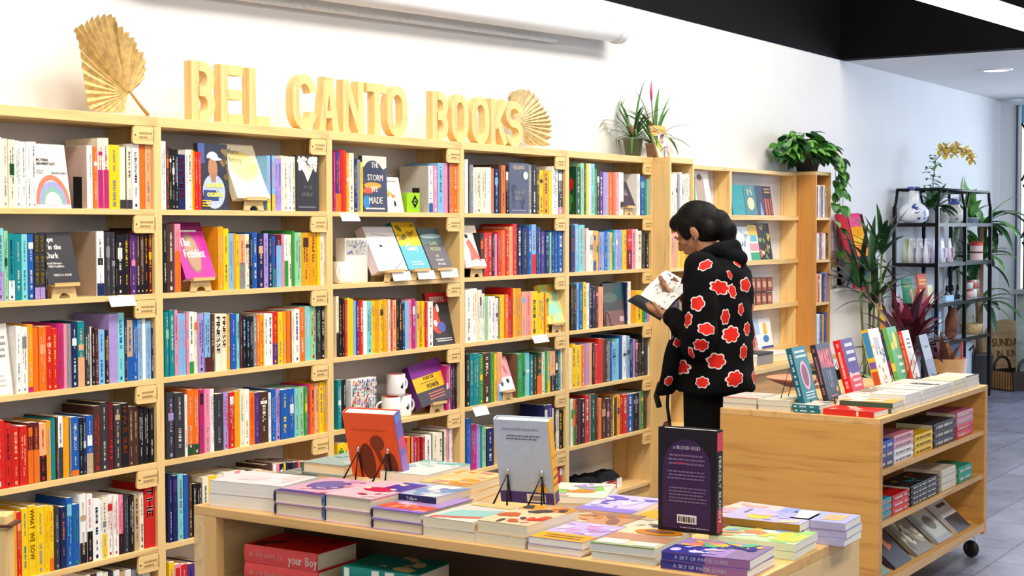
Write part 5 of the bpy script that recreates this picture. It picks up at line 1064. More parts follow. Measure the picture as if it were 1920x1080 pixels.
# ---------------------------------------------------------------- right table: on top
def PR(px, py, z): p = onZ(px, py, z); return p.x, p.y
pile(2, (0.142, 0.215, 0.021), -90, 5.500, 2.468, TT, 'ece4de', [('rect', 0, 0, 1, .1, 'e07a5c'), blob(41, ['f4eee8', 'e8e0dc'], .2, 5)], 'cream paperback with a thin coral streak at the left corner of right table', seed=41, jit=1)
pile(2, (0.132, 0.215, 0.021), -90, 5.500, 2.322, TT, 'f0e8d8', [blob(42, ['f4eedc', 'e4e4b8'], .2, 5)], 'cream and pale yellow paperback, second pile on the right table', seed=42, jit=1)
pile(2, (0.15, 0.110, 0.016), 0, 5.475, 2.192, TT, 'e0ddd4', [blob(43, ['3f8088', 'e8e4dc'], .14, 6, (.5, .1, .9, .5))], 'white paperback with a teal lettered spine under the standing teal book', spine='2a7a84', spine_art=[('marks', 'e8f0ec')], pages=PAGESW, seed=43, jit=1)
pile(1, (0.14, 0.205, 0.022), -3, 5.468, 2.020, TT, 'e84a38', [('poly', [(.1, .2), (.9, .6), (.9, .8), (.1, .4)], 'f8d8c8'), blob(44, ['f07a68', 'f4b8a8'], .13, 8)], 'coral red paperback with pale swirls at the near corner of right table', spine='d83020', spine_art=[('rect', .3, .34, 'f4e0b8')], pages=PAGESW, seed=44)
pile(2, (0.15, 0.21, 0.020), 2, 5.628, 2.012, TT, 'f4c878', [('rect', 0, .6, 1, 1, 'f0ece4'), blob(45, ['f8d898', 'f0b04c', 'f4f0e8'], .15, 10)], 'pale orange covered book with a dark green spine on right table', spine='4a5a44', pages=PAGESW, seed=45)
WP = [('white covered comic with faint red lettering, nearest of the white piles', 'f2eee8', [('lines', .2, .5, .8, .6, 1, 'e07a6a')]), ('white book with dark script title in the row of white piles', 'f0eeea', [('lines', .1, .3, .9, .42, 1, '4a4a50')]),
      ('white book with grey photo cover, middle of the white piles', 'eceae6', [('rect', .1, .6, .9, .9, '8a7a6c'), blob(50, ['6a5a50', 'd8c8b8', '4a4040'], .12, 10, (.1, .6, .9, .9))]), ('blank cream topped thick book, fourth of the white piles', 'efe8d0', []), ('white book with a black edge at the far corner of right table', 'efeae0', [('rect', 0, 0, .1, 1, 'k')])]
for q, (lb, c, art) in enumerate(WP):
    pile(3, (0.145, 0.195, 0.018+0.001*(q % 2)), 90, 5.815+0.2035*q, 1.982, TT, c, art, lb, pages=PAGESW, seed=50+q, jit=1)
    if q < 4: pile(2, (0.128, 0.195, 0.018), 90, 5.815+0.2035*q, 2.124, TT, ['f4f0ea', 'a89a8c', 'f0e8e0', 'f2eee4'][q], [blob(58+q, ['e8dcd8', 'd8c0b0', 'f4f0f0'], .14, 7)], ['pale pink marbled', 'brown photo covered', 'peach marbled', 'ivory marbled'][q]+' paperback behind the white piles on right table', pages=PAGESW, seed=60+q, jit=1)
# terracotta bowl
x, y = PR(1492, 716, TT+0.02)
t = thing('bowl', 'shallow terracotta bowl behind the teal standing book', 'bowl', (x, y, TT))
mb = MB(); mb.lathe([(0, 0.002), (0.045, 0), (0.10, 0.022), (0.135, 0.040), (0.130, 0.042), (0.09, 0.027), (0, 0.008)], mat('d98a68', 0.55, kind='clay', var=0.06, scale=12), 40); mb.build('bowl', t)
# the leaning row of face-out books
ROWB = [('teal book with a lilac oval figure, first of the leaning row', 'teal', 1508, 757, 0.152, 0.205, '2f7c8c', '1d6272', [('lines', .1, .78, .9, .95, 2, 'e4f0f0'), ('ell', .5, .48, .30, .26, 'd8a8c0'), ('ell', .5, .48, .20, .20, '8a4a6a'), ('lines', .2, .05, .9, .20, 3, 'd8ecf0')]),
 ('slate book with huge pink title, second of the leaning row', 'k', 1551, 750, 0.165, 0.212, '474a5e', '2b2c38', [('text', 'WAKE', .5, .56, .34, 'f07a8a', .42, 'c', .05), ('text', 'UP', .5, .20, .32, '9ab0c8', .45, 'c', .02), ('ell', .8, .16, .07, .05, 'd8b070'), ('lines', .2, .04, .8, .08, 1, 'e8a0b0')]),
 ('purple and red book with a bright red spine in the leaning row', 'r', 1597, 741, 0.150, 0.210, '4a3a88', 'd8232a', [('rect', 0, 0, 1, .4, 'd83a48'), ('rect', 0, .35, 1, .5, '5a3a90'), ('lines', .2, .55, .9, .95, 3, 'e8e0f0'), ('lines', .2, .1, .9, .4, 3, 'f0d0d8'), ('ell', .15, .35, .10, .06, 'f4c8b8')]),
 ('white illustrated book with yellow, blue and red spine in the leaning row', 'w', 1648, 722, 0.150, 0.222, 'eeeae4', 'e0b828', [blob(60, ['3a5a9c', 'c83a3a', '5a4a80', 'e0b040', '8a9ac0'], .10, 16), ('rect', .3, .62, .7, .84, 'b8b4c8')]),
 ('green book with yellow birds and white lettering in the leaning row', 'g', 1690, 716, 0.145, 0.215, '4fa870', '6ab04c', [('ell', .55, .75, .18, .16, 'e8dc4c'), ('ell', .2, .65, .16, .08, 'e8c830'), ('lines', .4, .1, .9, .5, 3, 'e8f4e4')]),
 ('white book with a scarlet spine and small pink figures, leaning row', 'o', 1722, 707, 0.150, 0.205, 'f2eeec', 'e8401c', [('lines', .3, .6, .8, .85, 3, '5a5458'), ('ell', .25, .32, .12, .07, 'e05a6a'), ('ell', .68, .32, .12, .07, 'e05a6a'), ('lines', .3, .05, .7, .1, 1, 'a0989c')]),
 ('plain misty grey blue book at the far end of leaning row', 'gr', 1760, 704, 0.150, 0.190, '8f9cb4', '1f222a', [('rect', 0, 0, 1, .4, '7a88a8'), ('rect', 0, .4, 1, .7, '9aa6bc'), ('lines', .3, .66, .8, .74, 1, '3a4050')])]
for q, (lb, c, px, py, Wd, Hh, base, sp, art) in enumerate(ROWB):
    pl = [1508, 1553, 1600, 1652, 1686, 1712, 1741][q]; T_ = [.024, .024, .034, .034, .020, .024, .014][q]; yy = [2.215, 2.221, 2.215, 2.221, 2.215, 2.205, 2.105][q]; Wd = [.152, .16, .15, .15, .14, .11, .13][q]
    pb_ = [757, 751, 741, 722, 716, 710, 706][q]
    a = onY(pl, pb_, yy); zb = max(a.z, TT+0.004); pt = [651, 645, 636, 617, 614, 620, 628][q]
    L_ = 15; Hh = (onY(pl-18, pt, yy+0.055).z-zb)/math.cos(R(L_)); x = a.x+Wd/2
    cover_book(lb, (Wd, Hh, T_), base, art, (x, yy, zb), (R(-L_), 0, R(2)), sp, [[('marks', 'c8dcd8')], [('marks', 'b06a70')], [('marks', 'f0b0a0')], [('rect', .5, .95, '3a8ac0'), ('rect', .0, .25, 'c8502c'), ('rect', .3, .42, '7a5ab0')], [('rect', .2, .35, 'e8d040')], [('marks', 'f0a080')], []][q], q in (2, 5), pages=PAGESW)
    t = thing('wire_easel', 'black wire easel behind the %s' % ' '.join(lb.split()[:5]), 'easel', (x, yy, TT), (0, 0, R(2)), 'wire easels of the leaning row')
    for s in (-0.04, 0.04):
        mb = MB(); h0 = zb-TT; mb.tube([(s, -0.012, h0+0.012), (s, -0.010, h0-0.0025), (s, T_+0.01, h0-0.0025), (s, T_+0.055, h0+0.13), (s, T_+0.10, 0.003)], 0.0022, BLACKM, 6); mb.tube([(s, -0.010, h0-0.0025), (s-0.02, -0.07 if q == 0 else -0.02, 0.003)], 0.0022, BLACKM, 6); mb.build('leg', t)
# ---------------------------------------------------------------- right table: inside
def tp(n, px0, px1, zs, h_each, base, desc, spine=None, sart=None, seed=0, hard=True, dep=0.20, cols=None, colfn=None):
    """pile whose spines face the open side (-Y); px0..px1 along the shelf edge"""
    xa = onY(px0, 900, 1.905).x; xb = onY(px1, 900, 1.905).x; L_ = xb-xa; z = zs+0.0004
    for i in range(n):
        b_ = colfn[i] if colfn else base
        nm = (['lowest', 'second', 'third', 'fourth', 'fifth'][i] if i < n-1 else 'topmost')+' '+(desc)
        cover_book(nm, (dep*0.68, L_*0.96, h_each), b_, [blob(70+seed, cols, .15, 8)] if (cols and i == n-1) else [], ((xa+xb)/2, 1.915+dep*0.34, z), (0, 0, R(90)), b_, sart or [('marks', 'e8e4dc')], hard, True)
        z += h_each+0.0006
tp(3, 1650, 1679, 0.579, 0.034, '3a4a90', 'blue violet book at the left end of the upper table shelf', colfn=['4a4678', '5a5088', '2a5ab0'], seed=1)
tp(4, 1679, 1716, 0.579, 0.027, 'e8e4e8', 'white and pink spined book, second pile on upper table shelf', colfn=['eceaec', 'eceaec', 'e8b0bc', 'e0a0b0'], sart=[('marks', '9a8a94')], seed=2)
tp(3, 1718, 1752, 0.579, 0.027, 'f0c82c', 'yellow book, third pile on upper table shelf', sart=[('marks', '8a6a1c')], seed=3)
tp(3, 1753, 1794, 0.579, 0.033, '36353b', 'black clothbound book, fourth pile on upper table shelf', seed=4, dep=0.24)
tp(4, 1796, 1827, 0.579, 0.028, 'e03a50', 'red or pink spined book at right end of upper table shelf', colfn=['e0384c', 'e0384c', 'd890a8', 'd890a8'], seed=5)
tp(3, 1650, 1676, 0.381, 0.026, '3f9ab0', 'aqua book at the left end of the middle table shelf', sart=[('marks', 'e8a080')], seed=6, cols=['c87a5c', 'e8d0c0'])
tp(3, 1677, 1708, 0.381, 0.025, 'dc3c40', 'red lettered book, second pile on middle table shelf', seed=7, colfn=['dc3c40', 'dc3c40', 'c83840'])
tp(4, 1711, 1765, 0.381, 0.020, '1d1b20', 'black and white lettered book, third pile on middle table shelf', seed=8, cols=['3a9ab0', 'e04a4a', 'e8e4dc', 'd8c030'])
tp(3, 1768, 1795, 0.381, 0.030, 'e6e0d0', 'cream page edged book, fourth pile on middle table shelf', seed=9, cols=['f0ece8', 'd8c8d0'], dep=0.24, sart=[('rect', 0, 1, 'e2dccb')])
tp(2, 1800, 1826, 0.381, 0.034, '2aa088', 'green book at right end of the middle table shelf', seed=10)
# slanted face-out books in the bottom tray
TR = [(1650, 1700, '5a4a8c', [('rect', 0, 0, 1, .25, '6a9a90'), ('rect', 0, .6, .3, .9, 'd84a50'), ('lines', .2, .35, .7, .6, 2, 'e8e4f0'), ('ell', .78, .35, .14, .10, 'f0b040')], 'violet and yellow book at the left of the slanted bottom tray'),
 (1672, 1735, '3a3844', [('poly', [(.45, .3), (.7, .35), (.5, .9), (.3, .85)], 'd8683c'), ('ell', .5, .6, .10, .22, 'f0c060')], 'charcoal book with a flaming orange streak in the bottom tray'),
 (1710, 1772, '8c8678', [blob(81, ['d8d0b0', '6a6454', 'b8b090', 'e8e0c8'], .12, 26)], 'grey stone textured book in the middle of the bottom tray'),
 (1752, 1805, 'a8b0b4', [('rect', .1, .1, .9, .9, 'c8ccc8'), ('ell', .4, .75, .25, .12, 'e8c870'), ('ell', .5, .4, .25, .15, '7a7468')], 'pale grey book with yellow cluster in the bottom tray'),
 (1780, 1828, 'dcdad8', [('rect', 0, .0, 1, .34, '46444a'), ('lines', .2, .5, .9, .66, 1, '3a3a40'), blob(82, ['b8b4b8', 'c8a0a8'], .08, 12, (.1, .7, .9, .95))], 'white and black book at the right end of the bottom tray')]
xs0 = 5.383+0.045
for q, (pa, pb_, base, art, lb) in enumerate(TR):
    Wd = [0.17, 0.20, 0.21, 0.20, 0.19][q]; xx = xs0+sum([0.17, 0.20, 0.21, 0.20, 0.19][:q])+Wd/2+0.07*q
    cover_book(lb, (Wd, 0.25, 0.02), base, art, (xx, 1.925, 0.160), (R(-50), 0, 0), base, None, False, pages=PAGESW)
# ================================================================ THE READER
PXY = Vector((6.095, 2.923, 0)); PYAW = R(4)
def ev_mesh(ob, name):
    dg = bpy.context.evaluated_depsgraph_get(); me = bpy.data.meshes.new_from_object(ob.evaluated_get(dg)); me.name = name; return me
def ellip(mb, c, r, rot=(0, 0, 0), seg=20, M=None):
    prof = [(math.cos(R(-90+180*i/12)), math.sin(R(-90+180*i/12))) for i in range(13)]
    T = Matrix.Translation(c) @ Euler(rot).to_matrix().to_4x4() @ Matrix.Diagonal((r[0], r[1], r[2], 1))
    if M is not None: T = M @ T
    v = []; f = []
    for (q, z) in prof[1:-1]:
        for k in range(seg): a = 2*math.pi*k/seg; v.append((q*math.cos(a), q*math.sin(a), z))
    n = len(prof)-2
    for i in range(n-1):
        for k in range(seg): k2 = (k+1) % seg; f.append((i*seg+k, i*seg+k2, (i+1)*seg+k2, (i+1)*seg+k))
    v += [(0, 0, -1), (0, 0, 1)]
    for k in range(seg): k2 = (k+1) % seg; f += [(n*seg, k2, k), (n*seg+1, (n-1)*seg+k, (n-1)*seg+k2)]
    mb.add(v, f, SKIN, T, True)
def limb(mb, pts, rs, M=None, seg=14):
    """closed tapered tube with rounded ends through the joints"""
    mb.tube(pts, rs, SKIN, seg, True, M)
    for p, r in zip(pts, rs): ellip(mb, p, (r, r, r), seg=12, M=M)
def fuse(mb, name, voxel, smooth, mats, parent, sub=False):
    o = mb.build(name+'_raw')
    md = o.modifiers.new('r', 'REMESH'); md.mode = 'VOXEL'; md.voxel_size = voxel; md.use_smooth_shade = True
    if smooth: s = o.modifiers.new('s', 'SMOOTH'); s.iterations = smooth; s.factor = 0.5
    me = ev_mesh(o, name); bpy.data.objects.remove(o)
    me.materials.clear()
    for m in mats: me.materials.append(m)
    for p in me.polygons: p.use_smooth = True; p.material_index = 0
    ob = bpy.data.objects.new(name, me); COL.objects.link(ob); ob.parent = parent
    return ob
SKIN = mat('a8714e', 0.5, kind='skin', var=0.05, scale=40)
HAIR = mat('0c0908', 0.6, kind='hair', var=0.35, scale=160, bump=0.4)
JACK = mat('0a0a0c', 1.0, kind='cloth', var=0.18, scale=220, bump=0.25)
HOOD = mat('0e1013', 1.0, kind='cloth', var=0.2, scale=260, bump=0.3)
TROU = mat('09090b', 0.85, kind='cloth', var=0.15, scale=200, bump=0.2)
REDP = mat('d8281e', 0.7, kind='cloth', var=0.05, scale=120); WHTP = mat('efe4e0', 0.7, kind='cloth', var=0.03, scale=120)
person = thing('person', 'person reading an open book in a black hooded jacket with red patches', 'person', PXY, (0, 0, PYAW))
# head frame: tilted down and forward
HC = Vector((0.0, 0.085, 1.482)); HM = Matrix.Translation(HC) @ Matrix.Rotation(R(-30), 4, 'X') @ Matrix.Rotation(R(6), 4, 'Z')
bm_ = MB()
ellip(bm_, (0, -0.012, 0.025), (0.073, 0.092, 0.088), M=HM)          # skull
ellip(bm_, (0, 0.022, -0.030), (0.060, 0.066, 0.075), M=HM)          # face
ellip(bm_, (0, 0.042, -0.078), (0.038, 0.040, 0.030), M=HM)          # jaw / chin
ellip(bm_, (0, 0.066, -0.090), (0.018, 0.016, 0.015), M=HM)
for s in (-1, 1):
    ellip(bm_, (s*0.040, 0.055, -0.028), (0.022, 0.022, 0.020), M=HM)  # cheek
    ellip(bm_, (s*0.028, 0.078, 0.006), (0.020, 0.012, 0.007), M=HM)   # brow
    ellip(bm_, (s*0.077, -0.010, -0.020), (0.008, 0.019, 0.032), (0, R(s*8), 0), M=HM)   # ear
    ellip(bm_, (s*0.030, 0.079, -0.012), (0.014, 0.009, 0.008), M=HM)  # eyelid
limb(bm_, [(0, 0.080, 0.000), (0, 0.096, -0.028), (0, 0.100, -0.036)], [0.009, 0.011, 0.012], HM)     # nose
for s in (-1, 1): ellip(bm_, (s*0.011, 0.090, -0.038), (0.008, 0.009, 0.007), M=HM)
ellip(bm_, (0, 0.082, -0.058), (0.022, 0.012, 0.006), M=HM); ellip(bm_, (0, 0.080, -0.068), (0.019, 0.012, 0.007), M=HM)   # lips
limb(bm_, [(0, 0.045, 1.425), (0, 0.01, 1.375), (0, -0.01, 1.31)], [0.052, 0.055, 0.062])              # neck
bm_.loft([[(x*math.cos(R(a)), cy+y*math.sin(R(a)), z) for a in range(0, 360, 18)] for (x, y, cy, z) in
    ((0.10, 0.07, -0.02, 1.36), (0.17, 0.09, -0.03, 1.30), (0.175, 0.105, -0.02, 1.18), (0.14, 0.095, 0, 1.04), (0.155, 0.11, 0, 0.92), (0.165, 0.115, 0, 0.84), (0.12, 0.09, 0, 0.78))], SKIN)
SHL, ELL, WRL = Vector((-0.185, -0.01, 1.315)), Vector((-0.235, -0.04, 1.035)), Vector((-0.155, 0.145, 1.105))
SHR, ELR, WRR = Vector((0.185, -0.01, 1.315)), Vector((0.235, 0.0, 1.06)), Vector((0.10, 0.175, 1.19))
limb(bm_, [SHL, (SHL+ELL)/2, ELL], [0.055, 0.046, 0.038]); limb(bm_, [ELL, (ELL+WRL)/2, WRL], [0.038, 0.036, 0.025])
limb(bm_, [SHR, (SHR+ELR)/2, ELR], [0.055, 0.046, 0.038]); limb(bm_, [ELR, (ELR+WRR)/2, WRR], [0.038, 0.036, 0.025])
for s in (-1, 1):
    limb(bm_, [(s*0.09, 0, 0.84), (s*0.095, 0.005, 0.64), (s*0.095, 0.01, 0.46)], [0.085, 0.072, 0.052]); limb(bm_, [(s*0.095, 0.01, 0.46), (s*0.097, -0.01, 0.30), (s*0.098, -0.02, 0.09)], [0.052, 0.052, 0.036])
    limb(bm_, [(s*0.10, -0.03, 0.05), (s*0.105, 0.05, 0.045), (s*0.11, 0.12, 0.035)], [0.036, 0.036, 0.028])
def hand(wr, pdir, nrm, side, curls, thumb):
    """palm from the wrist along pdir; nrm = palm normal (inside), side = towards the thumb"""
    pdir = pdir.normalized(); nrm = (nrm-pdir*nrm.dot(pdir)).normalized(); sd = pdir.cross(nrm)*side
    rot = Matrix((sd, pdir, nrm)).transposed().to_euler()
    ellip(bm_, wr+pdir*0.042, (0.040, 0.046, 0.014), rot); ellip(bm_, wr+pdir*0.060, (0.041, 0.030, 0.013), rot)
    limb(bm_, [wr, wr+pdir*0.03], [0.025, 0.024])
    for k, (ln, c) in enumerate(zip((0.070, 0.079, 0.073, 0.057), curls)):
        o = wr+pdir*(0.082-0.003*abs(k-1.3))+sd*(0.030-0.020*k); pts = [o-pdir*0.02, o]; d = pdir.copy()
        for j, fr in enumerate((0.45, 0.30, 0.25)):
            a = R(c*(0.7+0.25*j)); d = (d*math.cos(a)+nrm*math.sin(a)).normalized(); o = o+d*ln*fr; pts.append(o)
        limb(bm_, pts, [0.0095, 0.0092, 0.0085, 0.008, 0.0068], seg=10)
    o = wr+pdir*0.022+sd*0.026; d1 = (sd*thumb[0]+pdir*thumb[1]+nrm*thumb[2]).normalized(); d2 = (d1+pdir*0.6+nrm*0.2).normalized()
    limb(bm_, [wr+pdir*0.012+sd*0.012, o, o+d1*0.034, o+d1*0.034+d2*0.028], [0.013, 0.0125, 0.0105, 0.0085], seg=10)
# left hand holds the book from below, thumb on the page; right hand holds the far edge
LP = Vector((0.42, 0.80, 0.12)); hand(WRL, LP, Vector((0.1, -0.35, 1.0)), -1, (14, 16, 20, 24), (0.55, 0.6, 0.6))
RP = Vector((-0.50, 0.70, 0.28)); hand(WRR, RP, Vector((-0.4, -0.45, 0.8)), 1, (22, 24, 26, 28), (0.5, 0.7, 0.5))
body = fuse(bm_, 'body', 0.0045, 3, [SKIN], person)
# eyes, brows
mb = MB()
for s in (-1, 1):
    M = HM
    pts = [(s*0.014, 0.092, 0.012), (s*0.030, 0.090, 0.018), (s*0.046, 0.078, 0.013)]
    mb.tube(pts, [0.002, 0.003, 0.0015], HAIR, 6, True, M)
    mb.tube([(s*0.018, 0.090, -0.016), (s*0.030, 0.0895, -0.0185), (s*0.042, 0.082, -0.015)], [0.0012, 0.0018, 0.001], HAIR, 6, True, M)
mb.build('eyebrows_and_lashes', person)
mb = MB(); mb.tube([(-0.026, 0.0935, -0.0625) , (0, 0.0955, -0.0630), (0.018, 0.0935, -0.0625)], [0.001, 0.0016, 0.001], mat('7a3f34', 0.5), 6, True, HM); mb.build('mouth_line', person)
mb = MB(); ellip(mb, (-0.0845, -0.004, -0.048), (0.003, 0.003, 0.003), M=HM); mb.mats = [mat('c8ccd0', 0.2, 0.9)]; mb.build('earring', person)
# hair: cap, sides, low gathered tail
hb = MB()
ellip(hb, (0, -0.024, 0.040), (0.084, 0.098, 0.094), M=HM)
ellip(hb, (0, 0.036, 0.070), (0.068, 0.060, 0.044), M=HM)
for s in (-1, 1):
    ellip(hb, (s*0.060, 0.005, 0.030), (0.026, 0.055, 0.050), M=HM); ellip(hb, (s*0.066, 0.030, 0.004), (0.013, 0.024, 0.036), M=HM)
    ellip(hb, (s*0.050, -0.066, -0.030), (0.036, 0.040, 0.052), M=HM)
ellip(hb, (0, -0.085, -0.010), (0.062, 0.045, 0.07), M=HM)
limb(hb, [HM @ Vector((0, -0.070, 0.020)), HM @ Vector((0, -0.112, -0.015)), HM @ Vector((0, -0.125, -0.070)), HM @ Vector((0, -0.105, -0.125))], [0.060, 0.056, 0.050, 0.034])
ellip(hb, (0, -0.072, 0.022), (0.070, 0.066, 0.085), M=HM); ellip(hb, (0, -0.03, -0.045), (0.060, 0.055, 0.05), M=HM)
fuse(hb, 'hair', 0.005, 10, [HAIR], person)
# trousers and shoes
tb = MB()
tb.loft([[(x*math.cos(R(a)), y*math.sin(R(a)), z) for a in range(0, 360, 18)] for (x, y, z) in ((0.175, 0.125, 0.93), (0.178, 0.13, 0.84), (0.15, 0.12, 0.77))], SKIN)
for s in (-1, 1):
    limb(tb, [(s*0.09, 0, 0.82), (s*0.095, 0.005, 0.62), (s*0.097, 0.012, 0.46)], [0.100, 0.090, 0.074]); limb(tb, [(s*0.097, 0.012, 0.46), (s*0.10, 0.0, 0.28), (s*0.10, -0.01, 0.11)], [0.074, 0.070, 0.066])
fuse(tb, 'trousers', 0.009, 4, [TROU], person)
for s in (-1, 1):
    sb = MB(); limb(sb, [(s*0.10, -0.045, 0.052), (s*0.105, 0.05, 0.050), (s*0.112, 0.135, 0.040)], [0.048, 0.048, 0.038]); sb.box(s*0.105-0.045, s*0.105+0.045, -0.09, 0.165, 0.002, 0.03, SKIN)
    fuse(sb, 'shoe', 0.006, 3, [mat('1a1a1c', 0.6, kind='shoe')], person)
# jacket
jb = MB()
def ring(x, y, cx, cy, z, tilt=0.0, n=28): return [(cx+x*math.cos(2*math.pi*k/n), cy+y*math.sin(2*math.pi*k/n), z+tilt*math.sin(2*math.pi*k/n)) for k in range(n)]
jb.loft([ring(0.075, 0.065, 0, 0.0, 1.405, -0.01), ring(0.115, 0.085, 0, -0.01, 1.372), ring(0.165, 0.105, 0, -0.025, 1.345), ring(0.205, 0.122, 0, -0.035, 1.30), ring(0.212, 0.135, 0, -0.035, 1.22), ring(0.208, 0.143, 0, -0.03, 1.10), ring(0.210, 0.150, 0, -0.025, 0.98),
         ring(0.222, 0.158, 0, -0.02, 0.86), ring(0.230, 0.166, 0, -0.02, 0.775), ring(0.222, 0.158, 0, -0.02, 0.765)], SKIN)
limb(jb, [SHL+Vector((0.02, 0, 0)), (SHL+ELL)/2, ELL, ], [0.082, 0.078, 0.074]); limb(jb, [ELL, (ELL+WRL)/2+Vector((0, 0, -0.012)), WRL-(WRL-ELL).normalized()*0.015], [0.074, 0.066, 0.044])
limb(jb, [SHR-Vector((0.02, 0, 0)), (SHR+ELR)/2, ELR], [0.082, 0.078, 0.072]); limb(jb, [ELR, (ELR+WRR)/2, WRR-(WRR-ELR).normalized()*0.015], [0.072, 0.062, 0.044])
ellip(jb, (-0.235, -0.02, 0.985), (0.055, 0.075, 0.065)); ellip(jb, (0.235, 0.0, 1.0), (0.055, 0.07, 0.06))
# hanging open front corner
jb.loft([ring(0.06, 0.035, -0.16, 0.10, 1.00), ring(0.075, 0.040, -0.15, 0.135, 0.88), ring(0.080, 0.034, -0.14, 0.165, 0.775), ring(0.072, 0.028, -0.14, 0.170, 0.755)], SKIN)
# collar
limb(jb, [(-0.07, 0.035, 1.375), (-0.085, 0.075, 1.33), (-0.08, 0.105, 1.26)], [0.022, 0.022, 0.016]); limb(jb, [(0.07, 0.035, 1.375), (0.085, 0.075, 1.33), (0.08, 0.105, 1.26)], [0.022, 0.022, 0.016])
jacket = fuse(jb, 'jacket', 0.0075, 4, [JACK, WHTP, REDP], person)
# soft folds: push the surface a little along its normals
_me = jacket.data
for v in _me.vertices:
    c = v.co; k = 0.0045*math.sin(26*c.z+9*c.x+3*math.sin(11*c.y))*math.sin(8*c.x+15*c.y)+0.003*math.sin(55*(c.z*0.7+c.x*0.5+c.y))
    v.co = c+v.normal*k
_me.update()
hb = MB()
limb(hb, [(-0.085, -0.005, 1.385), (-0.080, -0.06, 1.400), (0, -0.095, 1.408), (0.080, -0.06, 1.400), (0.085, -0.005, 1.385)], [0.028, 0.036, 0.040, 0.036, 0.028])
limb(hb, [(-0.05, -0.095, 1.375), (0, -0.128, 1.36), (0.05, -0.095, 1.375)], [0.032, 0.036, 0.032])
limb(hb, [(-0.085, -0.01, 1.39), (-0.06, 0.055, 1.345), (0, 0.08, 1.33), (0.06, 0.055, 1.345), (0.085, -0.01, 1.39)], [0.026, 0.024, 0.022, 0.024, 0.026])
fuse(hb, 'hood', 0.007, 4, [HOOD], person)
# round red patches with pale edging, printed on the cloth
bpy.context.view_layer.update()
PM = Matrix.Translation(PXY) @ Matrix.Rotation(PYAW, 4, 'Z'); PI_ = PM.inverted()
bv = BVHTree.FromPolygons([tuple(v.co) for v in _me.vertices], [tuple(p.vertices) for p in _me.polygons])
patches = [(1323, 497, 30, 17, 28), (1357, 473, 14, 12, 0), (1382, 492, 11, 20, 0), (1347, 539, 36, 26, -8), (1398, 534, 18, 26, 0), (1373, 546, 12, 26, 15), (1308, 569, 25, 27, 0), (1389, 580, 9, 22, 0), (1360, 594, 15, 28, 0), (1290, 600, 11, 27, 0),
    (1325, 617, 33, 22, -5), (1371, 627, 31, 29, 10), (1400, 617, 10, 24, 0), (1270, 641, 14, 22, 0), (1315, 647, 30, 25, 0), (1296, 662, 9, 24, 0), (1343, 677, 33, 28, 0), (1394, 660, 13, 28, 0), (1277, 687, 23, 27, 0), (1378, 710, 30, 28, 10), (1317, 717, 24, 20, 0), (1254, 714, 15, 18, 0), (1368, 515, 7, 18, 20)]
pm = MB(); C0 = PI_ @ Vector((0, 0, EYE)); rnd = random.Random(77)
def patch(loc, nrm, wd, ht, rot, seed):
    up = Vector((0, 0, 1)); t1 = up.cross(nrm); t1 = t1.normalized() if t1.length > .05 else Vector((1, 0, 0)); t2 = nrm.cross(t1)
    for (sc, off, mi) in ((1.0, 0.0012, WHTP), (0.84, 0.0022, REDP)):
        V = []; n = 60; rings_ = 4; rr = random.Random(seed); ph = rr.random()*6; lb = rr.choice([5, 6, 7])
        for j in range(rings_+1):
            for k in range(n):
                a = 2*math.pi*k/n; q = j/rings_; lobe = (0.84+0.26*abs(math.sin(lb*a/2+ph)))
                e0 = 0.5*wd*sc*q*lobe*math.cos(a); e1 = 0.5*ht*sc*q*lobe*math.sin(a)
                x = e0*math.cos(R(rot))-e1*math.sin(R(rot)); z = e0*math.sin(R(rot))+e1*math.cos(R(rot))
                P_ = loc+t1*x+t2*z; L, N_, _, _ = bv.find_nearest(P_); V.append(L+N_*off)
        F = [(j*n+k, j*n+(k+1) % n, (j+1)*n+(k+1) % n, (j+1)*n+k) for j in range(rings_) for k in range(n)]
        pm.add(V, F, mi, None, True)
for q, (x, y, w, h, rot) in enumerate(patches):
    r = _ray(x, y); d = (PI_.to_3x3() @ Vector(r)).normalized(); L, N_, I, D = bv.ray_cast(C0, d)
    if L is None: continue
    k = 6.7/FPX; c = max(0.35, abs(d.cross(Vector((0, 0, 1))).normalized().dot(N_.cross(Vector((0, 0, 1))).normalized())) if N_.cross(Vector((0, 0, 1))).length > 1e-3 else 1)
    patch(L, N_, w*k/c*1.05, h*k*1.05, rot, q)
for q in range(16):   # the far side and front carry the same print
    a = R(-70+q*9); z = 0.82+0.5*((q*37) % 16)/16; L, N_, I, D = bv.ray_cast(Vector((2*math.cos(a), 2*math.sin(a), z)), Vector((-math.cos(a), -math.sin(a), 0)))
    if L is not None: patch(L, N_, 0.08, 0.065, rnd.uniform(-20, 20), 100+q)
_all = MB(); _all.v = [tuple(v.co) for v in _me.vertices]; _all.f = [tuple(p.vertices) for p in _me.polygons]; _all.m = [0]*len(_all.f); _all.sm = [True]*len(_all.f); _all.mats = [JACK]
for m_ in (WHTP, REDP): _all.add(pm.v, [f for f, i_ in zip(pm.f, pm.m) if pm.mats[i_] is m_], m_, None, True)
bpy.data.objects.remove(jacket); jacket = _all.build('jacket', person)
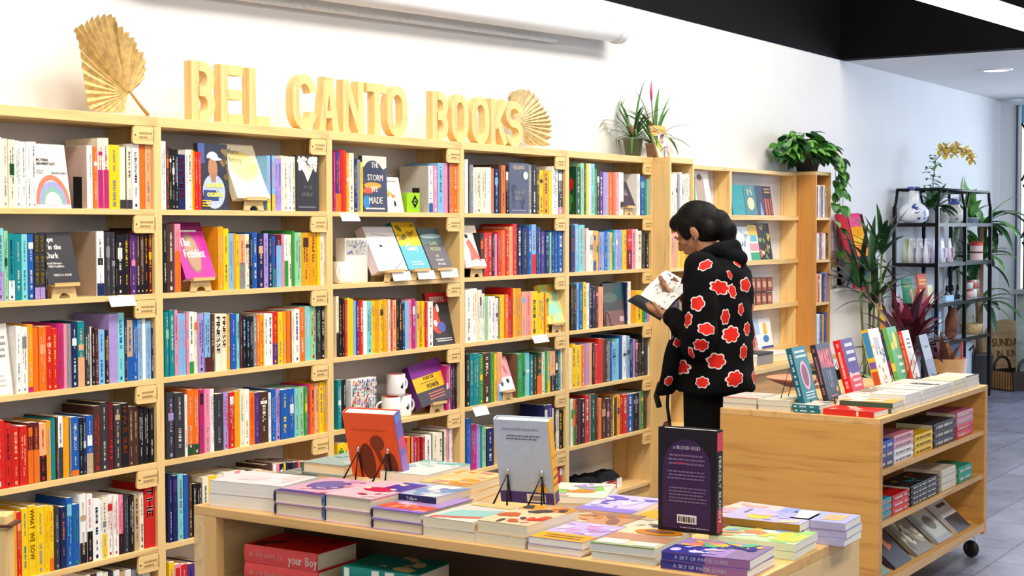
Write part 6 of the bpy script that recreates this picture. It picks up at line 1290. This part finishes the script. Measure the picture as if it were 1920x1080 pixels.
# the open book in the hands
bk = thing('open_book', 'open black and white comic held up in the hands of the person', 'book', PM @ Vector((0.045, 0.245, 1.215)), (0, 0, PYAW))
TL = Matrix.Rotation(R(27), 4, 'X') @ Matrix.Rotation(R(-12), 4, 'Y')
cov = mat('22282a', 0.3, kind='paper', coat=0.4); pgm = mat('ecebe6', 0.7, kind='paper', var=0.02)
for s in (-1, 1):
    Mh = TL @ Matrix.Rotation(R(-29 if s < 0 else -18), 4, 'Y') @ Matrix.Diagonal((0.84, 0.80, 1, 1))
    mb = MB(); mb.box(0 if s > 0 else -0.130, 0.130 if s > 0 else 0, -0.095, 0.095, -0.0015, 0.0, cov, Mh); mb.build('cover', bk)
    mb = MB(); n = 8; V = []
    for i in range(n+1):
        u = i/n*0.126*s; hgt = 0.002+0.010*math.sin(math.pi*min(1, i/n*1.0))**0.7*(1-i/n*0.3)+0.003
        V += [(u, -0.092, hgt), (u, 0.092, hgt), (u, -0.092, 0.0), (u, 0.092, 0.0)]
    F = []
    for i in range(n):
        a = 4*i; F += [(a, a+4, a+5, a+1), (a+2, a+3, a+7, a+6), (a, a+2, a+6, a+4), (a+1, a+5, a+7, a+3)]
    F += [(4*n, 4*n+2, 4*n+3, 4*n+1), (0, 1, 3, 2)]
    mb.add(V, F, pgm, Mh)
    rr = random.Random(s+5)
    for q in range(14):
        u = rr.uniform(0.02, 0.11); v = rr.uniform(-.08, .07); i = u/0.126; hgt = 0.0058+0.010*math.sin(math.pi*min(1, i))**0.7*(1-i*0.3)
        w = rr.uniform(.004, .016); h = rr.uniform(.003, .012); mb.add([(s*u+w*math.cos(t*1.05)*(0.6+0.4*(t % 2)), v+h*math.sin(t*1.05)*(0.6+0.4*(t % 2)), hgt+0.0006) for t in range(6)], [tuple(range(6))], pc(rr.choice(['4a4a4c', '8a8a8c', 'b8b8b8', '2a2a2c'])), Mh)
    mb.build('pages', bk)
# the loose dust jacket flap curling up at the far left
mb = MB(); V = []
for i in range(9):
    a = i/8; V += [(-0.128-0.05*a, -0.09, -0.002-0.03*a*a), (-0.128-0.055*a, 0.11+0.03*a, -0.002-0.02*a*a)]
mb.add(V, [(2*i, 2*i+2, 2*i+3, 2*i+1) for i in range(8)], cov, TL @ Matrix.Rotation(R(-29), 4, 'Y') @ Matrix.Diagonal((0.84, 0.80, 1, 1))); o = mb.build('dust_jacket', bk)
sd = o.modifiers.new('t', 'SOLIDIFY'); sd.thickness = 0.001
# strap and charms of a bag hanging at the front
mb = MB(); st = mat('141214', 0.6, kind='strap')
mb.tube([(-0.13, 0.16, 0.80), (-0.12, 0.17, 0.70), (-0.10, 0.165, 0.60)], 0.008, st, 8)
mb.tube([(-0.13, 0.20, 0.80), (-0.14, 0.215, 0.74), (-0.13, 0.205, 0.69)], 0.014, st, 8)
mb.build('bag_strap', person)
mb = MB(); ellip(mb, (-0.115, 0.175, 0.60), (0.022, 0.018, 0.026)); mb.mats = [mat('5a2418', 0.5, kind='leather')]; mb.build('bag_charm', person)

# ================================================================ THE FAR END
# black metal etagere
EX0, EX1, EY0, EY1 = 11.82, 13.33, 3.70, 4.05; EM = (EX0+EX1)/2
t = thing('metal_shelf', 'tall black metal etagere with plants, vases and small goods', 'shelf', (EX0, EY0, 0))
w, d = EX1-EX0, EY1-EY0; ez = [1.53, 1.205, 0.88, 0.56]
for xx in (0, w/2, w):
    for yy in (0, d):
        mb = MB(); s = 0.014; mb.box(xx-s, xx+s, yy-s, yy+s, 0, 1.66, BLACKM)
        cx = (w*0.25 if xx < w/2-0.01 or (xx < w/2+0.01 and False) else w*0.75) if xx != w/2 else xx
        sg = 1 if xx == 0 else (-1 if xx == w else 0)
        if sg: mb.tube([(xx, yy, 1.655), (xx+sg*0.03, yy, 1.70), (xx+sg*0.055, yy, 1.76), (xx+sg*0.06, yy, 1.80)], 0.013, BLACKM, 8)
        else:
            for s2 in (-1, 1): mb.tube([(xx, yy, 1.655), (xx+s2*0.05, yy, 1.70), (xx+s2*0.09, yy, 1.76), (xx+s2*0.10, yy, 1.80)], 0.011, BLACKM, 8)
        mb.build('post', t)
mb = MB()
for yy in (0, d): mb.tube([(0.06, yy, 1.80), (w-0.06, yy, 1.80)], 0.012, BLACKM, 8)
for xx in (0.06, w/2-0.1, w/2+0.1, w-0.06): mb.tube([(xx, 0, 1.80), (xx, d, 1.80)], 0.012, BLACKM, 8)
mb.build('top_rail', t)
for z in ez:
    mb = MB(); mb.box(-0.012, w+0.012, -0.012, 0.012, z-0.03, z, BLACKM); mb.box(-0.012, w+0.012, d-0.012, d+0.012, z-0.03, z, BLACKM)
    for xx in (0, w): mb.box(xx-0.012, xx+0.012, 0, d, z-0.03, z, BLACKM)
    mb.box(0.012, w-0.012, 0.012, d-0.012, z-0.012, z-0.002, mat('b9c4cc', 0.25, kind='glassy', var=0.03)); mb.build('shelf', t)
def on_e(px, y, lv):
    r_ = onY(px, 500, 1.0).x; y = min(3.97, max(y, (EX0+0.09)/r_)); return (min(max(r_*y, EX0+0.07), EX1-0.07), y, ez[lv]+0.0006)
CER = mat('eef1f5', 0.2, kind='ceramic', var=0.02, coat=0.5); BLU = mat('3a50a0', 0.25, kind='ceramic', var=0.1, coat=0.5)
def vase(loc, prof, label, marks, m=None):
    t = thing('vase', label, 'vase', loc); mb = MB(); mb.lathe(prof, m or CER, 32)
    rr = random.Random(int(loc[0]*100))
    def rad(z):
        for (a, b) in zip(prof, prof[1:]):
            if a[1] <= z <= b[1]: return a[0]+(b[0]-a[0])*(z-a[1])/max(b[1]-a[1], 1e-6)
        return prof[-1][0]
    for q in range(marks):
        z = rr.uniform(prof[2][1], prof[-1][1]*0.55); th = rr.uniform(math.pi, 2*math.pi)+0.2; s = rr.uniform(0.012, 0.035); V = []
        for k in range(8):
            a = 2*math.pi*k/8; zz = z+s*math.sin(a)*rr.uniform(.5, 1); r_ = rad(zz)+0.0015; tt = th+s*math.cos(a)*rr.uniform(.5, 1.2)/r_; V.append((r_*math.cos(tt), r_*math.sin(tt), zz))
        mb.add(V, [tuple(range(8))], BLU)
    mb.build('body', t)
    return t
t = vase(on_e(1712, 3.92, 0), [(0.0, 0.0), (0.07, 0.0), (0.10, 0.02), (0.125, 0.06), (0.12, 0.10), (0.09, 0.14), (0.052, 0.165), (0.042, 0.19), (0.042, 0.26), (0.052, 0.29), (0.044, 0.29), (0.036, 0.26)], 'round white vase with blue painting on the black etagere top shelf', 16)
mb = MB(); mb.lathe([(0.0435, 0.262), (0.0535, 0.291), (0.050, 0.293)], BLU, 24); mb.build('rim', t)
t = vase(on_e(1788, 3.83, 0), [(0.0, 0.0), (0.05, 0.0), (0.075, 0.03), (0.085, 0.07), (0.075, 0.11), (0.05, 0.135), (0.045, 0.16)], 'beige and white ginger jar with a blue lid on the etagere', 4, mat('d8d2c6', 0.3, kind='ceramic', var=0.08, scale=12))
mb = MB(); mb.lathe([(0.048, 0.158), (0.055, 0.16), (0.055, 0.175), (0.035, 0.18), (0.03, 0.205), (0, 0.206)], BLU, 24); mb.build('lid', t)
# orchid with bushy plant
t = thing('potted_plant', 'yellow orchid rising from green leaves in a white pot on the etagere', 'plant', on_e(1748, 3.85, 0)); pot(t, 0.05, 0.065, 0.13, 'e6e8ea')
mb = MB(); rosette(mb, (0, 0, 0.10), 34, 0.26, 0.085, LD+LG[1:2], (0.8, 2.0), (10, 80), 21, 1)
rr = random.Random(5)
for i in range(26):
    z = 0.16+0.40*i/26; leaf(mb, (-0.09+0.02*math.sin(i), -0.02+0.02*math.cos(i*2), z), (rr.uniform(-1, 1), rr.uniform(-1, 0.4), 0.2), 0.08, 0.05, 1.0, LG[i % 3], shape=1)
mb.build('leaves', t)
OM = Matrix.Rotation(R(-62), 4, 'Z'); mb = MB(); mb.tube([(0, 0, 0.12), (0.0, 0, 0.35), (0.02, 0, 0.52), (0.10, 0, 0.60), (0.22, 0, 0.60), (0.30, 0, 0.55), (0.34, 0, 0.48)], 0.004, LD[0], 6, True, OM); mb.build('stem', t)
mb = MB(); YF = [mat('f2dc7c', 0.5, kind='petal', var=0.05), mat('e8c850', 0.5, kind='petal', var=0.05)]
for (x, z) in ((0.06, 0.60), (0.11, 0.62), (0.16, 0.60), (0.21, 0.62), (0.25, 0.585), (0.29, 0.585), (0.32, 0.55), (0.34, 0.52), (0.18, 0.57), (0.10, 0.57)):
    for k in range(5):
        a = 2*math.pi*k/5+x*9; leaf(mb, OM @ Vector((x*0.9, -0.02, z)), OM @ Vector((math.cos(a), -0.35, math.sin(a))), 0.060, 0.05, 0.2, YF[k % 2], 4, shape=1)
    ellip(mb, OM @ Vector((x*0.9, -0.03, z)), (0.008, 0.008, 0.008))
mb.mats = [m if m is not SKIN else mat('c87828', 0.5) for m in mb.mats]
mb.build('flowers', t)
t = thing('potted_plant', 'small succulent in a pale cup between the vases on the etagere', 'plant', on_e(1769, 3.78, 0)); pot(t, 0.035, 0.042, 0.085, 'e9e6dc'); mb = MB(); rosette(mb, (0, 0, 0.075), 14, 0.06, 0.014, [mat('9a9070', 0.5, kind='leaf')], (0, .6), (40, 85), 2); mb.build('leaves', t)
t = thing('potted_plant', 'broad leaved plant at the right of the etagere top shelf', 'plant', on_e(1835, 3.85, 0)); pot(t, 0.06, 0.07, 0.05, '9aa4ac'); mb = MB(); rosette(mb, (0, 0, 0.045), 12, 0.26, 0.09, LG, (0.4, 1.4), (45, 85), 8); mb.build('leaves', t)
# second shelf: pouches, cup of sticks
for q in range(7):
    px = 1696+q*14; c = ['b8c4a8', 'dfe3da', 'dfe0ea', 'e4e0e6', 'c8c0e0', 'e8e4ea', 'd8c8cc'][q]
    t = thing('tea_pouch', '%s standing pouch, %s from the left on the second etagere shelf' % (['sage green', 'white', 'pale lilac', 'white and grey', 'lavender', 'white', 'rosy'][q], ['first', 'second', 'third', 'fourth', 'fifth', 'sixth', 'seventh'][q]), 'pouch', on_e(px, 3.76+0.02*(q % 2), 1), (0, 0, R(-12+q*3)), 'pouches on the etagere')
    mb = MB(); mb.loft([[(0.055*math.cos(a), 0.028*math.sin(a), 0) for a in [k*math.pi/8 for k in range(16)]], [(0.058*math.cos(a), 0.030*math.sin(a), 0.07) for a in [k*math.pi/8 for k in range(16)]], [(0.056*math.cos(a), 0.012*math.sin(a), 0.15) for a in [k*math.pi/8 for k in range(16)]], [(0.055*math.cos(a), 0.002*math.sin(a), 0.20) for a in [k*math.pi/8 for k in range(16)]]], mat(c, 0.35, kind='foil', var=0.05)); mb.build('pouch', t)
    mb = MB(); mb.box(-0.03, 0.03, -0.036, -0.0295, 0.04, 0.12, pc(['e8eadc', '8a9cc0', 'a8b0d8', 'c0c4d0', '7a70c0', 'c8b8d8', 'b89098'][q])); mb.build('pouch_label', t)
t = thing('gift_tin', 'pink tin with red lid and brown ribbon on the second etagere shelf', 'tin', on_e(1838, 3.80, 1))
mb = MB(); mb.lathe([(0, 0), (0.055, 0), (0.055, 0.13), (0, 0.13)], mat('e8c4bc', 0.4, kind='tin'), 24, smooth=False); mb.build('tin', t)
mb = MB(); mb.lathe([(0.057, 0.125), (0.057, 0.15), (0.03, 0.165), (0, 0.165)], mat('c8382c', 0.4, kind='tin'), 24); mb.build('lid', t)
mb = MB(); mb.lathe([(0.056, 0.06), (0.0565, 0.06), (0.0565, 0.075), (0.056, 0.075)], mat('6a3424', 0.6), 24); mb.build('ribbon', t)
# third shelf: cards and little bottles
for q, (px, c, hh, wd, lb) in enumerate([(1706, '17a078', 0.20, 0.16, 'green card set standing at the left of the third etagere shelf'), (1735, 'd8452c', 0.24, 0.15, 'red card set with yellow lettering behind the palm leaves'), (1722, 'd8dcb8', 0.12, 0.14, 'pale green patterned card low on the third etagere shelf'), (1748, 'dfe0c0', 0.15, 0.08, 'cream narrow card set on the third etagere shelf')]):
    p = on_e(px, 3.80-0.03*(q > 1), 2); t = thing('card_set', lb, 'cards', p, (R(-8), 0, R(-10)))
    mb = MB(); mb.box(-wd/2, wd/2, 0, 0.012, 0, hh, pc(c)); mb.build('card', t)
    mb = MB(); cover_art(mb, wd, hh, [('blobs', q, 8, ['f0dc4c', 'e8e4d0', 'c8a060'], (.1, .1, .9, .5), .1), ('lines', .1, .6, .9, .85, 2, 'f4d84c')], Matrix()); mb.build('print', t)
for q, px in enumerate((1776, 1786, 1796)):
    t = thing('dropper_bottle', 'small black bottle, %s of three on the third etagere shelf' % ['left', 'middle', 'right'][q], 'bottle', on_e(px, 3.80, 2), group='black bottles')
    mb = MB(); mb.lathe([(0, 0), (0.022, 0), (0.023, 0.055), (0.012, 0.068), (0.012, 0.078)], mat('1a1c22', 0.2, kind='glass', coat=0.5), 16); mb.build('bottle', t); mb = MB(); mb.lathe([(0.014, 0.076), (0.014, 0.10), (0.008, 0.125), (0, 0.127)], BLACKM, 12); mb.build('cap', t)
t = thing('gift_box', 'pale blue open gift box in front of the black bottles', 'box', on_e(1782, 3.735, 2), (0, 0, R(-10))); mb = MB(); mb.box(-0.07, 0.07, 0, 0.03, 0, 0.05, pc('a8cce4')); bevel(mb.build('box', t), .002)
k = 0
for lv in range(2):
    for q in range(4):
        t = thing('jar', 'small %s lidded jar, %s in the %s row of jars' % (['pink', 'white', 'coral', 'tan'][q], ['first', 'second', 'third', 'fourth'][q], ['lower', 'upper'][lv]), 'jar', Vector(on_e(1818+q*7.5, 3.80, 2))+Vector((0, 0, 0.078*lv)), group='little jars')
        mb = MB(); mb.lathe([(0, 0), (0.03, 0), (0.031, 0.05), (0.027, 0.056)], mat(['e8b8b0', 'f0ece8', 'd87860', 'd8b090'][(q+lv) % 4], 0.3, kind='glass'), 16); mb.build('jar', t)
        mb = MB(); mb.lathe([(0.029, 0.054), (0.029, 0.072), (0, 0.0725)], mat(['b04a3c', 'e8e4e0', 'c86a4c', 'e0d0c0'][q], 0.4), 16); mb.build('lid', t)
# fourth shelf: basket and toy
t = thing('basket', 'small straw basket on the lowest etagere shelf', 'basket', on_e(1822, 3.80, 3)); mb = MB(); mb.lathe([(0, 0.002), (0.085, 0), (0.10, 0.09), (0.094, 0.09), (0.08, 0.01)], mat('c8a870', 0.8, kind='straw', var=0.25, scale=90, bump=0.8), 24); mb.build('bowl', t); mb = MB(); mb.tube([(0.095*math.cos(R(a)), 0, 0.085+0.085*math.sin(R(a))) for a in range(0, 181, 15)], 0.005, mat('c8a870', 0.8, kind='straw', var=0.25, scale=90), 8); mb.build('handle', t)
t = thing('plush_toy', 'brown and red hanging toy figure on the lowest etagere shelf', 'toy', on_e(1784, 3.76, 3)); mb = MB()
limb(mb, [(0, 0, 0.05), (0.02, 0, 0.15), (0.05, 0, 0.22)], [0.05, 0.055, 0.04]); limb(mb, [(0.02, 0, 0.18), (0.12, 0, 0.25)], [0.03, 0.008]); mb.mats = [mat('7a4632', 0.9, kind='plush', var=0.2, scale=100)]; mb.build('body', t)
t = thing('cosmetic_box', 'blue and white striped box on the lowest etagere shelf', 'box', on_e(1762, 3.80, 3)); mb = MB(); mb.box(-0.05, 0.05, 0, 0.05, 0, 0.24, pc('8cc4e4')); bevel(mb.build('box', t), .002); mb = MB(); mb.box(-0.051, 0.051, -0.001, 0.0, 0.05, 0.09, pc('e8f0f4')); mb.box(-0.051, 0.051, -0.001, 0.0, 0.13, 0.17, pc('e8f0f4')); mb.build('stripe', t)
# pots and floor plants around the etagere
def planter(label, x, y, r, h, c, zb=0.0):
    t = thing('potted_plant', label, 'plant', (x, y, zb)); pot(t, r*0.75, r, h, c, 0.008); return t
p = onY(1650, 640, 3.55)
t = planter('dark green potted palm left of the black etagere', p.x, 3.62, 0.13, 0.30, '4a4644'); mb = MB(); st = mat('7a8a4a', 0.6, kind='bark')
for k in range(4):
    hx = 0.05*math.cos(k*1.7); hy = 0.05*math.sin(k*1.7); hz = 0.95+0.12*k
    mb.tube([(hx*.5, hy*.5, 0.28), (hx, hy, 0.7), (hx*1.5, hy*1.5, hz)], [0.014, 0.011, 0.008], st, 8); rosette(mb, (hx*1.5, hy*1.5, hz), 15, 0.42, 0.050, LD, (0.5, 1.7), (15, 85), 30+k)
mb.build('leaves', t)
p = onY(1704, 640, 3.3)
t = planter('dark red cordyline with pink new leaves below the etagere', p.x, 3.32, 0.12, 0.32, 'a8794c'); mb = MB(); rosette(mb, (0, 0, 0.62), 34, 0.50, 0.095, LR[:3], (0.4, 1.3), (15, 80), 51); rosette(mb, (0.02, -0.02, 0.66), 6, 0.42, 0.08, LR[3:]+LR[1:2], (0.1, .4), (72, 88), 52); mb.tube([(0, 0, 0.3), (0, 0, 0.66)], 0.014, LR[2], 8); mb.build('leaves', t)
p = onY(1782, 690, 3.35)
t = thing('bucket', 'tan leather look bucket in front of the etagere foot', 'bucket', (p.x, 3.38, 0.0)); mb = MB(); mb.lathe([(0, 0.38), (0.0, 0.0), (0.11, 0.0), (0.15, 0.52), (0.142, 0.52), (0.11, 0.40), (0, 0.38)], mat('c08a52', 0.5, kind='leather', var=0.08, scale=10), 28); mb.build('body', t)
t = thing('artificial_flowers', 'brown dried bouquet with a red tag standing in the tan bucket', 'bouquet', (p.x, 3.38, 0.385)); mb = MB(); rosette(mb, (0, 0, 0.02), 12, 0.30, 0.09, [mat('6a4030', 0.7, kind='leafdry', var=0.2), mat('8a5a3c', 0.7, kind='leafdry', var=0.2)], (0.2, 1.0), (50, 88), 61); mb.build('leaves', t); mb = MB(); mb.box(-0.05, -0.02, -0.13, -0.12, 0.02, 0.26, pc('c8322c')); mb.build('tag', t)
# tall dracaena at the right
t = planter('tall dracaena with long yellow green leaves beside the etagere', 13.72, 3.90, 0.13, 0.34, '6f6a66'); mb = MB(); bk_ = mat('9a7a5a', 0.8, kind='bark', var=0.2)
mb.tube([(0, 0, 0.3), (-0.02, 0, 0.7), (-0.10, 0, 1.15)], [0.03, 0.028, 0.024], bk_, 10); mb.tube([(0.02, 0, 0.3), (0.03, 0, 0.8), (0.05, 0, 1.5)], [0.028, 0.026, 0.022], bk_, 10); mb.tube([(0.03, 0.02, 0.3), (0.08, 0.02, 0.75)], [0.026, 0.022], bk_, 10)
mb.build('trunk', t); mb = MB()
for (c, n, L_, s) in (((-0.10, 0, 1.15), 22, 0.55, 71), ((0.05, 0, 1.5), 26, 0.55, 72), ((0.08, 0.02, 0.78), 14, 0.45, 73), ((0.03, 0, 1.2), 12, 0.45, 74)): rosette(mb, c, n, L_, 0.10, LG+LD[:1], (0.9, 2.6), (5, 75), s)
mb.v = [(x, min(y, YW-3.90-0.02), z) for (x, y, z) in mb.v]
mb.build('leaves', t)
# pale heater box with a cable
p = onY(1815, 690, 3.85)
t = thing('water_cooler', 'pale blue white cabinet with a looped black cable under the etagere', 'appliance', (13.0, 3.80, 0.0)); mb = MB(); mb.box(-0.16, 0.16, 0, 0.22, 0, 0.50, mat('c4d2e4', 0.4, kind='enamel', var=0.02)); bevel(mb.build('cabinet', t), .012, 3)
mb = MB(); mb.tube([(0.05, -0.01, 0.42), (0.10, -0.03, 0.46), (0.14, -0.03, 0.36), (0.12, -0.03, 0.22), (0.06, -0.02, 0.16)], 0.007, BLACKM, 8); mb.build('cable', t)
# round board sign and dark carrier basket
p = onZ(1902, 730, 0.0)
t = thing('round_sign', 'round pale wooden board with brown script leaning by the floor', 'sign', (p.x+0.35, p.y+0.12, 0.03), (R(-10), 0, R(-40)))
mb = MB(); n = 40; mb.prism([(0.30*math.cos(2*math.pi*k/n), 0.30+0.30*math.sin(2*math.pi*k/n)) for k in range(n)][::-1], 0, 0.02, mat('e6c49a', 0.5, kind='wood_x')); mb.build('board', t)
mb = MB()
for (s_, z_, h_) in (('SUNDAY', 0.34, 0.075), ('IN JUNE', 0.24, 0.065)):
    V, F, tw = text_geo(s_, h_, 0.8, 0.1, 0.03); mb.add([(v[0]-tw/2, -0.002, z_+v[1]) for v in V], F, mat('8a6440', 0.6))
mb.build('lettering', t)
t = thing('carrier_basket', 'dark brown slatted basket with a round handle on the floor', 'basket', (p.x, p.y, 0.0), (0, 0, R(-30)))
dk = mat('2e211b', 0.6, kind='wood_x')
mb = MB(); pts = [(-0.16, 0), (0.16, 0), (0.17, 0.20), (0.07, 0.27), (0.05, 0.32), (-0.05, 0.32), (-0.07, 0.27), (-0.17, 0.20)]
for yy in (-0.15, 0.15):
    mb.prism([(-0.16, 0), (0.16, 0), (0.17, 0.18), (-0.17, 0.18)][::-1], yy, yy+0.014, dk)
    mb.tube([(0.10*math.cos(R(a)), yy+0.007, 0.18+0.11*math.sin(R(a))) for a in range(0, 181, 15)], 0.013, dk, 8)
mb.box(-0.16, 0.16, -0.14, 0.155, 0.0, 0.012, dk); mb.build('frame', t)
mb = MB()
for k in range(9): mb.box(-0.165+0.0, -0.157, -0.135+k*0.033, -0.118+k*0.033, 0.012, 0.17, mat('a87c4c', 0.6, kind='wood_z')); mb.box(0.157, 0.165, -0.135+k*0.033, -0.118+k*0.033, 0.012, 0.17, mat('a87c4c', 0.6, kind='wood_z'))
mb.build('slats', t)
# glass display case and bench under the lattice window
p = onD(1906, 470, 13.7)
t = thing('display_case', 'black framed glass display case at the right edge of the picture', 'display case', (p.x, p.y-0.10, 0.0), (0, 0, R(0)))
mb = MB(); bl = mat('141518', 0.4, kind='paint'); z0, z1 = onD(1900, 542, 13.7).z, onD(1900, 405, 13.7).z; zm = onD(1900, 488, 13.7).z
mb.box(0, 0.04, 0.0, 0.04, zm, z1, bl); mb.box(0, 0.04, -0.56, -0.52, zm, z1, bl); mb.box(0.46, 0.5, 0, 0.04, zm, z1, bl); mb.box(0.46, 0.5, -0.56, -0.52, zm, z1, bl)
mb.box(0, 0.5, -0.56, 0.04, z1-0.04, z1, bl); mb.box(0, 0.5, -0.56, 0.04, z0, zm, bl); mb.build('frame', t)
mb = MB(); gl = mat('dceaf0', 0.03, kind='glass', trans=1.0); mb.box(0.002, 0.008, -0.52, 0.0, zm, z1-0.04, gl); mb.box(0.04, 0.46, 0.03, 0.036, zm, z1-0.04, gl); mb.build('glass_panel', t)
mb = MB(); mb.box(0.04, 0.46, -0.50, 0.0, (zm+z1)/2-0.006, (zm+z1)/2, mat('3a4a56', 0.2)); mb.build('inner_shelf', t)
t2 = thing('stone_counter', 'grey green stone fronted counter carrying the black display case', 'counter', (p.x-0.05, p.y-0.10, 0.0))
mb = MB(); mb.box(-0.05, 0.62, -1.2, 0.10, z0-0.04, z0-0.0006, mat('9aa0a4', 0.4, kind='stone')); mb.build('counter_top', t2)
mb = MB(); mb.box(0.0, 0.58, -1.18, 0.08, 0, z0-0.04, mat('a8b4aa', 0.5, kind='stone', var=0.22, scale=6)); mb.build('base', t2)
for q, (dx, dz, c) in enumerate(((0.2, zm+0.001, 'd8a040'), (0.3, (zm+z1)/2+0.001, '8ab0a0'))):
    t = thing('boxed_gift', ['golden', 'sage green'][q]+' packet inside the glass display case', 'box', (p.x+dx, p.y-0.30, dz)); mb = MB(); mb.box(-0.03, 0.03, -0.05, 0.05, 0, 0.09, pc(c)); bevel(mb.build('box', t), .002)
# folded blanket hanging down, tied board of zigzag cloth
t = thing('blanket', 'tall red blanket with a zigzag rainbow stripe leaning on the wall', 'blanket', (10.80, 3.70, 0.004), (R(-12), 0, R(0)))
mb = MB(); H_ = 1.63; Wd = 0.30
def wav(u): return 0.018*math.sin(u*7)+0.01*math.sin(u*17)
red = mat('b8283c', 0.85, kind='cloth', var=0.12, scale=90, bump=0.4); dkr = mat('3c0f1c', 0.9, kind='cloth', var=0.12, scale=90, bump=0.3)
n = 24
V = []
for j in range(13):
    z = H_*j/12
    for i in range(n+1): u = i/n; V.append((-Wd/2-0.12+(Wd+0.22)*u+0.22*(1-j/12), wav(u), z))
mb.add(V, [(j*(n+1)+i, j*(n+1)+i+1, (j+1)*(n+1)+i+1, (j+1)*(n+1)+i) for j in range(12) for i in range(n)], red, None, True)
for q, f in enumerate(mb.f):
    if (q % n) > n*0.76: mb.m[q] = mb.mi(dkr)
o = mb.build('cloth', t); s_ = o.modifiers.new('t', 'SOLIDIFY'); s_.thickness = 0.02; s_.offset = -1
cols = ['d8447c', 'd85a88', 'e8a020', 'f0b830', 'e88a3c', '3a3a5c', '44486c', '3f6a5c']
mb = MB(); nz = 44; m_ = 12
for j in range(nz):
    for i in range(m_):
        u0 = 0.40+0.36*i/m_; u1 = 0.40+0.36*(i+1)/m_; zz = lambda u: 0.016*abs(((u*15) % 2)-1)
        def P(u, k): z = H_*k/nz+zz(u); return (-Wd/2-0.12+(Wd+0.22)*u+0.22*(1-z/H_), wav(u)-0.006, min(z, H_))
        mb.add([P(u0, j), P(u1, j), P(u1, j+1), P(u0, j+1)], [(0, 1, 2, 3)], mat(cols[(nz-j)//2 % 8], 0.85, kind='cloth', var=0.1, scale=90))
mb.build('zigzag_stripe', t)
# white shell chair back
t = thing('chair', 'white moulded chair whose back shows behind the leaning books', 'chair', (10.14, 3.79, 0.0), (0, 0, R(-50)))
CH = mat('f0eee8', 0.35, kind='plastic', var=0.01)
mb = MB(); V = []; n = 16; m_ = 14
for j in range(m_+1):
    for i in range(n+1):
        u = -1+2*i/n; v = j/m_; hw = 0.235*(1-0.25*v**4); z = 0.46+0.60*v-0.05*abs(u)**3*v; V.append((u*hw, 0.02+0.12*v-0.06*u*u, z))
mb.add(V, [(j*(n+1)+i, j*(n+1)+i+1, (j+1)*(n+1)+i+1, (j+1)*(n+1)+i) for j in range(m_) for i in range(n)], CH, None, True); o = mb.build('backrest', t); s_ = o.modifiers.new('t', 'SOLIDIFY'); s_.thickness = 0.008
mb = MB(); mb.box(-0.23, 0.23, -0.42, 0.03, 0.44, 0.462, CH); bevel(mb.build('seat', t), .008, 3)
for (a, b) in ((-1, 0), (1, 0), (-1, 1), (1, 1)):
    mb = MB(); mb.tube([(a*0.17, -0.34+b*0.3, 0.44), (a*0.22, -0.40+b*0.42, 0.0)], [0.014, 0.010], mat('c8a070', 0.5, kind='wood_z'), 10); mb.build('leg', t)
# papers pinned beside the last bookcase
for q, (x0, y0, x1, y1, c, lb) in enumerate([(1561, 435, 1574, 470, 'e8eaee', 'white leaflet with grey drawing pinned beside the trailing plant'), (1570, 470, 1580, 540, 'd4d8e8', 'tall pale blue leaflet pinned by the red blanket'), (1560, 478, 1571, 500, 'c08a50', 'tan card pinned low beside the far bookcase'), (1562, 500, 1586, 535, 'e4ecdc', 'white and green booklet pinned above the white chair')]):
    a = onY(x0, y0, YW-0.012); b = onY(x1, y1, YW-0.012)
    t = thing('leaflet', lb, 'paper', ((a.x+b.x)/2, YW-0.012, b.z)); w = (b.x-a.x)/2; h = a.z-b.z
    mb = MB(); mb.box(-w, w, 0, 0.006, 0, h, pc(c)); mb.build('sheet', t)
    mb = MB(); cover_art(mb, 2*w, h, [('blobs', q, 6, ['9aa8c8', 'b8c8b0', 'c8ccd8'], (.15, .3, .85, .9), .12)], Matrix()); mb.build('print', t)
# low leafy plant peeping over the leaning books
p = onZ(1590, 640, 0.86)
t = thing('potted_plant', 'low dark leafed plant peeping over the leaning row of books', 'plant', (7.45, 2.85, 0.0)); 
mb = MB(); mb.lathe([(0, 0), (0.10, 0), (0.13, 0.70), (0.12, 0.70), (0.10, 0.60), (0, 0.60)], mat('d8d4cc', 0.5, kind='pot'), 28); mb.build('pot', t)
mb = MB(); rosette(mb, (0, 0, 0.66), 34, 0.20, 0.075, LD+LG[:1], (0.8, 2.2), (10, 70), 91, 1); mb.build('leaves', t)

# stepped wooden block at the picture's lower left corner
p = onD(4, 1010, 3.55)
t = thing('display_block', 'stepped light wooden block at the bottom left corner of the picture', 'wooden block', (p.x, p.y, 0.0), (0, 0, R(33)))
zt = onD(4, 962, 3.55).z
mb = MB(); mb.box(-0.03, 0.03, -0.02, 0.060, 0, zt-0.035, WZ); mb.box(-0.03, 0.03, -0.02, 0.052, zt-0.035, zt, WZ); bevel(mb.build('post', t), 0.004)
mb = MB(); mb.box(-0.035, 0.035, -0.035, 0.035, zt-0.028, zt-0.022, mat('5a2f1c', 0.6, kind='wood_x')); mb.build('inlay', t)
mb = MB(); mb.box(-0.12, 0.12, -0.12, 0.12, 0, 0.03, WX); bevel(mb.build('foot', t), 0.004)
